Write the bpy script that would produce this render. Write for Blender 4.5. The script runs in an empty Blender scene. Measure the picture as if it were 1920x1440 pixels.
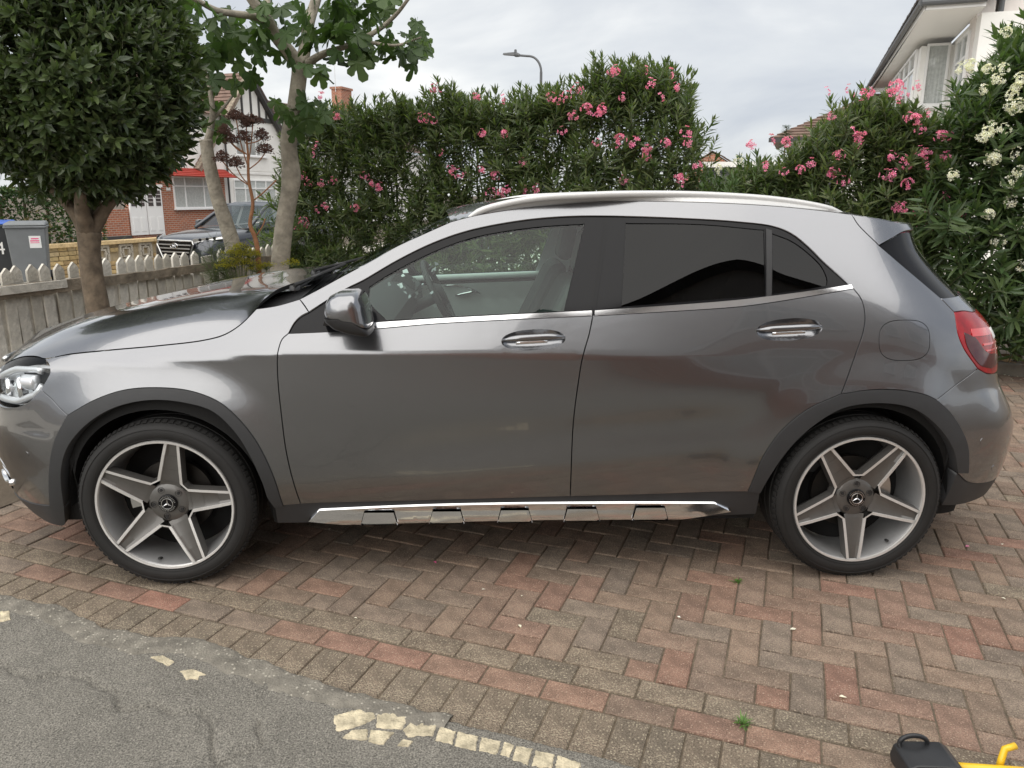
import bpy, bmesh, math, random, json
import numpy as np
from mathutils import Vector, Matrix, Euler
from mathutils.geometry import delaunay_2d_cdt

SC = bpy.context.scene
COL = SC.collection
rnd = random.Random(7)
npr = np.random.default_rng(11)

# ---------------------------------------------------------------- camera
cam = bpy.data.cameras.new('camera'); camo = bpy.data.objects.new('camera', cam); COL.objects.link(camo)
cam.sensor_width = 36; cam.lens = 1442. / 1920 * 36; cam.clip_start = .05; cam.clip_end = 2000
_pi, _ya, _ro = .2411, .0352, .0057
_f = Vector((math.sin(_ya) * math.cos(_pi), math.cos(_ya) * math.cos(_pi), -math.sin(_pi)))
_r0 = Vector((math.cos(_ya), -math.sin(_ya), 0)); _u0 = _r0.cross(_f)
_r = math.cos(_ro) * _r0 + math.sin(_ro) * _u0; _u = -math.sin(_ro) * _r0 + math.cos(_ro) * _u0
_m = Matrix((_r, _u, -_f)).transposed().to_4x4(); _m.translation = (1.2269, -2.7877, 1.4975)
camo.matrix_world = _m
SC.camera = camo

# ---------------------------------------------------------------- sky, sun, exposure
SUN_EL, SUN_AZ = math.radians(58), math.radians(202)      # azimuth clockwise from +Y
w = bpy.data.worlds.new('World'); SC.world = w; w.use_nodes = True
nt = w.node_tree; nt.nodes.clear(); N = nt.nodes.new; L = nt.links.new
out = N('ShaderNodeOutputWorld')
sky = N('ShaderNodeTexSky'); sky.sky_type = 'NISHITA'; sky.sun_disc = False
sky.sun_elevation = SUN_EL; sky.sun_rotation = SUN_AZ
bg1 = N('ShaderNodeBackground'); bg1.inputs['Strength'].default_value = .10
L(sky.outputs[0], bg1.inputs['Color'])
# cloud layer: one even overcast over the whole dome, broken by soft noise
tc = N('ShaderNodeTexCoord'); sep = N('ShaderNodeSeparateXYZ'); L(tc.outputs['Generated'], sep.inputs[0])
mz = N('ShaderNodeMath'); mz.operation = 'ABSOLUTE'; L(sep.outputs['Z'], mz.inputs[0])
az = N('ShaderNodeMath'); az.operation = 'ADD'; az.inputs[1].default_value = .28; L(mz.outputs[0], az.inputs[0])
dv = N('ShaderNodeVectorMath'); dv.operation = 'DIVIDE'; L(tc.outputs['Generated'], dv.inputs[0])
cmb = N('ShaderNodeCombineXYZ'); [L(az.outputs[0], cmb.inputs[i]) for i in range(3)]
L(cmb.outputs[0], dv.inputs[1])
n1 = N('ShaderNodeTexNoise'); n1.inputs['Scale'].default_value = 1.15; n1.inputs['Detail'].default_value = 7; n1.inputs['Roughness'].default_value = .52
n1.inputs['Distortion'].default_value = .4
mp = N('ShaderNodeMapping'); mp.inputs['Location'].default_value = (3.1, 1.7, 0); mp.inputs['Scale'].default_value = (1, 1, .55)
L(dv.outputs[0], mp.inputs[0]); L(mp.outputs[0], n1.inputs['Vector'])
cr = N('ShaderNodeValToRGB'); e = cr.color_ramp.elements
e[0].position = .34; e[0].color = (.53, .56, .615, 1); e[1].position = .66; e[1].color = (.93, .93, .91, 1)
el = cr.color_ramp.elements.new(.50); el.color = (.69, .71, .73, 1)
L(n1.outputs['Fac'], cr.inputs[0])
bg2 = N('ShaderNodeBackground'); bg2.inputs['Strength'].default_value = .70; L(cr.outputs[0], bg2.inputs['Color'])
mxs = N('ShaderNodeMixShader'); mxs.inputs[0].default_value = .93
L(bg1.outputs[0], mxs.inputs[1]); L(bg2.outputs[0], mxs.inputs[2]); L(mxs.outputs[0], out.inputs[0])

sun = bpy.data.lights.new('sun', 'SUN'); sun.energy = 2.4; sun.angle = math.radians(108); sun.color = (1, .95, .88)
suno = bpy.data.objects.new('sun', sun); COL.objects.link(suno)
sd = Vector((math.sin(SUN_AZ) * math.cos(SUN_EL), math.cos(SUN_AZ) * math.cos(SUN_EL), math.sin(SUN_EL)))
suno.rotation_euler = sd.to_track_quat('Z', 'Y').to_euler(); suno.location = sd * 30
vs = SC.view_settings; vs.view_transform = 'Standard'; vs.look = 'None'; vs.exposure = .72; vs.gamma = 1; vs.use_curve_mapping = False
SC.cycles.use_denoising = True
SC.cycles.max_bounces = 10; SC.cycles.transparent_max_bounces = 16
try: SC.cycles.sample_clamp_indirect = 8
except Exception: pass

# ---------------------------------------------------------------- materials
MATS = {}
def mat(name, col=(.5, .5, .5), rough=.5, metal=0., coat=0., coat_rough=.03, spec=.5, var=0., vscale=8., bump=0., bscale=60.,
        island=0., obrand=0., trans=0., emit=None, detail=4., col2=None, speck=None, grain=None):
    """procedural principled material: noise mottling, per-object / per-island variation, bump, translucency"""
    m = bpy.data.materials.new(name); m.use_nodes = True; MATS[name] = m
    t = m.node_tree; n = t.nodes.new; l = t.links.new
    b = t.nodes['Principled BSDF']
    b.inputs['Roughness'].default_value = rough; b.inputs['Metallic'].default_value = metal
    b.inputs['Coat Weight'].default_value = coat; b.inputs['Coat Roughness'].default_value = coat_rough
    b.inputs['Specular IOR Level'].default_value = spec
    c = n('ShaderNodeRGB'); c.outputs[0].default_value = (*col, 1); cur = c.outputs[0]
    co = n('ShaderNodeTexCoord').outputs['Object']
    if obrand or island:
        if obrand:
            inf = n('ShaderNodeObjectInfo'); ro = inf.outputs['Random']
        if island:
            g = n('ShaderNodeNewGeometry'); ri = g.outputs['Random Per Island']
        if obrand and island:
            a = n('ShaderNodeMath'); a.operation = 'ADD'; l(ro, a.inputs[0]); l(ri, a.inputs[1])
            f = n('ShaderNodeMath'); f.operation = 'FRACT'; l(a.outputs[0], f.inputs[0]); r = f.outputs[0]
        else: r = ro if obrand else ri
        k = obrand or island
        if col2 is not None:
            rp = n('ShaderNodeValToRGB'); rp.color_ramp.interpolation = 'LINEAR'
            els = rp.color_ramp.elements
            pal = [col] + list(col2)
            while len(els) < len(pal): els.new(.5)
            for i, q in enumerate(pal):
                els[i].position = i / (len(pal) - 1); els[i].color = (*q, 1)
            l(r, rp.inputs[0]); cur = rp.outputs[0]
            mu = n('ShaderNodeMath'); mu.operation = 'MULTIPLY'; mu.inputs[1].default_value = 7.31; l(r, mu.inputs[0])
            fr = n('ShaderNodeMath'); fr.operation = 'FRACT'; l(mu.outputs[0], fr.inputs[0]); r = fr.outputs[0]
        mr = n('ShaderNodeMapRange'); mr.inputs[3].default_value = 1 - k; mr.inputs[4].default_value = 1 + k; l(r, mr.inputs[0])
        hs = n('ShaderNodeVectorMath'); hs.operation = 'SCALE'; l(cur, hs.inputs[0]); l(mr.outputs[0], hs.inputs['Scale']); cur = hs.outputs[0]
    if var:
        no = n('ShaderNodeTexNoise'); no.inputs['Scale'].default_value = vscale; no.inputs['Detail'].default_value = detail; no.inputs['Roughness'].default_value = .6
        l(co, no.inputs['Vector'])
        mr = n('ShaderNodeMapRange'); mr.inputs[1].default_value = .3; mr.inputs[2].default_value = .7
        mr.inputs[3].default_value = 1 - var; mr.inputs[4].default_value = 1 + var; l(no.outputs['Fac'], mr.inputs[0])
        sc = n('ShaderNodeVectorMath'); sc.operation = 'SCALE'; l(cur, sc.inputs[0]); l(mr.outputs[0], sc.inputs['Scale']); cur = sc.outputs[0]
    if grain:                                   # (scale, amount): fine salt-and-pepper of the aggregate
        no = n('ShaderNodeTexNoise'); no.inputs['Scale'].default_value = grain[0]; no.inputs['Detail'].default_value = 3; l(co, no.inputs['Vector'])
        mr = n('ShaderNodeMapRange'); mr.inputs[1].default_value = .32; mr.inputs[2].default_value = .68; mr.inputs[3].default_value = 1 - grain[1]; mr.inputs[4].default_value = 1 + grain[1]; l(no.outputs['Fac'], mr.inputs[0])
        sc = n('ShaderNodeVectorMath'); sc.operation = 'SCALE'; l(cur, sc.inputs[0]); l(mr.outputs[0], sc.inputs['Scale']); cur = sc.outputs[0]
    if speck:                                   # (scale, amount, colour): light grains in the aggregate
        vo = n('ShaderNodeTexVoronoi'); vo.inputs['Scale'].default_value = speck[0]; l(co, vo.inputs['Vector'])
        rp = n('ShaderNodeMapRange'); rp.inputs[1].default_value = .40; rp.inputs[2].default_value = .20; rp.inputs[3].default_value = 0; rp.inputs[4].default_value = 1
        l(vo.outputs['Distance'], rp.inputs[0])
        sx = n('ShaderNodeSeparateColor'); l(vo.outputs['Color'], sx.inputs[0])
        gt = n('ShaderNodeMath'); gt.operation = 'LESS_THAN'; gt.inputs[1].default_value = speck[1]; l(sx.outputs[0], gt.inputs[0])
        mm = n('ShaderNodeMath'); mm.operation = 'MULTIPLY'; l(rp.outputs[0], mm.inputs[0]); l(gt.outputs[0], mm.inputs[1])
        mx = n('ShaderNodeMix'); mx.data_type = 'RGBA'; l(mm.outputs[0], mx.inputs[0]); l(cur, mx.inputs[6]); mx.inputs[7].default_value = (*speck[2], 1); cur = mx.outputs[2]
    l(cur, b.inputs['Base Color'])
    if bump:
        nb = n('ShaderNodeTexNoise'); nb.inputs['Scale'].default_value = bscale; nb.inputs['Detail'].default_value = 5; l(co, nb.inputs['Vector'])
        bp = n('ShaderNodeBump'); bp.inputs['Strength'].default_value = bump; bp.inputs['Distance'].default_value = .01; l(nb.outputs['Fac'], bp.inputs['Height'])
        l(bp.outputs[0], b.inputs['Normal'])
    if trans:
        tr = n('ShaderNodeBsdfTranslucent'); sc = n('ShaderNodeVectorMath'); sc.operation = 'MULTIPLY'; l(cur, sc.inputs[0]); sc.inputs[1].default_value = (1.3, 1.5, .7)
        l(sc.outputs[0], tr.inputs[0]); ms = n('ShaderNodeMixShader'); ms.inputs[0].default_value = trans
        l(b.outputs[0], ms.inputs[1]); l(tr.outputs[0], ms.inputs[2]); l(ms.outputs[0], t.nodes['Material Output'].inputs[0])
    if emit:
        b.inputs['Emission Color'].default_value = (*emit[0], 1); b.inputs['Emission Strength'].default_value = emit[1]
    b.inputs['Coat IOR'].default_value = 1.6 if name == 'car_paint' else 1.5
    return m
def glass(name, tint, rough=0., ior=1.5, alpha_tint=None):
    m = bpy.data.materials.new(name); m.use_nodes = True; MATS[name] = m
    t = m.node_tree; t.nodes.clear(); n = t.nodes.new; l = t.links.new
    o = n('ShaderNodeOutputMaterial'); tr = n('ShaderNodeBsdfTransparent'); tr.inputs[0].default_value = (*tint, 1)
    gl = n('ShaderNodeBsdfGlossy'); gl.inputs['Roughness'].default_value = rough
    lw = n('ShaderNodeLayerWeight'); lw.inputs[0].default_value = .5; f0 = ((ior - 1) / (ior + 1)) ** 2
    pw = n('ShaderNodeMath'); pw.operation = 'POWER'; pw.inputs[1].default_value = 5; l(lw.outputs['Facing'], pw.inputs[0])
    fr = n('ShaderNodeMath'); fr.operation = 'MULTIPLY_ADD'; fr.inputs[1].default_value = 1 - f0; fr.inputs[2].default_value = f0; l(pw.outputs[0], fr.inputs[0])
    ms = n('ShaderNodeMixShader'); l(fr.outputs[0], ms.inputs[0]); l(tr.outputs[0], ms.inputs[1]); l(gl.outputs[0], ms.inputs[2]); l(ms.outputs[0], o.inputs[0])
    return m

# ---------------------------------------------------------------- object helpers
def link(o, parent=None):
    COL.objects.link(o)
    if parent is not None: o.parent = parent
    return o
def tag(o, label=None, cat=None, group=None, kind=None):
    if label: o['label'] = label
    if cat: o['category'] = cat
    if group: o['group'] = group
    if kind: o['kind'] = kind
    return o
def empty(name, loc=(0, 0, 0), rz=0., parent=None):
    o = bpy.data.objects.new(name, None); o.location = loc; o.rotation_euler = (0, 0, rz); o.empty_display_size = .1
    return link(o, parent)
def mesh(name, V, F_, m, parent=None, smooth=False, normals=None, mi=None):
    me = bpy.data.meshes.new(name)
    me.from_pydata([tuple(map(float, v)) for v in V], [], [tuple(int(i) for i in f) for f in F_])
    for q in (m if isinstance(m, (list, tuple)) else [m]): me.materials.append(MATS[q] if isinstance(q, str) else q)
    if mi is not None: me.polygons.foreach_set('material_index', np.asarray(mi, np.int32))
    me.polygons.foreach_set('use_smooth', np.full(len(me.polygons), bool(smooth or normals is not None)))
    me.update()
    if normals is not None: me.normals_split_custom_set_from_vertices([tuple(map(float, q)) for q in normals])
    return link(bpy.data.objects.new(name, me), parent)
def fastmesh(name, V, T, m, parent=None, smooth=False, mi=None):
    """many triangles straight from numpy"""
    me = bpy.data.meshes.new(name); V = np.asarray(V, np.float32); T = np.asarray(T, np.int32); nf = len(T)
    me.vertices.add(len(V)); me.vertices.foreach_set('co', V.ravel())
    me.loops.add(nf * 3); me.loops.foreach_set('vertex_index', T.ravel())
    me.polygons.add(nf); me.polygons.foreach_set('loop_start', np.arange(0, nf * 3, 3, dtype=np.int32))
    for q in (m if isinstance(m, (list, tuple)) else [m]): me.materials.append(MATS[q])
    if mi is not None: me.polygons.foreach_set('material_index', np.asarray(mi, np.int32))
    me.polygons.foreach_set('use_smooth', np.full(nf, bool(smooth)))
    me.update(calc_edges=True); me.validate()
    return link(bpy.data.objects.new(name, me), parent)
def inst(src, parent, M):
    o = src.copy(); link(o, parent); o.matrix_local = M
    return o
class MB:
    """collects shapes that become ONE mesh"""
    def __init__(s): s.V = []; s.F = []; s.I = []
    def add(s, V, F_, i=0):
        k = len(s.V); s.V += [tuple(map(float, v)) for v in V]; s.F += [tuple(int(a) + k for a in f) for f in F_]; s.I += [i] * len(F_)
    def box(s, c, d, i=0, rz=0., M=None, taper=None):
        x, y, z = d[0] / 2, d[1] / 2, d[2] / 2; t = taper or (1, 1)
        P = [(-x, -y, -z), (x, -y, -z), (x, y, -z), (-x, y, -z), (-x * t[0], -y * t[1], z), (x * t[0], -y * t[1], z), (x * t[0], y * t[1], z), (-x * t[0], y * t[1], z)]
        cz, sz = math.cos(rz), math.sin(rz)
        P = [Vector((a * cz - b * sz + c[0], a * sz + b * cz + c[1], q + c[2])) for a, b, q in P]
        if M is not None: P = [M @ p for p in P]
        s.add(P, [(3, 2, 1, 0), (4, 5, 6, 7), (0, 1, 5, 4), (1, 2, 6, 5), (2, 3, 7, 6), (3, 0, 4, 7)], i)
    def hexa(s, P, i=0):
        s.add(P, [(3, 2, 1, 0), (4, 5, 6, 7), (0, 1, 5, 4), (1, 2, 6, 5), (2, 3, 7, 6), (3, 0, 4, 7)], i)
    def tube(s, pts, r, n=8, i=0, caps=True, flat=None):
        pts = [Vector(p) for p in pts]; rs = r if isinstance(r, (list, tuple)) else [r] * len(pts)
        k = len(s.V); up = None
        for a, p in enumerate(pts):
            d = (pts[min(a + 1, len(pts) - 1)] - pts[max(a - 1, 0)]).normalized()
            if up is None: up = Vector((0, 0, 1)) if abs(d.z) < .9 else Vector((1, 0, 0))
            x = d.cross(up).normalized(); y = x.cross(d).normalized(); up = y
            for j in range(n):
                t = 2 * math.pi * j / n
                s.V.append(tuple(p + float(rs[a]) * (math.cos(t) * x + math.sin(t) * y * (flat or 1))))
        for a in range(len(pts) - 1):
            for j in range(n):
                s.F.append((k + a * n + j, k + a * n + (j + 1) % n, k + (a + 1) * n + (j + 1) % n, k + (a + 1) * n + j)); s.I.append(i)
        if caps:
            s.F.append(tuple(k + j for j in range(n))[::-1]); s.F.append(tuple(k + (len(pts) - 1) * n + j for j in range(n))); s.I += [i, i]
    def lathe(s, prof, n=48, i=0, axis='y', c=(0, 0, 0), closed=False):
        """prof: (radius, along-axis)"""
        k = len(s.V); m = len(prof)
        for j in range(n):
            t = 2 * math.pi * j / n; ct, st = math.cos(t), math.sin(t)
            for r, h in prof:
                p = (r * ct, h, r * st) if axis == 'y' else (r * ct, r * st, h)
                s.V.append((p[0] + c[0], p[1] + c[1], p[2] + c[2]))
        for j in range(n):
            for a in range(m if closed else m - 1):
                b = (a + 1) % m; q = (j + 1) % n
                s.F.append((k + j * m + a, k + j * m + b, k + q * m + b, k + q * m + a)); s.I.append(i)
    def prism(s, poly, z0, z1, i=0, f=lambda x, y, z: (x, y, z)):
        n = len(poly); k = len(s.V)
        s.V += [f(x, y, z0) for x, y in poly] + [f(x, y, z1) for x, y in poly]
        s.F += [tuple(k + a for a in range(n))[::-1], tuple(k + n + a for a in range(n))] + [(k + a, k + (a + 1) % n, k + n + (a + 1) % n, k + n + a) for a in range(n)]
        s.I += [i] * (n + 2)
    def build(s, name, m, parent=None, smooth=False, auto=None):
        o = mesh(name, s.V, s.F, m, parent, smooth, mi=s.I)
        if auto is not None:
            bm = bmesh.new(); bm.from_mesh(o.data); bmesh.ops.recalc_face_normals(bm, faces=bm.faces); bm.to_mesh(o.data); bm.free()
            o.data.polygons.foreach_set('use_smooth', np.ones(len(o.data.polygons), bool)); o.data.set_sharp_from_angle(angle=math.radians(auto))
        else:
            bm = bmesh.new(); bm.from_mesh(o.data); bmesh.ops.recalc_face_normals(bm, faces=bm.faces); bm.to_mesh(o.data); bm.free()
        return o
def UV(u, v, z=0.):                     # street frame: v runs along the road, u across it
    return (.927 * u + .376 * v, -.376 * u + .927 * v, z)
UV_RZ = math.atan2(-.376, .927)

# paints and common stuff
mat('car_paint', (.222, .226, .237), .24, .95, 1.0, .035, var=.03, vscale=1200, bump=.16, bscale=5)
mat('black_gloss', (.009, .009, .010), .10, 0, 0, spec=.20)
mat('black_plastic', (.022, .022, .023), .45, var=.08, vscale=30)
mat('satin_alloy', (.62, .62, .61), .45, .35)
mat('grey_plastic', (.033, .034, .036), .50, var=.06, vscale=20, bump=.05, bscale=700)
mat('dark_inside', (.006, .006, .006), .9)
mat('rubber', (.012, .0115, .011), .70, var=.18, vscale=14, bump=.03, bscale=200)
mat('chrome', (.78, .78, .79), .09, 1., var=.03, vscale=10)
mat('satin_metal', (.60, .60, .59), .30, 1., var=.04, vscale=25)
mat('machined_alloy', (.72, .71, .69), .42, .55, .3, .1, var=.05, vscale=40)
mat('alloy_grey', (.125, .12, .113), .42, .5, .5, .05, var=.06, vscale=30)
mat('alloy_silver', (.42, .42, .42), .40, .6, .2, .1, var=.06, vscale=20)
mat('brake_iron', (.05, .046, .042), .45, .8, var=.2, vscale=20)
mat('lamp_silver', (.72, .73, .75), .30, .5)
mat('lamp_red', (.30, .003, .006), .12, 0, .3, .01, spec=.35, var=.25, vscale=18)
mat('lamp_red_dark', (.06, .002, .004), .08, 0, .3, .01)
mat('white_plastic', (.75, .75, .73), .35)
mat('interior_dark', (.045, .047, .048), .62, var=.1, vscale=12)
mat('interior_grey', (.56, .57, .57), .65, var=.05, vscale=12)
mat('clear_sheet', (.55, .57, .58), .12, .3, .6)
glass('glass_green', (.78, .95, .87), ior=1.50)
glass('glass_dark', (.03, .032, .034), ior=1.42)
glass('glass_screen', (.55, .62, .60), ior=1.5)
glass('glass_clear', (.93, .95, .95), ior=1.45)
mat('white_paint', (.78, .77, .74), .5, var=.05, vscale=3)

# ---- car body surface: F(s, z) wraps the flank round to the nose and the tail -------------
def sstep(a, b, x):
    t = np.clip((x - a) / (b - a), 0, 1)
    return t * t * (3 - 2 * t)
def hermite(xs, ys):
    xs = np.array(xs, float); ys = np.array(ys, float)
    d = np.diff(ys) / np.diff(xs)
    m = np.concatenate([[d[0]], (d[:-1] + d[1:]) / 2, [d[-1]]])
    for i in range(len(d)):
        if d[i] == 0: m[i] = m[i + 1] = 0
        else:
            a, b = m[i] / d[i], m[i + 1] / d[i]
            if a < 0: m[i] = 0
            if b < 0: m[i + 1] = 0
            h = a * a + b * b
            if h > 9:
                t = 3 / h ** .5; m[i], m[i + 1] = t * a * d[i], t * b * d[i]
    def f(x):
        x = np.clip(np.asarray(x, float), xs[0], xs[-1])
        i = np.clip(np.searchsorted(xs, x) - 1, 0, len(xs) - 2)
        h = xs[i + 1] - xs[i]; t = (x - xs[i]) / h
        return ((2*t**3-3*t*t+1)*ys[i] + (t**3-2*t*t+t)*h*m[i] + (3*t*t-2*t**3)*ys[i+1] + (t**3-t*t)*h*m[i+1])
    return f
YC = .90                                   # centre plane of the car
crease_z = hermite([-.9, -.155, .135, .474, 1.0, 1.6, 2.4], [.80, .876, .899, .922, .921, .917, .90])
flank = hermite([.05, .20, .30, .36, .45, .55, .65, .75, .9, 1.6], [.14, .080, .046, .030, .015, .006, .002, .0, .002, .004])
def S(x, z):
    x = np.asarray(x, float); z = np.asarray(z, float)
    zc = crease_z(x)
    tuck = 1 - .75 * (1 - sstep(-.52, -.36, x)) - .6 * sstep(3.0, 3.2, x)
    low = np.where(z < .6, flank(z) * tuck, flank(z))
    # creased shoulder (front) and rounded shoulder (rear)
    dz = np.maximum(z - zc, 0)
    soft = .007
    up = .49 * (np.sqrt(dz * dz + soft * soft) - soft) + .25 * np.maximum(dz - .12, 0) ** 2
    q = np.maximum(z - .70, 0)
    rnd = .40 * q * q - .16 * np.maximum(q - .42, 0) ** 2
    k = 1 - sstep(1.55, 2.35, x)
    a = low + k * up + (1 - k) * rnd
    # scallop low in the doors, rising to the rear
    zl = .43 + .09 * (x - .7)
    a = a + .010 * np.exp(-((z - zl - .10) / .085) ** 2) * sstep(.6, 1.1, x) * (1 - sstep(2.0, 2.4, x))
    # wheel-arch bulges
    for cx in (0., 2.699):
        r = np.sqrt((x - cx) ** 2 + (z - .337) ** 2)
        b = (1 - sstep(.40, .60, r)) * sstep(.15, .5, z)
        a = a - .020 * b
    a = a + .022 * (1 - sstep(-.1, .55, x)) * sstep(.62, .90, z)
    # greenhouse narrows towards the windscreen and the tail
    a = a + .16 * np.maximum(.95 - x, 0) ** 1.5 * sstep(.98, 1.15, z)
    a = a + .05 * np.maximum(x - 2.2, 0) ** 1.5 * sstep(1.0, 1.4, z)
    return a
XF0, XR0, NF, NR = .15, 2.55, 3.0, 3.4
nose_x = hermite([.05, .20, .27, .40, .55, .68, .76, .84, .90, 1.0], [-.74, -.84, -.88, -.90, -.91, -.89, -.87, -.82, -.70, -.45])
TAIL = ([0.05, 0.17, 0.24, 0.33, 0.45, 0.56, 0.62, 0.72, 0.77, 0.9, 1.0, 1.1, 1.3, 1.4, 1.6], [3.3, 3.4412, 3.5132, 3.5454, 3.5573, 3.5601, 3.5407, 3.4751, 3.4475, 3.4336, 3.3809, 3.2719, 3.0839, 3.0381, 2.7])
tail_x = hermite(*TAIL)
_zg = np.linspace(.05, 1.6, 94)
def _tables():
    th = np.linspace(0, np.pi / 2, 240) ** 1.0
    out = []; lens = []
    for x0, e, n, sg in ((XF0, nose_x, NF, -1), (XR0, tail_x, NR, 1)):
        L = []; Xs = []; Ys = []
        for z in _zg:
            s0 = float(S(x0, z)); a = abs(float(e(z)) - x0)
            t = np.concatenate([np.linspace(0, .75, 120), 1 - np.geomspace(.25, 1e-6, 119)])
            xx = a * t; yy = YC - (YC - s0) * np.maximum(1 - t ** n, 0) ** (1 / n)
            # blend the true flank shape in near the start
            l = np.concatenate([[0], np.cumsum(np.hypot(np.diff(xx), np.diff(yy)))])
            g = np.linspace(0, 2.0, 401)
            L.append(l[-1]); Xs.append(np.interp(g, l, xx)); Ys.append(np.interp(g, l, yy))
        out.append((np.array(Xs), np.array(Ys))); lens.append(np.array(L))
    return out, lens

_TB, _LEN = _tables()
def _look(tab, z, d):
    fz = np.clip((z - _zg[0]) / (_zg[1] - _zg[0]), 0, len(_zg) - 1.001); i = fz.astype(int); fz = fz - i
    fd = np.clip(d / .005, 0, 399.999); j = fd.astype(int); fd = fd - j
    return ((1-fz)*((1-fd)*tab[i, j] + fd*tab[i, j+1]) + fz*((1-fd)*tab[i+1, j] + fd*tab[i+1, j+1]))
def F(s, z):
    s = np.atleast_1d(np.asarray(s, float)); z = np.atleast_1d(np.asarray(z, float))
    x = s.copy(); y = S(s, z)
    m = s > XR0
    if m.any():
        d = s[m] - XR0
        x[m] = XR0 + _look(_TB[1][0], z[m], d)
        y[m] = _look(_TB[1][1], z[m], d) + (S(x[m], z[m]) - S(XR0, z[m])) * (1 - sstep(.45, .8, d))
    m = s < XF0
    if m.any():
        d = XF0 - s[m]
        x[m] = XF0 - _look(_TB[0][0], z[m], d)
        y[m] = _look(_TB[0][1], z[m], d) + (S(x[m], z[m]) - S(XF0, z[m])) * (1 - sstep(.5, .85, d))
    return np.stack([x, y, z], 1)
def FN(s, z):
    e = .004
    a = F(s + e, z) - F(s - e, z); b = F(s, z + e) - F(s, z - e)
    n = np.cross(a, b)
    return n / np.maximum(np.linalg.norm(n, axis=1), 1e-9)[:, None]
# ---- end of body surface -----------------------------------------------------------------

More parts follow.
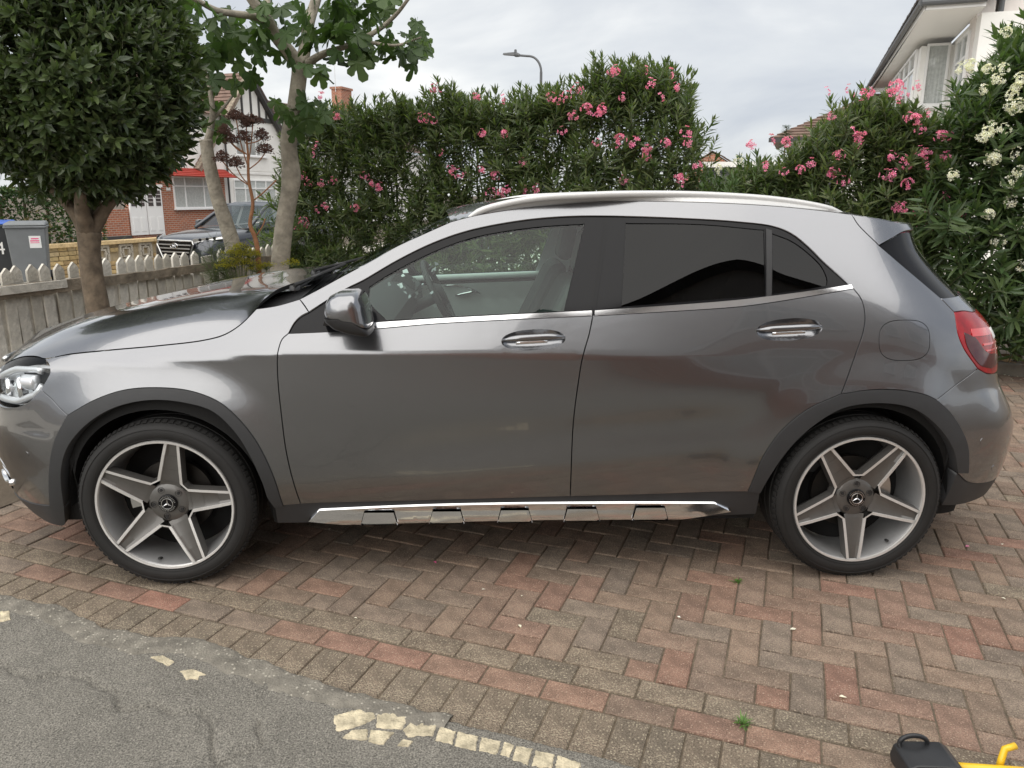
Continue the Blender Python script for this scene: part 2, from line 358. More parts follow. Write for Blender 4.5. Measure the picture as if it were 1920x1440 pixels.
# measured points, in metres
EDG = {
 'hoodshut': [(-0.4634, 0.8822), (-0.3436, 0.9058), (-0.1596, 0.9301), (0.024, 0.9493), (0.1869, 0.97), (0.2651, 0.9912), (0.3203, 1.0267), (0.3649, 1.0755)],
 'cowl': [(0.3649, 1.0755), (0.4435, 1.0878), (0.5265, 1.1109)],
 'apgap': [(0.5265, 1.1109), (0.5479, 1.0896), (0.5669, 1.0683)],
 'doorfrontup': [(0.5669, 1.0683), (0.5388, 1.0538), (0.5179, 1.0325), (0.5006, 0.9971)],
 'doorfront': [(0.5006, 0.9971), (0.4786, 0.9771), (0.4655, 0.9333), (0.4605, 0.874), (0.4601, 0.8036), (0.4636, 0.7053), (0.4719, 0.5657), (0.4909, 0.4176), (0.5062, 0.3243)],
 'fenderbottom': [(0.5062, 0.3243), (0.4386, 0.3194)],
 'flareFoA': [(0.4386, 0.3194), (0.4169, 0.4627), (0.3672, 0.5976), (0.3035, 0.6913), (0.2387, 0.7499), (0.1374, 0.7895), (0.0072, 0.801), (-0.108, 0.7901), (-0.2177, 0.7526), (-0.3329, 0.6897)],
 'flareFoB': [(-0.3329, 0.6897), (-0.4032, 0.5822), (-0.4461, 0.4683), (-0.4908, 0.3049)],
 'flareFi': [(0.4049, 0.3123), (0.3858, 0.3589), (0.3764, 0.422), (0.3445, 0.5324), (0.2926, 0.6368), (0.2201, 0.7128), (0.1364, 0.7431), (0.0064, 0.7568), (-0.1272, 0.7321), (-0.2403, 0.6714), (-0.3401, 0.5731), (-0.3891, 0.4737), (-0.4262, 0.3028)],
 'bumpshutF': [(-0.3329, 0.6897), (-0.3706, 0.716), (-0.4074, 0.7466), (-0.454, 0.7773)],
 'headR': [(-0.454, 0.7773), (-0.4267, 0.8142), (-0.4117, 0.8439), (-0.4246, 0.8647), (-0.4634, 0.8822)],
 'headtop': [(-0.4634, 0.8822), (-0.5149, 0.8848), (-0.5786, 0.8809), (-0.6479, 0.8689), (-0.7274, 0.8402)],
 'headbot': [(-0.454, 0.7773), (-0.5084, 0.7301), (-0.5508, 0.7105), (-0.6285, 0.6939)],
 'apillar': [(0.5265, 1.1109), (0.6013, 1.1495), (0.6811, 1.1924), (0.8007, 1.2549), (0.8805, 1.2999), (1.0012, 1.3549), (1.0929, 1.3947)],
 'roofside': [(1.0929, 1.3947), (1.1443, 1.4088), (1.2003, 1.421), (1.3736, 1.4479), (1.4999, 1.4606), (1.6688, 1.4737), (1.7871, 1.4765), (2.0655, 1.4743), (2.3413, 1.462), (2.5344, 1.4449), (2.6469, 1.4314)],
 'spoilgap': [(2.6469, 1.4314), (2.6666, 1.3956), (2.6939, 1.3658), (2.7466, 1.3162)],
 'hatchglass': [(2.7466, 1.3162), (2.8357, 1.2444), (2.924, 1.1761), (3.0019, 1.1172)],
 'hatchlow': [(3.0019, 1.1172), (3.0565, 1.0649)],
 'lampL': [(3.0565, 1.0649), (3.0518, 0.996), (3.0794, 0.9312), (3.1597, 0.8481)],
 'bumpshutR': [(3.1597, 0.8481), (3.0463, 0.7929), (2.9558, 0.7426)],
 'flareRoA': [(2.9558, 0.7426), (2.91, 0.7631), (2.8067, 0.7846), (2.6909, 0.7881), (2.571, 0.7722)],
 'flareRoB': [(2.571, 0.7722), (2.4528, 0.7166), (2.357, 0.6297), (2.2938, 0.5188), (2.2561, 0.3685)],
 'flareRo2': [(2.9558, 0.7426), (3.0265, 0.6845), (3.0909, 0.6058), (3.1273, 0.5396), (3.1452, 0.4723), (3.1546, 0.4291)],
 'flareRi': [(2.3052, 0.3638), (2.3242, 0.4252), (2.3678, 0.5193), (2.4249, 0.6002), (2.5035, 0.6728), (2.5826, 0.7191), (2.6939, 0.7374), (2.8103, 0.7277), (2.8921, 0.6963), (2.9861, 0.6223), (3.0551, 0.5373), (3.0986, 0.4354)],
 'trimtop': [(0.5669, 1.0683), (0.6322, 1.109), (0.7037, 1.1511), (0.7634, 1.1802), (0.8964, 1.2557), (1.0287, 1.318), (1.1653, 1.3634), (1.3725, 1.4018), (1.5399, 1.4165), (1.6985, 1.4194), (1.9686, 1.4136), (2.197, 1.4018), (2.3343, 1.3848), (2.401, 1.3585), (2.4638, 1.3086), (2.5158, 1.256), (2.5781, 1.2016), (2.6246, 1.159)],
 'beltfront': [(0.5006, 0.9971), (0.639, 1.0026), (0.8053, 1.0118), (1.0337, 1.0303), (1.3258, 1.0451), (1.6269, 1.0581)],
 'beltrear': [(1.637, 1.0581), (1.9476, 1.0762), (2.1792, 1.0929), (2.2907, 1.1068), (2.4575, 1.132), (2.6246, 1.159)],
 'chrometopF': [(0.8044, 1.0338), (1.0335, 1.048), (1.2322, 1.0582), (1.6276, 1.0769)],
 'chrometopR': [(1.6377, 1.0769), (1.9486, 1.0981), (2.1801, 1.1179), (2.2916, 1.131), (2.4585, 1.1514), (2.6175, 1.1745)],
 'doormid': [(1.6311, 1.0619), (1.6147, 0.9965), (1.5884, 0.9165), (1.5731, 0.8108), (1.5621, 0.6999), (1.5569, 0.5334), (1.5574, 0.3473)],
 'doorbotF': [(1.5574, 0.3473), (1.0364, 0.3347), (0.5062, 0.3243)],
 'doorbotR': [(2.2561, 0.3685), (1.9388, 0.3563), (1.5574, 0.3473)],
 'doorrear': [(2.6246, 1.159), (2.6529, 1.1204), (2.6639, 1.0604), (2.6543, 0.998), (2.6264, 0.9173), (2.571, 0.7722)],
 'glassF': [(0.7845, 1.1635), (0.8556, 1.2077), (0.9951, 1.2782), (1.1531, 1.3379), (1.3149, 1.3707), (1.4774, 1.3893), (1.6182, 1.3969)],
 'glassFr': [(1.6182, 1.3969), (1.5248, 1.0731)],
 'glassFb': [(1.5248, 1.0731), (1.2322, 1.0601), (1.0335, 1.0498), (0.8575, 1.0413)],
 'glassFl': [(0.8575, 1.0413), (0.802, 1.0889), (0.7826, 1.1165), (0.7845, 1.1635)],
 'bpF': [(1.6182, 1.3969), (1.6913, 1.4053), (1.6275, 1.075), (1.5248, 1.0731)],
 'bpR': [(1.7079, 1.4054), (1.7692, 1.4019), (1.7369, 1.0885), (1.6418, 1.0788)],
 'glassR': [(1.7712, 1.4009), (2.0592, 1.3986), (2.2997, 1.3788), (2.2875, 1.131), (1.7369, 1.0875)],
 'bar': [(2.3017, 1.3788), (2.3239, 1.373), (2.3079, 1.1329), (2.2886, 1.131)],
 'glassQ': [(2.3245, 1.3671), (2.3994, 1.3398), (2.4627, 1.2957), (2.5147, 1.2424), (2.5335, 1.19), (2.5278, 1.1687), (2.4588, 1.1552), (2.3081, 1.1358)],
 'silltop': [(0.4049, 0.3123), (0.5062, 0.3243), (1.0364, 0.3347), (1.5574, 0.3473), (1.9388, 0.3563), (2.2561, 0.3685), (2.3052, 0.3638)],
 'sillbot': [(2.3136, 0.2534), (1.9536, 0.2362), (1.4161, 0.2312), (0.7784, 0.2275), (0.4007, 0.2277)],
 'board': [(0.53, 0.2577), (0.5742, 0.2961), (0.95, 0.3128), (1.3165, 0.3194), (1.7771, 0.3188), (2.1336, 0.3144), (2.2018, 0.2863), (2.0094, 0.2546), (1.4089, 0.257), (0.6682, 0.2423)],
 'taillamp_top': [(3.0565, 1.0649), (3.1206, 1.0644), (3.2076, 1.0534)],
 'tail_bot': [(3.1597, 0.8481), (3.2246, 0.8229)],
 'rbump_low': [(3.0986, 0.4354), (3.1692, 0.3858), (3.32, 0.3556)],
 'rval': [(3.0802, 0.2811), (3.1971, 0.2733)],
 'fbumplow': [(-0.4908, 0.3049), (-0.6156, 0.287), (-0.8337, 0.2235), (-0.7812, 0.2957)],
 'fbumpbot': [(-0.4602, 0.2079), (-0.419, 0.2071), (-0.635, 0.2009), (-0.717, 0.1642)],
 'dishF': [(1.2853, 0.9655), (1.3253, 0.9931), (1.4051, 1.0106), (1.485, 1.0096), (1.5245, 0.9929), (1.5037, 0.9596), (1.4436, 0.9413), (1.3741, 0.9377), (1.3148, 0.9434)],
 'dishR': [(2.246, 1.006), (2.2909, 1.0332), (2.3909, 1.0508), (2.4644, 1.0488), (2.4988, 1.0235), (2.474, 0.9864), (2.4128, 0.9727), (2.3517, 0.9698), (2.2804, 0.9748)],
 'flap': [(2.7164, 0.9703), (2.8193, 1.0448), (2.9232, 0.9676), (2.8184, 0.8934)],
 'mirror': [(0.62, 1.0599), (0.8059, 0.9972), (0.7041, 1.1435)],
 'sensor': [(-0.5537, 0.516), (3.2005, 0.5602), (3.3143, 0.4263)],
 'fog': [(-0.7713, 0.4798), (-0.7239, 0.4437), (-0.7289, 0.3803), (-0.7295, 0.2935), (-0.7931, 0.3619)],
 'spoiltop': [(2.6469, 1.4314), (2.7675, 1.4144), (2.884, 1.3971)],
 'spoilbot': [(2.7466, 1.3162), (2.81, 1.3412), (2.8871, 1.3659)],
 'railtop': [(1.1268, 1.3956), (1.2002, 1.4429), (1.3044, 1.4739), (1.4419, 1.497), (1.6152, 1.508), (1.7848, 1.5141), (2.0757, 1.5127), (2.3679, 1.4959), (2.5675, 1.4662), (2.6807, 1.4337)],
}
ENVP = {"pinkL": [[-2.62, 5.23, 2.49], [-2.47, 5.23, 2.28], [-2.75, 5.23, 2.31], [-2.73, 5.23, 1.99], [-2.8, 5.23, 1.91], [-2.94, 5.23, 1.68], [-2.86, 5.23, 1.6], [-2.69, 5.23, 1.6], [-2.56, 5.23, 1.63], [-2.96, 5.23, 1.16], [-2.94, 5.23, 1.2], [-2.66, 5.23, 1.36], [-2.74, 5.23, 1.32], [-1.25, 5.23, 2.52], [-1.34, 5.23, 2.51], [-0.88, 5.23, 2.42], [-1.46, 5.23, 2.23], [-1.43, 5.23, 2.24], [-1.36, 5.23, 2.21], [-0.57, 5.23, 2.38], [0.04, 5.23, 2.4], [0.14, 5.23, 2.44], [0.23, 5.23, 2.28], [0.28, 5.23, 2.25], [0.33, 5.23, 2.27], [0.35, 5.23, 2.23], [0.38, 5.23, 2.27], [0.1, 5.23, 2.21], [-0.05, 5.23, 2.36], [0.45, 5.23, 2.58], [0.49, 5.23, 2.6], [0.76, 5.23, 2.58], [0.98, 5.23, 2.54], [0.81, 5.23, 2.46], [0.57, 5.23, 2.36], [0.92, 5.23, 2.35], [-1.27, 5.23, 1.9], [-0.82, 5.23, 2.08], [-0.58, 5.23, 2.07], [0.01, 5.23, 2.08], [0.34, 5.23, 1.97], [0.52, 5.23, 1.96], [0.56, 5.23, 2.0], [0.69, 5.23, 1.97], [0.79, 5.23, 1.89], [0.81, 5.23, 1.91], [0.81, 5.23, 1.85], [0.98, 5.23, 1.96], [1.15, 5.23, 2.05], [1.18, 5.23, 1.96], [1.27, 5.23, 1.76], [1.12, 5.23, 1.65], [1.17, 5.23, 1.6], [0.61, 5.23, 1.63], [-0.4, 5.23, 1.8], [-0.68, 5.23, 1.68], [-0.82, 5.23, 1.73], [-1.14, 5.23, 1.73], [-1.06, 5.23, 1.69], [-0.73, 5.23, 1.51], [-0.6, 5.23, 1.51], [-0.54, 5.23, 1.54], [-0.37, 5.23, 1.54], [-0.26, 5.23, 1.54], [-2.13, 5.23, 1.68], [-2.07, 5.23, 1.6], [-1.98, 5.23, 1.56], [-2.26, 5.23, 1.35], [-3.03, 5.23, 1.11], [0.86, 5.23, 2.46], [1.05, 5.23, 2.43], [-0.11, 5.23, 2.38]], "pinkR": [[1.73, 5.23, 1.93], [1.88, 5.23, 1.96], [2.02, 5.23, 1.95], [2.3, 5.23, 2.34], [2.47, 5.23, 2.36], [2.36, 5.23, 2.15], [2.63, 5.23, 2.33], [2.57, 5.23, 2.31], [2.83, 5.23, 2.38], [2.8, 5.23, 2.34], [2.87, 5.23, 2.31], [2.86, 5.23, 2.28], [2.98, 5.23, 2.36], [2.52, 5.23, 2.02], [2.59, 5.23, 1.98], [2.58, 5.23, 1.93], [2.44, 5.23, 1.84], [2.02, 5.23, 1.7], [1.86, 5.23, 1.75], [2.15, 5.23, 1.72], [2.23, 5.23, 1.77], [2.5, 5.23, 1.62], [2.41, 5.23, 1.69], [2.95, 5.23, 2.13], [2.99, 5.23, 2.11], [3.09, 5.23, 2.15], [3.04, 5.23, 2.03], [3.2, 5.23, 1.98], [3.24, 5.23, 1.97], [3.11, 5.23, 1.84], [3.06, 5.23, 1.86], [3.24, 5.23, 1.81], [2.93, 5.23, 1.8], [2.98, 5.23, 1.75], [2.85, 5.23, 1.82], [3.14, 5.23, 1.74], [2.99, 5.23, 1.6], [3.25, 5.23, 1.5], [3.28, 5.23, 1.49], [2.94, 5.23, 1.41], [2.96, 5.23, 1.4], [3.1, 5.23, 1.37], [3.21, 5.23, 1.26], [3.25, 5.23, 1.28], [3.24, 5.23, 1.25], [3.42, 5.23, 1.32], [3.48, 5.23, 1.31], [3.59, 5.23, 1.2], [3.52, 5.23, 1.2], [3.61, 5.23, 1.07], [3.06, 5.23, 1.23], [2.87, 5.23, 1.67], [2.83, 5.23, 1.67]], "whiteR": [[3.49, 4.9, 2.68], [3.23, 4.9, 2.44], [3.4, 4.9, 2.43], [3.29, 4.9, 2.46], [3.48, 4.9, 2.35], [3.61, 4.9, 2.29], [3.49, 4.9, 2.01], [3.57, 4.9, 1.99], [3.46, 4.9, 1.97], [3.65, 4.9, 2.16], [3.58, 4.9, 2.16], [3.63, 4.9, 2.14], [3.74, 4.9, 1.66], [3.72, 4.9, 1.68], [3.52, 4.9, 1.8], [3.27, 4.9, 1.66], [3.55, 4.9, 1.37], [3.78, 4.9, 1.38], [3.65, 4.9, 1.16], [3.59, 4.9, 2.24], [3.39, 4.9, 2.28], [3.51, 4.9, 2.43], [3.64, 4.9, 2.35], [3.53, 4.9, 1.78], [3.66, 4.9, 1.82], [3.66, 4.9, 1.6], [3.76, 4.9, 1.28], [3.43, 4.9, 1.94], [3.82, 4.9, 0.98], [3.69, 4.9, 1.46]], "whiteS": [[1.42, 5.55, 1.75], [1.69, 5.55, 1.59], [1.74, 5.55, 1.61], [1.79, 5.55, 1.59], [1.6, 5.55, 1.82], [1.44, 5.55, 1.72], [-1.81, 5.55, 1.23], [-1.97, 5.55, 1.12], [-1.91, 5.55, 1.09], [-1.82, 5.55, 1.19]], "stones": [[[0.776, -0.806], [0.826, -0.783], [0.888, -0.772], [0.903, -0.826], [0.847, -0.861], [0.796, -0.876]], [[0.896, -0.772], [1.003, -0.812], [0.982, -0.874], [0.908, -0.863]], [[1.012, -0.824], [1.087, -0.854], [1.075, -0.905], [1.004, -0.903], [0.986, -0.874]], [[0.841, -0.87], [0.886, -0.867], [0.893, -0.916], [0.817, -0.905]], [[0.894, -0.871], [0.964, -0.882], [0.94, -0.934], [0.895, -0.924]], [[1.092, -0.861], [1.139, -0.885], [1.131, -0.939], [1.081, -0.921]], [[1.144, -0.885], [1.205, -0.907], [1.197, -0.966], [1.137, -0.944]], [[1.211, -0.909], [1.268, -0.93], [1.255, -0.985], [1.204, -0.967]], [[1.276, -0.932], [1.305, -0.944], [1.289, -0.994], [1.263, -0.985]], [[1.309, -0.948], [1.356, -0.962], [1.338, -1.027], [1.296, -1.002]], [[1.362, -0.967], [1.414, -0.985], [1.402, -1.039], [1.346, -1.028]], [[1.421, -0.989], [1.483, -1.021], [1.47, -1.07], [1.408, -1.045]], [[0.99, -0.914], [1.021, -0.923], [1.008, -0.944], [0.978, -0.939]], [[0.112, -0.493], [0.152, -0.485], [0.211, -0.526], [0.193, -0.546]], [[0.244, -0.576], [0.277, -0.565], [0.335, -0.595], [0.281, -0.621]], [[-0.556, -0.186], [-0.521, -0.186], [-0.481, -0.249], [-0.508, -0.266]], [[0.279, -0.594], [0.315, -0.6], [0.318, -0.622], [0.292, -0.616]]]}
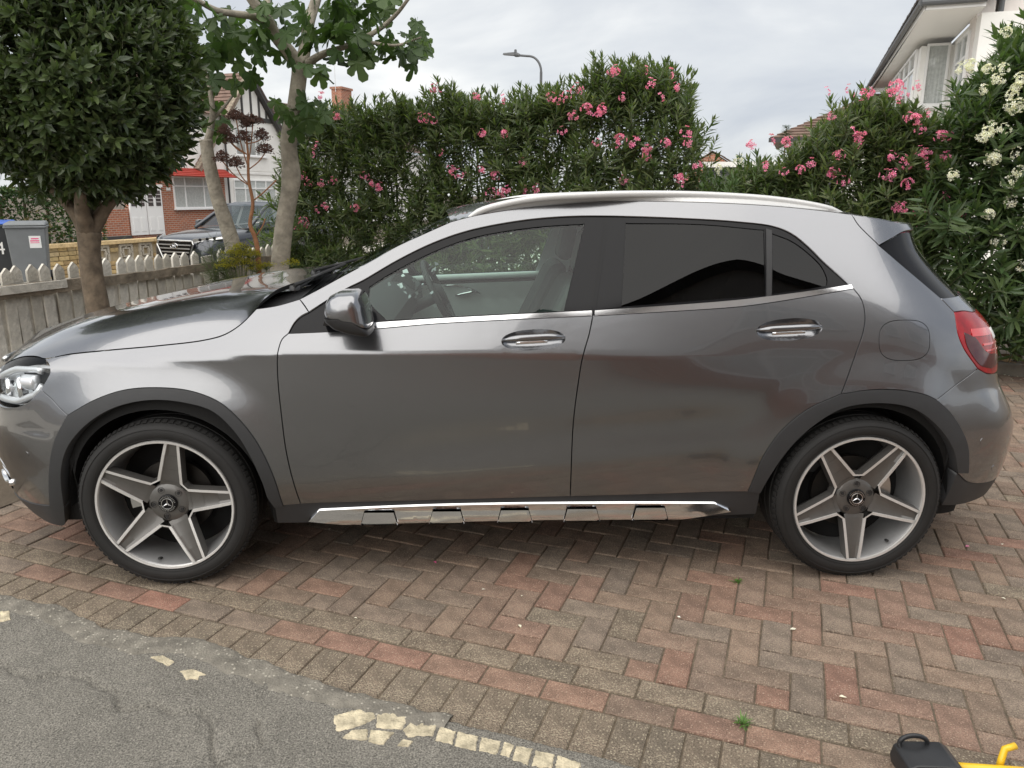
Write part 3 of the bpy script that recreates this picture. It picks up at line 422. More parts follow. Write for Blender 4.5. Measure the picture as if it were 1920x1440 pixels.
TREES = {"fig_trunk": [[-0.786, 4.748, 0.505], [-0.753, 4.757, 0.813], [-0.69, 4.773, 1.216], [-0.602, 4.795, 1.659], [-0.608, 4.793, 1.948], [-0.54, 4.809, 2.233], [-0.487, 4.822, 2.514], [-0.466, 4.826, 2.644]], "fig_l1": [[-0.467, 4.826, 2.625], [-0.553, 4.755, 2.754], [-0.629, 4.685, 2.852], [-0.69, 4.618, 2.991], [-0.764, 4.547, 3.091], [-0.838, 4.474, 3.212]], "fig_l1b": [[-0.678, 4.621, 2.979], [-0.778, 4.439, 2.974], [-0.974, 4.278, 2.971], [-1.106, 4.13, 3.018], [-1.189, 3.995, 3.053]], "fig_l1c": [[-0.69, 4.618, 2.995], [-0.687, 4.671, 3.11], [-0.718, 4.766, 3.305]], "fig_l2": [[-0.457, 4.828, 2.644], [-0.427, 4.886, 2.8], [-0.387, 4.946, 3.039], [-0.33, 5.059, 3.268], [-0.287, 5.17, 3.5]], "fig_l3": [[-0.449, 4.83, 2.617], [-0.327, 4.805, 2.697], [-0.199, 4.779, 2.748], [-0.062, 4.753, 2.786], [0.222, 4.746, 2.909], [0.426, 4.669, 3.037], [0.57, 4.583, 3.172]], "fig_l3b": [[-0.062, 4.753, 2.786], [0.186, 4.64, 2.809], [0.43, 4.569, 2.777], [0.672, 4.491, 2.831]], "fig_trunk2": [[-1.068, 4.458, 0.741], [-1.088, 4.451, 1.019], [-1.139, 4.435, 1.274], [-1.181, 4.421, 1.452], [-1.217, 4.409, 1.701], [-1.23, 4.404, 1.851], [-1.235, 4.403, 1.955]], "fig_t2b": [[-1.229, 4.405, 1.919], [-1.167, 4.373, 2.074], [-1.131, 4.332, 2.225], [-1.147, 4.327, 2.44], [-1.194, 4.311, 2.608]], "fig_t2c": [[-1.16, 4.375, 2.119], [-1.04, 4.361, 2.228], [-0.949, 4.39, 2.342]], "fig_leaf": [[-1.483, 4.491, 3.178], [-1.511, 4.325, 2.941], [-1.398, 3.974, 2.889], [-1.301, 4.229, 2.966], [-1.875, 4.79, 2.999], [-1.472, 4.469, 3.112], [-1.582, 4.501, 3.061], [-1.409, 3.988, 2.747], [-1.262, 4.234, 3.062], [-1.015, 4.076, 2.987], [-1.311, 4.539, 2.994], [-1.313, 4.33, 2.916], [-1.145, 4.184, 3.002], [-1.443, 4.837, 3.161], [-1.416, 4.848, 2.951], [-1.324, 4.223, 2.927], [-1.011, 4.155, 2.898], [-1.404, 5.027, 3.18], [-1.521, 4.525, 2.691], [-1.433, 4.695, 2.67], [-1.297, 4.216, 2.839], [-1.467, 4.704, 2.868], [-1.536, 4.803, 2.923], [-1.447, 4.835, 2.741], [-1.516, 4.593, 2.702], [-1.285, 4.804, 2.908], [-1.414, 4.747, 2.896], [-1.091, 4.669, 3.033], [-1.266, 4.338, 2.84], [-1.128, 4.504, 2.895], [-1.411, 4.993, 3.135], [-1.141, 4.23, 2.681], [-1.08, 4.502, 2.966], [-1.102, 4.983, 2.908], [-0.991, 4.36, 2.766], [-1.148, 4.133, 2.818], [-1.061, 4.556, 2.986], [-1.039, 4.272, 2.85], [-1.398, 4.958, 2.818], [-1.162, 4.778, 2.781], [-1.013, 4.968, 2.913], [-1.182, 4.853, 2.725], [-1.199, 4.801, 2.8], [-0.849, 4.278, 2.71], [-0.839, 4.166, 2.619], [-1.095, 5.05, 2.702], [-1.032, 4.53, 2.668], [-1.188, 5.085, 2.998], [-1.049, 4.438, 2.636], [-1.064, 5.042, 2.922], [-1.148, 4.63, 2.774], [-0.647, 4.222, 2.603], [-0.633, 4.71, 2.741], [-0.736, 4.774, 2.794], [-0.901, 4.927, 2.795], [-0.826, 4.676, 2.775], [-0.793, 4.754, 2.817], [-0.893, 5.226, 2.908], [-0.669, 4.493, 2.856], [-0.666, 4.212, 2.659], [-0.835, 5.094, 3.144], [-0.688, 4.437, 2.867], [-0.807, 4.893, 3.074], [-0.986, 4.586, 3.046], [-1.001, 5.119, 2.999], [-0.727, 4.429, 2.842], [-0.689, 4.258, 2.869], [-0.628, 4.369, 3.053], [-0.707, 4.393, 3.007], [-1.144, 5.145, 3.074], [-0.786, 4.823, 3.167], [-0.879, 5.074, 3.185], [-1.194, 4.369, 2.574], [-1.085, 4.152, 2.663], [-1.148, 4.57, 2.783], [-1.217, 4.421, 2.571], [-1.067, 4.469, 2.71], [-1.113, 4.343, 2.613], [-1.181, 4.627, 2.65], [-1.069, 4.217, 2.609], [-1.137, 4.447, 2.471], [-1.149, 4.485, 2.47], [-1.052, 4.121, 2.423], [-1.066, 4.34, 2.47], [-1.48, 4.933, 2.559], [-1.267, 4.578, 2.527], [-1.349, 4.802, 2.482], [-1.232, 4.367, 2.534], [-1.412, 4.712, 2.503], [-1.245, 4.489, 2.567], [-1.343, 5.043, 2.305], [-1.303, 4.661, 2.281], [-1.182, 4.299, 2.265], [-1.186, 4.577, 2.081], [-1.232, 4.89, 2.17], [-1.331, 4.971, 2.163], [-1.006, 4.345, 2.028], [-1.098, 4.488, 2.027], [-1.147, 5.165, 2.541], [-0.83, 4.338, 2.443], [-0.971, 4.499, 2.475], [-0.864, 4.283, 2.411], [-0.782, 4.406, 2.444], [-0.744, 4.203, 2.474], [-0.913, 5.023, 2.559], [-0.301, 4.503, 2.977], [-0.481, 4.438, 2.849], [-0.443, 4.86, 3.083], [-0.68, 4.99, 3.132], [-0.3, 4.343, 2.967], [-0.473, 4.762, 3.179], [-0.533, 4.538, 3.07], [-0.605, 4.842, 3.065], [-0.601, 5.196, 3.048], [-0.66, 4.955, 3.129], [-0.431, 5.119, 3.124], [-0.633, 4.832, 2.939], [-0.092, 4.873, 2.994], [-0.275, 4.341, 2.98], [-0.141, 4.617, 2.851], [-0.181, 4.623, 2.973], [-0.205, 4.593, 3.026], [-0.282, 5.141, 3.053], [-0.03, 4.794, 3.098], [-0.122, 4.871, 3.029], [-0.39, 5.065, 3.001], [-0.062, 4.563, 3.08], [0.005, 4.449, 3.071], [-0.251, 5.179, 2.987], [-0.234, 4.475, 2.822], [-0.46, 5.09, 2.888], [-0.334, 4.51, 2.85], [-0.466, 5.277, 3.036], [-0.273, 4.652, 2.814], [-0.283, 4.445, 2.747], [-0.231, 4.27, 2.871], [0.055, 4.658, 2.974], [-0.114, 4.527, 2.904], [-0.001, 4.561, 3.099], [0.099, 4.489, 2.79], [0.101, 5.252, 3.133], [-0.175, 4.713, 2.857], [-0.013, 4.346, 2.865], [-0.159, 5.347, 3.158], [-0.256, 5.261, 3.121], [0.01, 4.554, 2.902], [-0.072, 4.608, 2.911], [-0.01, 4.686, 3.068], [-0.112, 5.399, 2.928], [0.009, 5.172, 2.873], [0.079, 4.899, 3.124], [0.271, 5.445, 3.049], [0.2, 4.83, 3.159], [0.261, 4.569, 2.982], [0.336, 5.274, 3.16], [0.158, 4.928, 3.051], [0.167, 4.868, 3.074], [0.319, 4.406, 2.956], [0.296, 5.341, 3.02], [0.347, 4.604, 2.829], [0.091, 4.453, 2.985], [0.033, 4.708, 2.97], [0.192, 5.385, 3.274], [0.115, 4.41, 2.836], [0.135, 4.778, 2.767], [0.104, 4.79, 2.775], [0.149, 4.602, 2.871], [0.138, 4.798, 2.924], [0.038, 5.243, 2.876], [0.031, 5.346, 2.847], [0.145, 4.756, 2.75], [0.056, 4.76, 2.817], [0.077, 5.351, 2.93], [0.304, 4.848, 2.825], [0.374, 4.863, 2.729], [0.464, 4.908, 2.814], [0.314, 5.339, 2.899], [0.471, 4.842, 2.753], [0.338, 4.376, 2.76], [0.304, 4.828, 2.838], [0.409, 4.908, 2.859], [0.361, 4.489, 2.763], [0.465, 5.278, 2.947], [0.582, 4.757, 2.929], [0.449, 4.995, 2.96], [0.638, 4.468, 2.954], [0.648, 5.055, 2.992], [0.509, 5.479, 2.944], [0.561, 4.451, 2.803], [0.601, 4.643, 2.99], [0.639, 5.413, 2.966], [0.672, 4.653, 2.798], [0.677, 4.535, 2.765], [0.732, 4.676, 2.816], [0.658, 4.53, 2.737], [0.569, 5.056, 2.766], [0.561, 4.92, 2.688], [0.487, 4.601, 2.733], [0.532, 4.929, 2.799], [0.028, 4.819, 2.685], [-0.041, 4.925, 2.819], [0.071, 4.337, 2.715], [-0.037, 4.343, 2.686], [-0.113, 4.833, 2.705], [0.116, 4.415, 2.614], [0.095, 4.52, 2.65], [-0.482, 4.45, 2.64], [-0.489, 5.148, 2.754], [-0.637, 5.148, 2.76], [-0.538, 5.2, 2.788], [-0.306, 4.299, 2.566], [-0.602, 4.881, 2.234], [-0.516, 4.446, 2.164], [-0.652, 4.842, 2.211], [-0.76, 5.262, 2.295], [-0.509, 4.473, 2.2], [-0.445, 5.052, 2.255], [-0.336, 4.423, 2.27], [-0.474, 4.755, 2.209], [-0.48, 4.828, 2.295], [-0.485, 4.885, 2.322], [-0.405, 4.739, 2.329], [-0.175, 4.32, 2.177], [-0.363, 5.244, 2.293], [-0.373, 5.13, 2.365], [-0.298, 4.903, 2.218], [-0.179, 4.414, 2.271], [-0.55, 5.045, 2.107], [-0.553, 5.105, 2.133], [-0.487, 4.998, 2.09], [-0.477, 4.456, 2.056], [-0.313, 4.543, 2.157], [-0.396, 4.809, 2.221], [-0.333, 4.364, 2.135], [-0.365, 4.926, 2.183], [-0.593, 4.357, 2.282], [-0.546, 4.222, 2.263], [-0.392, 5.274, 2.643], [-0.405, 5.299, 2.688], [-0.276, 4.79, 2.572], [-0.133, 4.292, 2.546], [-0.551, 4.96, 1.983], [-0.648, 5.144, 1.945], [-0.36, 4.988, 3.266], [-0.033, 4.713, 3.224], [-0.546, 5.139, 3.248], [-0.066, 5.21, 3.433], [-0.06, 4.68, 3.312], [0.013, 4.372, 3.149], [-0.201, 4.731, 3.097], [-0.267, 5.048, 3.517], [-0.065, 5.145, 3.327], [-0.113, 4.998, 3.312], [-0.769, 5.238, 3.206], [-0.808, 5.013, 3.547], [-0.499, 4.579, 3.335], [-0.95, 5.125, 3.433], [-0.677, 4.808, 3.244], [-0.726, 4.543, 3.067], [-0.966, 5.023, 3.508], [-0.785, 4.144, 3.272], [-0.772, 4.285, 3.372], [-0.608, 4.27, 3.374], [0.139, 4.741, 3.304], [0.397, 4.892, 3.269], [0.313, 4.498, 3.295], [0.257, 5.346, 3.377], [0.422, 4.5, 3.193], [-0.004, 5.183, 3.282], [0.391, 4.402, 3.149], [0.16, 5.402, 3.378], [0.427, 4.813, 3.234], [0.346, 4.837, 3.062], [0.296, 4.873, 3.224], [0.352, 5.387, 3.338], [0.289, 5.066, 3.26], [0.307, 5.022, 3.167], [-0.953, 4.524, 2.859], [-0.908, 4.408, 2.714], [-1.037, 4.653, 2.754], [-1.062, 5.115, 3.111], [-1.077, 4.901, 2.904], [-1.07, 4.649, 2.86], [-1.119, 4.789, 2.835], [-1.082, 4.801, 3.003], [-0.034, 4.746, 2.971], [-0.141, 4.801, 3.134], [-0.038, 4.451, 2.923], [-0.269, 5.279, 3.274], [-0.077, 4.457, 3.175], [-0.031, 5.328, 3.173], [0.054, 4.728, 3.077], [0.08, 4.836, 3.137]], "bay_trunk": [[-1.314, 2.315, 0.505], [-1.312, 2.316, 0.754], [-1.322, 2.311, 0.963], [-1.318, 2.312, 1.134], [-1.309, 2.317, 1.252]], "bay_l": [[[-1.316, 2.313, 1.235], [-1.356, 2.316, 1.335], [-1.414, 2.32, 1.418], [-1.516, 2.323, 1.532], [-1.664, 2.355, 1.662]], [[-1.313, 2.315, 1.242], [-1.285, 2.217, 1.371], [-1.24, 2.128, 1.5], [-1.215, 2.14, 1.75]], [[-1.305, 2.319, 1.245], [-1.253, 2.322, 1.319], [-1.183, 2.323, 1.409], [-1.054, 2.327, 1.535], [-0.912, 2.388, 1.701]], [[-1.317, 2.335, 1.234], [-1.364, 2.513, 1.364], [-1.377, 2.618, 1.536], [-1.324, 2.643, 1.777]]], "bay_c": [-1.261, 2.341, 2.185], "hog_stem": [[-0.839, 4.318, 0.659], [-0.83, 4.321, 0.852], [-0.829, 4.321, 0.995], [-0.843, 4.317, 1.114], [-0.875, 4.308, 1.232], [-0.84, 4.318, 1.418], [-0.86, 4.312, 1.624], [-0.851, 4.315, 1.827], [-0.853, 4.314, 1.97]], "hog_br": [[[[-0.858, 4.313, 1.724], [-0.9, 4.3, 1.918], [-0.923, 4.293, 2.118]], 0.103], [[[-0.858, 4.313, 1.724], [-0.822, 4.323, 1.902], [-0.794, 4.331, 2.087]], 0.113], [[[-0.853, 4.314, 1.917], [-0.865, 4.311, 1.927], [-0.872, 4.308, 1.947]], 0.077], [[[-0.853, 4.314, 1.917], [-0.78, 4.335, 1.936], [-0.73, 4.349, 1.964]], 0.077], [[[-0.855, 4.313, 1.701], [-0.771, 4.338, 1.768], [-0.712, 4.354, 1.844]], 0.092], [[[-0.848, 4.315, 1.555], [-0.976, 4.277, 1.658], [-1.056, 4.251, 1.769]], 0.092], [[[-0.848, 4.315, 1.555], [-0.912, 4.297, 1.637], [-0.951, 4.285, 1.726]], 0.082], [[[-0.855, 4.313, 1.827], [-0.93, 4.291, 1.87], [-0.978, 4.276, 1.922]], 0.077], [[[-0.855, 4.313, 1.827], [-0.956, 4.283, 1.905], [-1.019, 4.263, 1.992]], 0.062], [[[-0.853, 4.314, 1.97], [-0.851, 4.315, 2.01], [-0.847, 4.316, 2.059]], 0.062]], "hog_side": [[[-0.844, 4.317, 1.427], [-0.743, 4.345, 1.51], [-0.635, 4.374, 1.613]], [[-0.843, 4.317, 1.114], [-0.776, 4.336, 1.208], [-0.749, 4.344, 1.278]]], "fen": [[-0.968, 4.174, 0.959], [-0.929, 4.187, 0.911], [-0.882, 4.201, 0.966], [-0.996, 4.166, 0.866], [-1.035, 4.153, 0.913], [-0.866, 4.206, 0.886], [-0.826, 4.218, 0.838], [-0.942, 4.183, 1.028], [-1.08, 4.138, 0.868], [-0.84, 4.214, 0.956], [-0.91, 4.193, 0.995], [-0.737, 4.243, 0.859], [-0.535, 4.297, 0.879], [-1.009, 4.162, 0.983]], "fenbase": [[-1.017, 4.159, 0.582], [-0.931, 4.186, 0.578], [-0.844, 4.213, 0.575], [-1.144, 4.117, 0.587]], "feath": [[-1.239, 4.295, 0.996], [-1.201, 4.309, 0.948], [-1.162, 4.322, 0.899], [-1.229, 4.299, 0.853], [-1.133, 4.331, 0.994], [-1.172, 4.318, 1.042], [-1.289, 4.278, 0.902], [-1.126, 4.334, 0.802], [-1.213, 4.304, 0.781]]}
SUV_POS = (-5.17, 13.6, -.34)

# ================================================================= ground and structures
def vnoise(x, y, s=0):
    x = np.asarray(x, float); y = np.asarray(y, float)
    xi = np.floor(x).astype(np.int64); yi = np.floor(y).astype(np.int64); fx = x - xi; fy = y - yi
    h = lambda a, b: ((np.sin(a * 127.1 + b * 311.7 + s * 74.7) * 43758.5453) % 1.0)
    fx = fx * fx * (3 - 2 * fx); fy = fy * fy * (3 - 2 * fy)
    return (h(xi, yi) * (1 - fx) + h(xi + 1, yi) * fx) * (1 - fy) + (h(xi, yi + 1) * (1 - fx) + h(xi + 1, yi + 1) * fx) * fy
def fbm(x, y, s=0, o=4):
    r = 0; a = .5
    for k in range(o): r = r + a * vnoise(x * 2 ** k, y * 2 ** k, s + k * 7); a *= .5
    return r
def _ss(a, b, x): t = np.clip((x - a) / (b - a), 0, 1); return t * t * (3 - 2 * t)
def terr(u, v):                               # the street falls away from the drive
    return -.04 - .26 * _ss(4, 11, v) * (1 - _ss(-7.5, -4, u))
def grid_uv(name, us, vs_, zf, m, kind='structure', parent=None):
    U_, V_ = np.meshgrid(us, vs_, indexing='ij'); Z = zf(U_, V_)
    P = np.stack([.927 * U_ + .376 * V_, -.376 * U_ + .927 * V_, Z], -1).reshape(-1, 3); nv = len(vs_)
    Fc = [(i * nv + j, (i + 1) * nv + j, (i + 1) * nv + j + 1, i * nv + j + 1) for i in range(len(us) - 1) for j in range(nv - 1)]
    o = mesh(name, P, Fc, m, parent, smooth=True)
    if kind: tag(o, kind=kind)
    return o
mat('earth', (.10, .078, .055), .95, var=.35, vscale=3, bump=.5, bscale=40)
mat('sand_joint', (.15, .118, .082), .95, var=.4, vscale=40, bump=.6, bscale=300)
mat('asphalt', (.205, .192, .165), .93, var=.16, vscale=7, detail=8, bump=.9, bscale=260, speck=(120, .35, (.34, .32, .275)), grain=(190, .55))
mat('mortar', (.215, .198, .165), .95, var=.35, vscale=18, detail=8, bump=1., bscale=160, speck=(80, .35, (.46, .43, .36)))
mat('road_tar', (.06, .06, .062), .9, var=.15, vscale=4, bump=.3, bscale=150)
mat('concrete_path', (.46, .43, .37), .9, var=.12, vscale=3, bump=.3, bscale=80)
mat('kerb_stone', (.20, .18, .15), .9, var=.25, vscale=10, bump=.5, bscale=120)
mat('line_cream', (.52, .455, .32), .85, var=.45, vscale=30, detail=8, bump=.6, bscale=150)
SPK = (260, .42, (.40, .35, .27))
mat('paver_brown', (.225, .166, .122), .88, obrand=.12, island=.12, col2=[(.242, .172, .124), (.212, .165, .126), (.245, .163, .118), (.215, .170, .130), (.205, .160, .124)], var=.34, vscale=11, detail=9, bump=.8, bscale=200, speck=(140, .30, (.38, .31, .23)), grain=(210, .38))
mat('paver_red', (.262, .156, .112), .88, obrand=.10, island=.10, col2=[(.25, .160, .114), (.24, .155, .114), (.29, .150, .108)], var=.34, vscale=11, detail=9, bump=.8, bscale=200, speck=(140, .30, (.44, .32, .24)), grain=(210, .34))
mat('paver_grey', (.218, .172, .125), .90, obrand=.10, island=.10, col2=[(.232, .184, .134), (.20, .164, .122)], var=.30, vscale=13, detail=9, bump=1., bscale=200, speck=(115, .65, (.42, .36, .26)), grain=(190, .45))

us = np.unique(np.concatenate([np.linspace(-400, -30, 12), np.linspace(-30, 8, 30), np.linspace(8, 400, 12)]))
vs2 = np.unique(np.concatenate([np.linspace(-400, -8, 10), np.linspace(-8, 60, 36), np.linspace(60, 900, 12)]))
grid_uv('ground', us, vs2, terr, 'earth')
# --- the drive: border courses and herringbone
V_OUT = -.051
drive = grid_uv('driveway', np.linspace(-3.15, 7.2, 24), np.linspace(-.36, 5.5, 14), lambda u, v: np.full_like(u, -.0065), 'sand_joint')
drive['label'] = 'block-paved driveway'
Cc = np.array(_m.translation); 
def px_of(p):
    d = np.asarray(p, float) - Cc; z = d @ np.array(_f)
    return 960 + 1442 * (d @ np.array(_r)) / z, 720 - 1442 * (d @ np.array(_u)) / z, z
bricks = []                                   # (u0, u1, v0, v1, material, code)
K_ = {-5: 'paver_brown', -4: 'paver_red', -3: 'paver_red', -2: 'paver_red', -1: 'paver_red', 0: 'paver_red', 1: 'paver_red', 2: 'paver_brown', 3: 'paver_red', 4: 'paver_red', 5: 'paver_brown', -6: 'paver_brown', -7: 'paver_red', -8: 'paver_red', -9: 'paver_brown', -10: 'paver_red', -11: 'paver_brown', -12: 'paver_red'}
def put(u0, u1, v0, v1, m): bricks.append((u0, u1, v0, v1, m))
for k in range(-24, 26):
    u0 = 1.557 - .203 + k * .203
    put(u0, u0 + .203, V_OUT - .1, V_OUT, K_.get(k, rnd.choice(['paver_brown', 'paver_red'])))
    put(u0 + .075, u0 + .278, V_OUT + .002, V_OUT + .102, 'paver_grey')
for k in range(-46, 50):
    u0 = 1.50 + k * .1012; put(u0, u0 + .1012, V_OUT - .306, V_OUT - .103, 'paver_grey')
c = .1015; U0 = 1.37; V0 = V_OUT + .104
def hm():
    r = rnd.random(); return 'paver_red' if r < .16 else ('paver_grey' if r < .22 else 'paver_brown')
for y in range(0, 54):
    for x in range(-46, 58):
        k = (x - y + 2) % 4                     # cell (0,0) has k == 2
        a, b = U0 + x * c, V0 + y * c
        if a < -3.1 or a > 7.0 or b > 5.42: continue
        if k == 0: put(a, a + 2 * c, b, b + c, hm())
        elif k == 3: put(a, a + c, b, b + 2 * c, hm())
        elif k == 2 and y == 0: put(a, a + c, b, b + c, hm())
def paver_geo(w_, h_):
    g_ = .0022; x, y = w_ / 2 - g_, h_ / 2 - g_; t = .0042; d = .006
    P = [(-x, -y, -.03), (x, -y, -.03), (x, y, -.03), (-x, y, -.03), (-x, -y, -d), (x, -y, -d), (x, y, -d), (-x, y, -d), (-x + t * .4, -y + t * .4, -d * .35), (x - t * .4, -y + t * .4, -d * .35), (x - t * .4, y - t * .4, -d * .35), (-x + t * .4, y - t * .4, -d * .35), (-x + t * 1.5, -y + t * 1.5, 0), (x - t * 1.5, -y + t * 1.5, 0), (x - t * 1.5, y - t * 1.5, 0), (-x + t * 1.5, y - t * 1.5, 0)]
    q = []
    for a in (0, 4, 8): q += [(a + i, a + (i + 1) % 4, a + 4 + (i + 1) % 4, a + 4 + i) for i in range(4)]
    return P, q + [(12, 13, 14, 15)]
def vis(b):
    p = UV((b[0] + b[1]) / 2, (b[2] + b[3]) / 2, 0); x, y, z = px_of(p)
    if z < .3 or not (-60 < x < 1980 and 940 < y < 1500): return None
    if y < 1050 and 470 < x < 1420: return None
    return z
order = sorted([(vis(b), i) for i, b in enumerate(bricks) if vis(b) is not None])
single = {i for _, i in order[:300]}
cache = {}; stuff = MB(); smats = ['paver_brown', 'paver_red', 'paver_grey']
for i, (u0, u1, v0, v1, m) in enumerate(bricks):
    w_, h_ = u1 - u0, v1 - v0; p = UV((u0 + u1) / 2, (v0 + v1) / 2, rnd.uniform(-.0022, .0018))
    M = Matrix.Translation(p) @ Matrix.Rotation(UV_RZ + rnd.gauss(0, .008), 4, 'Z') @ Euler((rnd.gauss(0, .008), rnd.gauss(0, .006), 0)).to_matrix().to_4x4()
    P, q = paver_geo(w_, h_)
    if i in single:
        key = (round(w_, 4), round(h_, 4), m)
        if key not in cache:
            o = mesh('paver', P, q, m, drive); cache[key] = o; o.matrix_local = M
        else: inst(cache[key], drive, M)
    else: stuff.add([M @ Vector(a) for a in P], q, smats.index(m))
so = mesh('distant_pavers', stuff.V, stuff.F, smats, drive, mi=stuff.I); tag(so, kind='stuff')
# --- asphalt in front of the border, its torn edge, mortar and worn line
ua = np.unique(np.concatenate([np.linspace(-3, -1.2, 20), np.linspace(-1.2, 2.9, 380), np.linspace(2.9, 13, 30)]))
tv = np.concatenate([np.linspace(0, 1.0, 110) ** 1.15, np.linspace(1.1, 9, 14)])
def edge_v(u):
    return -.352 + .05 * (fbm(u * 2.1 + 3, 0 * u, 2) - .45) + .020 * (fbm(u * 17, 0 * u, 5) - .45) + .07 * np.exp(-((u - .45) / .35) ** 2) + .05 * np.exp(-((u + .35) / .25) ** 2)
U_, T_ = np.meshgrid(ua, tv, indexing='ij'); V_ = edge_v(U_) - T_
Z_ = .005 + .004 * (fbm(U_ * 5, V_ * 5, 9) - .45) + .0035 * (vnoise(U_ * 70, V_ * 70, 3) - .5) + .003 * (vnoise(U_ * 150, V_ * 150, 4) - .5) - .012 * (T_ < .004)
crk = np.abs(V_ - (-.62 + .5 * (fbm(U_ * 3, 0 * U_ + .5, 21) - .5) - .12 * U_)); Z_ = Z_ - .006 * np.exp(-(crk / .010) ** 2) * 2.2 * (fbm(U_ * 2, V_ * 2, 33) > .42)
crk = np.abs(U_ - (.62 + .35 * (fbm(V_ * 4, 0 * U_ + .5, 27) - .5) - .3 * V_)); Z_ = Z_ - .006 * np.exp(-(crk / .010) ** 2) * 2.2 * (V_ < -.55)
P = np.stack([.927 * U_ + .376 * V_, -.376 * U_ + .927 * V_, Z_], -1).reshape(-1, 3); nv = len(tv)
I_, J_ = np.meshgrid(np.arange(len(ua) - 1), np.arange(nv - 1), indexing='ij'); a = (I_ * nv + J_).ravel()
T = np.concatenate([np.stack([a, a + 1, a + nv + 1], 1), np.stack([a, a + nv + 1, a + nv], 1)])
o = fastmesh('asphalt_apron', P, T, 'asphalt', None, True); tag(o, kind='structure')
if o.data.polygons[0].normal.z < 0: o.data.flip_normals()
um = np.linspace(-.9, 1.35, 240); tm = np.linspace(0, 1, 14)
U_, T_ = np.meshgrid(um, tm, indexing='ij'); wd = .03 + .075 * fbm(U_ * 4, 0 * U_, 61) * np.exp(-((U_ - .25) / .75) ** 4)
V_ = edge_v(U_) + .020 + .05 * (fbm(U_ * 9, 0 * U_, 41) - .5) - T_ * (wd + .05); pr = np.sin(np.pi * T_)
Z_ = .0035 + .009 * pr ** .6 * (.4 + fbm(U_ * 12, V_ * 12, 51)) + .004 * (vnoise(U_ * 60, V_ * 60, 8) - .5) - .012 * (pr < .02)
P = np.stack([.927 * U_ + .376 * V_, -.376 * U_ + .927 * V_, Z_], -1).reshape(-1, 3)
Fc = [(i * 14 + j, i * 14 + j + 1, (i + 1) * 14 + j + 1, (i + 1) * 14 + j) for i in range(239) for j in range(13)]
o = mesh('mortar_edge', P, Fc, 'mortar', None, True); tag(o, kind='structure')
if o.data.polygons[0].normal.z < 0: o.data.flip_normals()
ln = None
for s in ENVP['stones']:
    mbx = MB(); c_ = np.mean(s, 0); pp = []
    for i in range(len(s)):
        a_, b_ = np.array(s[i]), np.array(s[(i + 1) % len(s)])
        for t in np.linspace(0, 1, 9)[:-1]:
            q = a_ + (b_ - a_) * t; q = c_ + (q - c_) * rnd.uniform(.92, 1.05); pp.append(tuple(q))
    n = len(pp); zt = .0085
    mbx.add([(x, y, -.01) for x, y in pp] + [(x, y, zt - .003) for x, y in pp] + [(c_[0] + (x - c_[0]) * .9, c_[1] + (y - c_[1]) * .9, zt + rnd.uniform(-.001, .001)) for x, y in pp] + [(c_[0], c_[1], zt)],
            [(i, (i + 1) % n, n + (i + 1) % n, n + i) for i in range(n)] + [(n + i, n + (i + 1) % n, 2 * n + (i + 1) % n, 2 * n + i) for i in range(n)] + [(2 * n + i, 2 * n + (i + 1) % n, 3 * n) for i in range(n)])
    o = mesh('line_fragment' if ln else 'worn_line', mbx.V, mbx.F, 'line_cream', ln)
    if ln is None: ln = o; tag(o, kind='structure')
# --- kerb and planting bed behind the drive
mbk = None
for k in range(-5, 10):
    mbx = MB(); u0 = k * .72 - .2; mbx.box((0, 0, .02), (.712, .07, .16)); o = mbx.build('edging_block', 'kerb_stone', mbk)
    bv = o.modifiers.new('b', 'BEVEL'); bv.width = .008; bv.segments = 2
    M = Matrix.Translation(UV(u0 + .36, 5.50, 0)) @ Matrix.Rotation(UV_RZ, 4, 'Z')
    if mbk is None: o.name = 'kerb'; tag(o, kind='structure'); mbk = o; o.matrix_world = M; MK = M.inverted()
    else: o.matrix_local = MK @ M
grid_uv('planting_bed', np.linspace(-3.15, 8, 40), np.linspace(5.53, 9, 16), lambda u, v: .05 + .06 * fbm(u * 2, v * 2, 71), 'earth')
grid_uv('front_bed', np.linspace(-3.2, -1.35, 12), np.linspace(-1, 5.5, 24), lambda u, v: .004 + .06 * _ss(-1.4, -2, u) + .05 * fbm(u * 2, v * 2, 72) * _ss(-1.4, -1.8, u), 'earth')
# --- street
grid_uv('pavement', np.linspace(-5.3, -3.35, 6), np.linspace(-8, 60, 60), lambda u, v: terr(u, v) + .03, 'concrete_path')
grid_uv('road', np.linspace(-9.9, -5.45, 6), np.linspace(-8, 60, 60), lambda u, v: terr(u, v) + .005, 'road_tar')
grid_uv('far_pavement', np.linspace(-12.0, -9.75, 6), np.linspace(-8, 60, 60), lambda u, v: terr(u, v) + .09, 'concrete_path')
for nm, u0 in (('street_kerb', -5.37), ('far_street_kerb', -9.82)):
    grid_uv(nm, np.array([u0 - .08, u0 - .079, u0 + .079, u0 + .08]), np.linspace(-8, 60, 60), lambda u, v, c=u0: terr(u, v) + .1 * (np.abs(u - c) < .0795), 'kerb_stone')

grid_uv('bounce_ground', np.linspace(-2.9, 9, 14), np.linspace(9.1, 45, 40), lambda u, v: terr(u, v) + .02, 'concrete_path')  # unseen pale ground, added to bounce light up to the white soffit
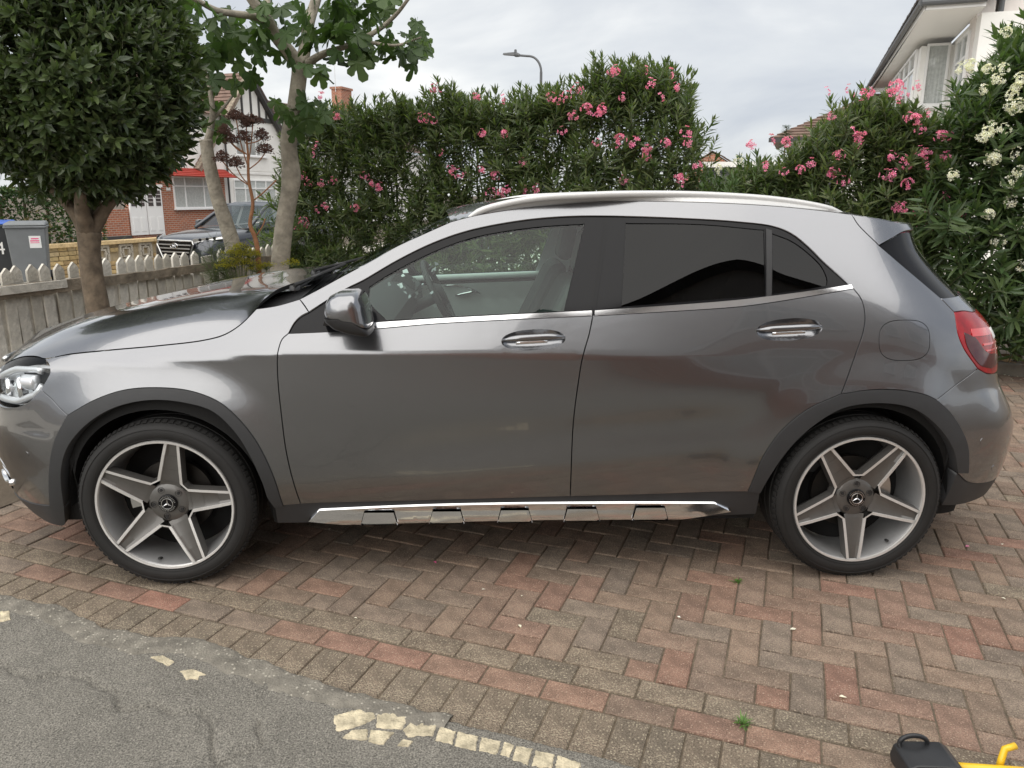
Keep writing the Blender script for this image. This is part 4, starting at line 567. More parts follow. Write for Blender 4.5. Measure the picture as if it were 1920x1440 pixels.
# --- picket fence along the front of the plot
mat('old_picket', (.68, .65, .58), .9, obrand=.12, var=.30, vscale=9, detail=10, bump=.7, bscale=50, col2=[(.70, .67, .60), (.54, .51, .44), (.66, .63, .56)])
mat('old_rail', (.25, .21, .16), .92, var=.45, vscale=9, detail=9, bump=.8, bscale=40)
FU = -3.27
fence = empty('picket_fence', UV(FU, 3.5, 0), 0); tag(fence, 'weathered pale picket fence with a thick brown rail behind the bay tree', 'fence')
FI = Matrix.Translation(UV(FU, 3.5, 0)).inverted()
def picket_geo(h, w_):
    t = .011; x = w_ / 2
    prof = [(-x, 0), (x, 0), (x, h - .06), (x * .92, h - .042), (0, h), (-x * .92, h - .042), (-x, h - .06)]
    mbx = MB(); mbx.prism(prof, -t, t, 0, lambda a, b, c: (c, a, b)); return mbx
pk0 = None; lb0 = None; v = 1.02; kk = 0
while v < 5.25:
    if not (3.95 < v < 4.10):
        if kk % 5 == 0 or pk0 is None:
            pk0 = picket_geo(.955 + rnd.uniform(-.012, .012), .086).build('picket', 'old_picket', fence); o = pk0
        else: o = pk0.copy(); link(o, fence)
        o.matrix_local = FI @ Matrix.Translation(UV(FU, v, rnd.uniform(-.012, .006))) @ Matrix.Rotation(UV_RZ, 4, 'Z') @ Euler((rnd.gauss(0, .016), rnd.gauss(0, .01), 0)).to_matrix().to_4x4()
    if v < 5.1:
        if lb0 is None: q_ = MB(); q_.box((0, 0, .375), (.02, .10, .75)); lb0 = q_.build('lower_board', 'old_picket', fence); lo = lb0
        else: lo = lb0.copy(); link(lo, fence)
        lo.matrix_local = FI @ Matrix.Translation(UV(FU - .024, v + .057, rnd.uniform(-.02, .0))) @ Matrix.Rotation(UV_RZ, 4, 'Z') @ Euler((rnd.gauss(0, .01), 0, 0)).to_matrix().to_4x4()
    v += .1135 + rnd.uniform(-.004, .004); kk += 1
mbx = MB(); mbx.box((0, 0, 0), (.02, .15, .40)); o = mbx.build('broken_board', 'old_picket', fence); o.matrix_local = FI @ Matrix.Translation(UV(FU + .02, 4.02, .70)) @ Matrix.Rotation(UV_RZ, 4, 'Z') @ Euler((.05, 0, 0)).to_matrix().to_4x4()
for v0, v1, z0, z1, h, m in ((1.0, 2.62, .775, .785, .095, 'old_rail'), (2.62, 3.95, .78, .79, .075, 'old_rail'), (3.9, 5.3, .80, .80, .075, 'old_rail'), (1.0, 5.3, .17, .17, .10, 'old_rail')):
    mbx = MB(); n = 14
    for k in range(n):
        a, b = v0 + (v1 - v0) * k / n, v0 + (v1 - v0) * (k + 1) / n
    pts = [UV(FU + .035, v0 + (v1 - v0) * k / n, z0 + (z1 - z0) * k / n + rnd.uniform(-.004, .004)) for k in range(n + 1)]
    mbx.tube([Vector(q) for q in pts], [h * .62] * (n + 1), 4, flat=1)
    mbx.V = [tuple(q) for q in mbx.V]
    # square section: wide in z, thin across
    mbx = MB(); V = []
    for k in range(n + 1):
        v_ = v0 + (v1 - v0) * k / n; z_ = z0 + (z1 - z0) * k / n + rnd.uniform(-.004, .004); hh = h / 2 * rnd.uniform(.93, 1.05)
        for du, dz in ((.014, -hh), (.052, -hh), (.056, hh), (.014, hh)): V.append(UV(FU + du, v_, z_ + dz))
    mbx.add(V, [(k * 4 + i, k * 4 + (i + 1) % 4, k * 4 + 4 + (i + 1) % 4, k * 4 + 4 + i) for k in range(n) for i in range(4)] + [(0, 1, 2, 3), (n * 4, n * 4 + 1, n * 4 + 2, n * 4 + 3)])
    o = mbx.build('rail', m, fence); o.matrix_local = FI
mbx = MB(); mbx.box((0, 0, 0), (.02, .95, .06)); o = mbx.build('rail_splint', 'old_picket', fence); o.matrix_local = FI @ Matrix.Translation(UV(FU + .068, 1.9, .80)) @ Matrix.Rotation(UV_RZ, 4, 'Z')
for v in (1.42, 3.2, 5.0):
    mbx = MB(); mbx.box((0, 0, .42), (.085, .085, .88)); o = mbx.build('post', 'old_picket', fence); o.matrix_local = FI @ Matrix.Translation(UV(FU - .055, v, 0)) @ Matrix.Rotation(UV_RZ, 4, 'Z')
mbx = MB(); mbx.box((0, 0, 0), (.03, 1.0, .18)); o = mbx.build('gravel_board', 'white_paint', fence); o.matrix_local = FI @ Matrix.Translation(UV(FU + .07, 1.52, .16)) @ Matrix.Rotation(UV_RZ, 4, 'Z')

# --- yellow stone garden wall across the road
mat('yellow_stone', (.50, .36, .17), .9, obrand=.25, col2=[(.56, .43, .22), (.42, .29, .14), (.60, .47, .27)], var=.25, vscale=12, bump=.6, bscale=60)
mat('stone_mortar', (.42, .34, .22), .95, var=.2, vscale=10)
mat('screen_grey', (.45, .41, .34), .9, var=.2, vscale=20)
WU = -11.6
gw = empty('garden_wall', UV(WU, 10.5, -.2)); tag(gw, 'low yellow stone garden wall with square pierced blocks', 'wall')
GI = Matrix.Translation(UV(WU, 10.5, -.2)).inverted()
def place(o, u, v, z, parent_inv, rz=0.): o.matrix_local = parent_inv @ Matrix.Translation(UV(u, v, z)) @ Matrix.Rotation(UV_RZ + rz, 4, 'Z')
mbx = MB(); mbx.box((0, 0, .36), (.16, 4.6, .70)); o = mbx.build('wall_core', 'stone_mortar', gw); place(o, WU - .10, 11.3, -.25, GI)
mbx = MB(); mbx.box((0, 0, 0), (.28, 4.7, .07)); o = mbx.build('coping', 'yellow_stone', gw); place(o, WU - .05, 11.3, .465, GI)
st0 = None
for r in range(7):
    z = -.20 + r * .092; v = 8.95 + (r % 2) * .09
    while v < 13.5:
        L_ = rnd.uniform(.15, .34)
        skip = any(abs(v + L_ / 2 - q) < .30 and .0 < z < .46 for q in (10.32, 10.95, 11.50))
        if not skip:
            mbx = MB(); mbx.box((0, 0, 0), (.05, L_ - .016, .080)); o = mbx.build('stone', 'yellow_stone', gw); place(o, WU + rnd.uniform(-.006, .012), v + L_ / 2, z + .045, GI)
        v += L_
for q in (10.32, 10.95, 11.50):
    mbx = MB(); s = .36
    for a, b, w_, h_ in ((0, s/2-.025, s, .05), (0, -s/2+.025, s, .05), (s/2-.025, 0, .05, s-.1), (-s/2+.025, 0, .05, s-.1)): mbx.box((0, a, b), (.07, w_, h_))
    for a, b, w_, h_ in ((0, .085, .19, .035), (0, -.085, .19, .035), (.085, 0, .035, .14), (-.085, 0, .035, .14), (0, .13, .035, .06), (0, -.13, .035, .06), (.13, 0, .06, .035), (-.13, 0, .06, .035)): mbx.box((.005, a, b), (.06, w_, h_))
    o = mbx.build('screen_block', 'screen_grey', gw); place(o, WU + .0, q, .235, GI)
    mbx = MB(); mbx.box((0, 0, 0), (.02, .30, .30)); o = mbx.build('painted_block_shade', 'dark_inside', o)  # near-black panel that paints in the shade behind the piercings
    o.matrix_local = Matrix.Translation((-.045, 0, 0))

# --- wheelie bins
mat('bin_grey', (.155, .165, .17), .55, var=.08, vscale=6)
mat('bin_black', (.03, .033, .036), .5, var=.08, vscale=6)
mat('bin_blue', (.03, .10, .42), .45)
mat('sticker_pink', (.75, .06, .22), .5)
def text_part(name, s, size, m, parent, M, ext=.0015):
    cu = bpy.data.curves.new(name, 'FONT'); cu.body = s; cu.size = size; cu.extrude = ext; cu.align_x = 'CENTER'; cu.align_y = 'CENTER'; cu.materials.append(MATS[m])
    t_ = bpy.data.objects.new(name, cu); me = bpy.data.meshes.new_from_object(t_); bpy.data.objects.remove(t_)
    o = bpy.data.objects.new(name, me); link(o, parent); o.matrix_local = M; return o
def bin_(px_u, px_v, z, body, lid, label, rz=0.):
    b = empty('wheelie_bin', UV(px_u, px_v, z), UV_RZ + rz); tag(b, label, 'bin', 'wheelie bins on the far pavement')
    mbx = MB(); mbx.hexa([(-.30, -.24, .06), (.26, -.24, .06), (.26, .24, .06), (-.30, .24, .06), (-.36, -.29, .98), (.33, -.29, .98), (.33, .29, .98), (-.36, .29, .98)])
    mbx.box((-.01, 0, .965), (.74, .62, .04)); o = mbx.build('body', body, b); bv = o.modifiers.new('b', 'BEVEL'); bv.width = .018; bv.segments = 2
    mbx = MB(); mbx.hexa([(-.40, -.31, .99), (.37, -.31, .99), (.37, .31, .99), (-.40, .31, .99), (-.38, -.285, 1.05), (.33, -.285, 1.035), (.33, .285, 1.035), (-.38, .285, 1.05)]); o = mbx.build('lid', lid, b); bv = o.modifiers.new('b', 'BEVEL'); bv.width = .02; bv.segments = 2
    mbx = MB(); mbx.tube([(-.42, -.24, 1.0), (-.42, .24, 1.0)], .015, 8); mbx.build('handle', body, b)
    for s in (-1, 1):
        mbx = MB(); mbx.lathe([(.001, -.025), (.10, -.025), (.10, .025), (.001, .025)], 20, c=(-.33, s * .27, .10)); mbx.build('wheel', 'rubber', b, auto=40)
    return b
b1 = bin_(-10.08, 7.5, -.03, 'bin_grey', 'bin_grey', 'grey wheelie bin with a white and pink sticker on its side', -.75)
b2 = bin_(-10.9, 7.55, -.03, 'bin_black', 'bin_blue', 'black wheelie bin with a blue lid at the frame edge', -.7)
mbx = MB(); mbx.box((0, 0, 0), (.004, .17, .20)); st = mbx.build('sticker', 'white_plastic', b1); st.matrix_local = Matrix.Translation((.315, .12, .72)) @ Matrix.Rotation(.075, 4, 'Y')
for dz, w_ in ((.055, .11), (.02, .13), (-.012, .13)):
    mbx = MB(); mbx.box((.003, -.005 if w_ > .12 else 0, dz), (.002, w_, .018 if dz > 0 else .010)); mbx.build('printed_line', 'sticker_pink', st)
text_part('digit', '4', .30, 'white_plastic', b2, Matrix.Translation((.31, .05, .58)) @ Euler((math.pi / 2, 0, math.pi / 2)).to_matrix().to_4x4())

# --- helpers for houses: everything in (u, v, z), mapped by a function
mat('render_white', (.80, .79, .755), .85, var=.05, vscale=2, bump=.15, bscale=40)
mat('render_pinkish', (.70, .655, .62), .85, var=.05, vscale=2, bump=.25, bscale=60)
mat('brick_red', (.36, .125, .065), .9, var=.25, vscale=30, bump=.3, bscale=30)
mat('timber_black', (.055, .053, .052), .7, var=.15, vscale=10)
mat('roof_tile', (.15, .098, .076), .85, obrand=.18, var=.25, vscale=5, bump=.4, bscale=30)
mat('roof_dark', (.075, .066, .062), .8, obrand=.2, var=.25, vscale=5, bump=.4, bscale=30)
mat('tile_red', (.44, .065, .045), .55, var=.1, vscale=8)
mat('upvc_white', (.80, .80, .79), .35)
mat('net_curtain', (.62, .61, .58), .9, var=.15, vscale=14)
mat('soffit_white', (.80, .79, .77), .5)
mat('window_dark', (.05, .055, .06), .12, spec=.8)
mat('lead_grey', (.10, .105, .11), .5)
glass('house_glass', (.86, .89, .90), ior=1.5)
def brickmat():
    m = MATS['brick_red']; t = m.node_tree; n = t.nodes.new; l = t.links.new; b = t.nodes['Principled BSDF']
    br = n('ShaderNodeTexBrick'); br.inputs['Scale'].default_value = 1; br.inputs['Brick Width'].default_value = .235; br.inputs['Row Height'].default_value = .085; br.inputs['Mortar Size'].default_value = .011
    br.inputs['Color1'].default_value = (.40, .135, .068, 1); br.inputs['Color2'].default_value = (.29, .10, .055, 1); br.inputs['Mortar'].default_value = (.40, .33, .27, 1)
    co = n('ShaderNodeTexCoord'); sp = n('ShaderNodeSeparateXYZ'); l(co.outputs['Object'], sp.inputs[0]); cb = n('ShaderNodeCombineXYZ')
    ad = n('ShaderNodeMath'); ad.operation = 'ADD'; l(sp.outputs['X'], ad.inputs[0]); l(sp.outputs['Y'], ad.inputs[1]); l(ad.outputs[0], cb.inputs[0]); l(sp.outputs['Z'], cb.inputs[1])
    l(cb.outputs[0], br.inputs['Vector']); l(br.outputs['Color'], b.inputs['Base Color'])
brickmat()
class House:
    """an Empty in the street frame (local x = u, y = v) and its parts"""
    def __init__(s, name, label, cat, u, v, z, group=None, sc=1.):
        s.o = empty(name, UV(u, v, z), UV_RZ); tag(s.o, label, cat, group)
        s.o.scale = (1, 1, 1)
    def part(s, name, mb_, m, parent=None, auto=None): return mb_.build(name, m, parent or s.o, auto=auto)
    def box(s, name, c_, d, m, parent=None):
        q = MB(); q.box(c_, d); return s.part(name, q, m, parent)
    def window(s, c_, w_, h_, nx, axis='u', top=.3, fr=.055, cur=True, mul=None, name='window'):
        """axis: the direction the window faces. frame, mullions, glass, curtain are sub-parts"""
        c_ = Vector(c_); f = MB()
        def bx(a, b, sa, sb, d=.06, mb_=f, off=0.):
            if abs({'u': 1, '-u': 1}.get(axis, 0)) == 1: mb_.box(c_ + Vector((off, a, b)), (d, sa, sb))
            else: mb_.box(c_ + Vector((a, off, b)), (sa, d, sb))
        sg = -1 if axis[0] == '-' else 1
        bx(0, h_/2 - fr/2, w_, fr); bx(0, -h_/2 + fr/2, w_, fr); bx(w_/2 - fr/2, 0, fr, h_ - 2*fr - .002); bx(-w_/2 + fr/2, 0, fr, h_ - 2*fr - .002)
        xs = [(-w_/2 + w_ * q) for q in (mul or [k / nx for k in range(1, nx)])]
        for x in xs: bx(x, 0, fr, h_ - 2*fr - .002, d=.056)
        if top: bx(0, h_/2 - top * h_, w_ - 2*fr - .002, fr, d=.052)
        fo_ = s.part(name, f, 'upvc_white')
        g_ = MB(); a_, b2 = (w_ - fr) / 2, (h_ - fr) / 2
        g_.add([tuple(c_ + (Vector((0, i * a_, j * b2)) if 'u' in axis else Vector((i * a_, 0, j * b2)))) for i, j in ((-1, -1), (1, -1), (1, 1), (-1, 1))], [(0, 1, 2, 3)]); s.part('pane', g_, 'house_glass', fo_)
        b_ = MB(); bx(0, 0, w_ - fr, h_ - fr, d=.006, mb_=b_, off=-.028 * sg); s.part('painted_room_shade', b_, 'window_dark', fo_)  # thin dark panel, the shade of the room painted behind the pane
        if cur:
            q = MB(); n = int(w_ / .05)
            for side in ((-w_/2 + fr, w_/2 - fr),):
                V = []
                for k in range(n + 1):
                    a = side[0] + (side[1] - side[0]) * k / n; o_ = -sg * (.012 + .008 * (k % 2))
                    for z in (-h_/2 + fr, h_/2 - fr): V.append(tuple(c_ + (Vector((o_, a, z)) if 'u' in axis else Vector((a, o_, z)))))
                q.add(V, [(2*k, 2*k + 2, 2*k + 3, 2*k + 1) for k in range(n)])
            s.part('curtain', q, 'net_curtain', fo_)
        q = MB()
        if 'u' in axis: q.box(c_ + Vector((sg * .06, 0, -h_/2 - .03)), (.16, w_ + .1, .06))
        else: q.box(c_ + Vector((0, sg * .06, -h_/2 - .03)), (w_ + .1, .16, .06))
        s.part('sill', q, 'upvc_white', fo_); return fo_
def tiles(h, name, P00, P10, P11, P01, rows, m, parent=None, th=.03):
    """a roof slope laid in stepped courses; P00-P10 is the eave, P01-P11 the top"""
    q = MB(); P00, P10, P11, P01 = map(Vector, (P00, P10, P11, P01)); nrm = (P10 - P00).cross(P01 - P00).normalized()
    if nrm.z < 0: nrm = -nrm
    for r in range(rows):
        a, b = r / rows, (r + 1.04) / rows; b = min(b, 1)
        A0 = P00 + (P01 - P00) * a; A1 = P10 + (P11 - P10) * a; B0 = P00 + (P01 - P00) * b; B1 = P10 + (P11 - P10) * b
        q.hexa([A0, A1, B1, B0, A0 + nrm * th * 1.6, A1 + nrm * th * 1.6, B1 + nrm * th * .3, B0 + nrm * th * .3])
    return h.part(name, q, m, parent)

# --- half-timbered house across the road (k scales the traced facade to its distance)
k13 = 1.3
def A3(u, v, z): return (2.19 + (u - 2.19) * k13, -2.12 + (v + 2.12) * k13, 1.4975 + (z - 1.4975) * k13)
FUx, FV0, _ = A3(-17.11, 20.9, 0); GZ = -.32
H = House('semi_detached_house', 'half-timbered white and brick house with a red tiled canopy across the road', 'house', FUx, FV0, GZ)
def hv(v): return A3(0, v, 0)[1] - FV0
def hz(z): return A3(0, 0, z)[2] - GZ
def hb(name, v0, v1, z0, z1, d, m, off=0., parent=None): return H.box(name, (off - d / 2, (hv(v0) + hv(v1)) / 2, (hz(z0) + hz(z1)) / 2), (d, hv(v1) - hv(v0), hz(z1) - hz(z0)), m, parent)
hb('brick_wall', 16.55, 20.85, .0, 2.25, .3, 'brick_red')
hb('porch_pier', 15.4, 16.42, .0, 1.0, .3, 'brick_red', .02); hb('porch_base', 15.35, 16.45, -.1, .22, .32, 'timber_black', .05)
hb('white_wall', 20.85, 26.2, .0, 4.2, .3, 'render_white', .003); hb('upper_wall', 15.2, 20.84, 2.252, 4.2, .3, 'render_white', 0)
q = MB(); q.add([(0.006, hv(a), hz(b)) for a, b in ((18.9, 2.2), (20.3, 3.25), (22.42, 5.62), (25.7, 1.95), (26.2, 1.95), (26.2, 1.9), (18.9, 1.9))], [tuple(range(7))]); 
q2 = MB(); q2.prism([(hv(19.6), hz(3.9)), (hv(22.42), hz(5.60)), (hv(25.6), hz(2.0)), (hv(25.6), hz(1.0)), (hv(20.9), hz(1.0)), (hv(20.9), hz(3.9))], -.12, .012, 0, lambda a, b, c_: (c_, a, b)); 
q2 = MB(); q2.prism([(hv(19.55), hz(2.32)), (hv(22.42), hz(5.60)), (hv(25.2), hz(2.42)), (hv(25.2), hz(2.3))], -.12, .030, 0, lambda a, b, c_: (c_, a, b)); H.part('gable', q2, 'render_white')
def beam(name, a, b, w_, d=.06, off=.03, m='timber_black'):
    A, B = Vector((0, hv(a[0]), hz(a[1]))), Vector((0, hv(b[0]), hz(b[1]))); t = (B - A).normalized(); n = Vector((0, -t.z, t.y)) * w_ / 2
    q = MB(); q.hexa([A - n + Vector((off, 0, 0)), B - n + Vector((off, 0, 0)), B + n + Vector((off, 0, 0)), A + n + Vector((off, 0, 0)), A - n + Vector((off + d, 0, 0)), B - n + Vector((off + d, 0, 0)), B + n + Vector((off + d, 0, 0)), A + n + Vector((off + d, 0, 0))]); H.part(name, q, m)
beam('bargeboard', (22.42, 5.72), (25.75, 1.93), .24, .24, .10); beam('bargeboard', (22.42, 5.72), (19.4, 2.25), .20, .24, .10, 'old_rail')
beam('tie_beam', (20.85, 4.16), (23.75, 4.16), .20)
for v, z0 in ((21.55, 4.6), (22.05, 5.1), (22.55, 5.4), (23.0, 4.95), (23.4, 4.5)): beam('timber_stud', (v, 4.2), (v, z0), .11, .045)
beam('string_course', (20.9, 2.22), (25.3, 2.22), .10, .05, .0, 'white_paint')
q = MB(); q.tube([(.12, hv(20.95), hz(.0)), (.12, hv(20.95), hz(4.1))], .045, 8); H.part('downpipe', q, 'timber_black')
H.window((.03, (hv(18.36) + hv(20.3)) / 2, (hz(1.0) + hz(2.03)) / 2), hv(20.3) - hv(18.36), hz(2.03) - hz(1.0), 3, mul=[.27, .72])
tiles(H, 'canopy', (.75, hv(17.9), hz(2.02)), (.75, hv(20.84), hz(2.02)), (.02, hv(20.84), hz(2.30)), (.02, hv(17.9), hz(2.30)), 5, 'tile_red')
H.window((.03, (hv(21.3) + hv(23.72)) / 2, (hz(1.12) + hz(1.99)) / 2), hv(23.72) - hv(21.3), hz(1.99) - hz(1.12), 4, top=.36)
H.window((.03, hv(25.0), hz(1.7)), .8, 1.0, 2, top=.3)
H.window((.03, hv(22.4), hz(3.3)), 2.2, 1.2, 3, top=.3)
H.box('house_number', (.02, hv(18.15), hz(1.62)), (.03, .22, .12), 'white_plastic')
# door: double leaf with side glazing
dz0, dz1 = hz(.22), hz(1.68)
for a, b in ((16.46, 17.12), (17.14, 17.80)):
    va, vb = hv(a), hv(b); d = H.box('door', (.05, (va + vb) / 2, (dz0 + dz1) / 2), (.05, vb - va - .02, dz1 - dz0), 'upvc_white')
    for j in (-1, 1):
        vc = (va + vb) / 2 + j * (vb - va) * .24
        H.box('glazed_panel', (.08, vc, dz1 - .45), (.02, (vb - va) * .30, .62), 'window_dark', d)
        for zz in (dz1 - .30, dz1 - .45, dz1 - .60): H.box('glazing_bar', (.092, vc, zz), (.008, (vb - va) * .30, .018), 'upvc_white', d)
        H.box('lower_panel', (.08, vc, dz0 + .42), (.025, (vb - va) * .28, .55), 'upvc_white', d)
H.box('door_frame', (.035, (hv(16.42) + hv(17.86)) / 2, dz1 + .05), (.10, hv(17.86) - hv(16.42), .10), 'upvc_white')
H.box('side_wall', (-3.0, hv(26.0), 2.2), (5.6, .25, 5.0), 'render_white')
# main roof behind the gable, gable roof
tiles(H, 'roof', (.3, hv(14.6), hz(4.1)), (.3, hv(22.3), hz(4.1)), (-4.2, hv(22.3), hz(6.3)), (-4.2, hv(16.6), hz(6.3)), 24, 'roof_tile')
tiles(H, 'gable_roof', (.36, hv(25.75), hz(1.95)), (-4, hv(25.75), hz(1.95)), (-4, hv(22.42), hz(5.74)), (.36, hv(22.42), hz(5.74)), 26, 'roof_tile')
tiles(H, 'gable_roof', (.36, hv(19.4), hz(2.3)), (-4, hv(19.4), hz(2.3)), (-4, hv(22.42), hz(5.74)), (.36, hv(22.42), hz(5.74)), 26, 'roof_tile')
# --- the next pair along, seen over and through the oleanders
H2 = House('brick_chimney_house', 'white rendered house with brown roof and brick chimney beyond the oleander hedge', 'house', FUx, 33.2, -.3)
H2.box('wall', (-3, 7.4, 2.2), (6, 16.4, 4.4), 'render_white')
tiles(H2, 'roof', (.4, -1.2, 4.5), (.4, 16.0, 4.5), (-4.2, 13.0, 7.0), (-4.2, 3.2, 7.0), 24, 'roof_tile'); 
tiles(H2, 'roof', (-8.6, -1.2, 4.5), (.4, -1.2, 4.5), (-4.2, 3.2, 7.0), (-4.2, 3.25, 7.0), 24, 'roof_tile')
H2.window((.02, 1.2, 3.7), 2.2, 1.2, 3); H2.window((.02, 6.2, 3.7), 2.2, 1.2, 3); H2.window((.02, 1.2, 1.4), 2.4, 1.3, 3); H2.window((.02, 6.2, 1.4), 2.4, 1.3, 3)
chz = 8.0
ch = H2.box('chimney', (-4.2, 11.6, chz - .5), (.75, 1.25, 2.0), 'brick_red'); H2.box('chimney_cap', (-4.2, 11.6, chz + .55), (.9, 1.4, .14), 'brick_red', ch)
q = MB(); q.tube([(-4.2, 10.9, chz + .3), (-4.2, 10.9, chz + 2.6)], .022, 6); q.tube([(-4.2, 10.9, chz + 2.55), (-4.2, 12.4, chz + 2.45)], .016, 6); H2.part('aerial', q, 'satin_metal', ch)

# --- neighbour's house on the right, eave running away along the street
HR = House('bay_window_house', 'pale rendered house with upstairs bay window and tile-edged roof above the oleanders', 'house', 4.2, 16.65, 0)
ez = 5.2
HR.box('wall', (1.05 + 3, 6.8, 2.55), (6.0, 13.2, 5.1), 'render_white')                       # facade at u = 5.25
HR.box('bay', (.35 + .35, 3.15 + 3.6, 2.5), (.70, 7.2, 5.0), 'render_white')                     # bay front at u = 4.55
HR.window((.315, 3.15 + 2.3, 4.36), 3.6, 1.32, 3, '-u', top=.34); HR.window((.315, 8.4, 4.36), 2.2, 1.32, 2, '-u', top=.34)
HR.window((.72, 3.115, 4.34), .50, 1.40, 1, '-v', top=0)
HR.window((1.015, 1.75, 4.30), 1.35, 1.30, 2, '-u', top=.4)
q = MB(); q.hexa([(0, 0, ez - .03), (1.06, -.05, ez - .03), (1.06, 13.5, ez - .03), (-.1, 13.5, ez - .03), (0, 0, ez), (1.06, -.05, ez), (1.06, 13.5, ez), (-.1, 13.5, ez)]); HR.part('soffit', q, 'soffit_white')
q = MB(); q.box((-.02, 6.75, ez + .03), (.03, 13.5, .12)); HR.part('fascia', q, 'soffit_white'); q = MB(); q.box((.53, -.035, ez + .03), (1.06, .03, .12)); HR.part('fascia', q, 'soffit_white')
q = MB(); q.tube([(-.10, -.12, ez + .10), (-.16, 13.5, ez + .10)], .065, 10); q.tube([(-.10, -.12, ez + .10), (1.06, -.12, ez + .10)], .065, 10); HR.part('gutter', q, 'lead_grey')
tiles(HR, 'roof', (-.10, -.05, ez + .13), (-.10, 13.6, ez + .13), (4.5, 13.6, ez + 3.2), (4.5, 4.5, ez + 3.2), 18, 'roof_dark')
tiles(HR, 'roof', (-.10, -.08, ez + .13), (1.15, -.08, ez + .13), (4.5, 4.4, ez + 3.2), (4.4, 4.5, ez + 3.2), 18, 'roof_dark')
t0 = None
for k in range(34):                                      # tile ends along the eave, one by one
    v = .1 + k * .40
    q = MB(); q.hexa([(-.03, -.185, -.02), (.10, -.185, .02), (.10, .185, .02), (-.03, .185, -.02), (-.03, -.185, .035), (.10, -.185, .09), (.10, .185, .07), (-.03, .185, .02)])
    if t0 is None: t0 = HR.part('eave_tile', q, 'roof_dark'); o = t0
    else: o = t0.copy(); link(o, HR.o)
    o.matrix_local = Matrix.Translation((-.16, v, ez + .15)) @ Euler((rnd.gauss(0, .04), rnd.gauss(0, .05), 0)).to_matrix().to_4x4()
q = MB(); q.tube([(.02, -.12, ez + .2), (.02, -.12, ez + 1.4)], .014, 6); q.tube([(-.1, -.12, ez + .6), (.2, -.12, ez + .5)], .01, 6); HR.part('aerial', q, 'satin_metal')
NR = House('rendered_house', 'pinkish rendered house side wall with dark downpipe at the right edge', 'house', 5.24, 14.6 + 2.8, 0)
NR.box('pier', (.16, .3, 3.5), (.32, .7, 7.0), 'render_pinkish'); NR.box('wall', (3.6, 1.2, 3.6), (6.2, 2.0, 7.2), 'render_pinkish')
q = MB(); q.tube([(.44, .05, 0), (.44, .05, 7.0)], .055, 10); NR.part('downpipe', q, 'lead_grey')
HL = House('hipped_roof_house', 'brown hipped roof of a low house behind the pink oleanders', 'house', 1.03, 25.86, 0)
HL.box('wall', (3.4, 3.5, 1.65), (5.6, 6, 3.3), 'render_white')
tiles(HL, 'roof', (0, -.1, 3.36), (6.5, -.1, 3.36), (4.2, 3.2, 5.0), (3.2, 3.2, 5.0), 16, 'roof_tile'); tiles(HL, 'roof', (0, 7, 3.36), (0, -.1, 3.36), (3.2, 3.2, 5.0), (3.2, 3.6, 5.0), 16, 'roof_tile')
HL.box('fascia', (3.2, -.12, 3.30), (6.5, .03, .14), 'timber_black')
# far red roofs and the low flat-roofed shed seen in the gap of the hedge
HF = House('red_brick_house', 'distant red brick house with pitched roof in the gap of the hedge', 'house', -3.4, 43, -.3)
q = MB(); q.prism([(-.6, 0), (2.4, 0), (2.4, 3.1), (.75, 4.1), (-.6, 3.3)], 0, 5, 0, lambda a, b, c_: (a, c_, b)); HF.part('wall', q, 'brick_red')
tiles(HF, 'roof', (-.8, -.1, 3.12), (-.8, 5.1, 3.12), (.75, 5.1, 4.2), (.75, -.1, 4.2), 8, 'roof_tile'); tiles(HF, 'roof', (2.6, -.1, 3.05), (2.6, 5.1, 3.05), (.75, 5.1, 4.2), (.75, -.1, 4.2), 8, 'roof_tile')
SH = House('flat_roofed_garage', 'low grey flat-roofed garage with pale roof edge in the hedge gap', 'garage', .4, 12.2, 0)
SH.box('wall', (1.2, 1.5, .95), (2.3, 2.9, 1.9), 'lead_grey'); SH.box('roof_edge', (1.2, 1.5, 2.03), (2.5, 3.1, .09), 'white_paint'); SH.box('panel', (1.2, .03, 1.93), (2.2, .03, .08), 'window_dark')
# the house that stands behind the photographer (mirrored in the car's paint and glass)
HB_ = House('facing_house', 'two-storey brick house with dark tiled roof facing the side of the car', 'house', 10.4, -3.75, 0)
HB_.box('wall', (0, -4, 1.3), (13, 8, 2.6), 'brick_red'); HB_.box('upper_wall', (0, -4, 4.2), (12.98, 7.98, 3.2), 'render_pinkish')
tiles(HB_, 'roof', (-6.9, .35, 5.8), (6.9, .35, 5.8), (4.2, -4, 8.4), (-4.2, -4, 8.4), 20, 'roof_dark'); tiles(HB_, 'roof', (-6.9, -8.3, 5.8), (-6.9, .35, 5.8), (-4.2, -4, 8.4), (-4.2, -4.1, 8.4), 20, 'roof_dark'); tiles(HB_, 'roof', (6.9, .35, 5.8), (6.9, -8.3, 5.8), (4.2, -4.1, 8.4), (4.2, -4, 8.4), 20, 'roof_dark')
HB_.window((-3.6, .02, 1.5), 2.2, 1.3, 3, 'v'); HB_.window((2.2, .02, 1.5), 2.6, 1.4, 3, 'v'); HB_.window((-3.6, .02, 3.8), 2.0, 1.2, 3, 'v'); HB_.window((2.2, .02, 3.8), 2.2, 1.2, 3, 'v'); HB_.window((-.6, .02, 3.8), 1.0, 1.2, 1, 'v')
d = HB_.box('door', (-.6, .03, 1.05), (.95, .06, 2.1), 'upvc_white'); HB_.box('door_glass', (-.6, .065, 1.6), (.5, .01, .6), 'window_dark', d)

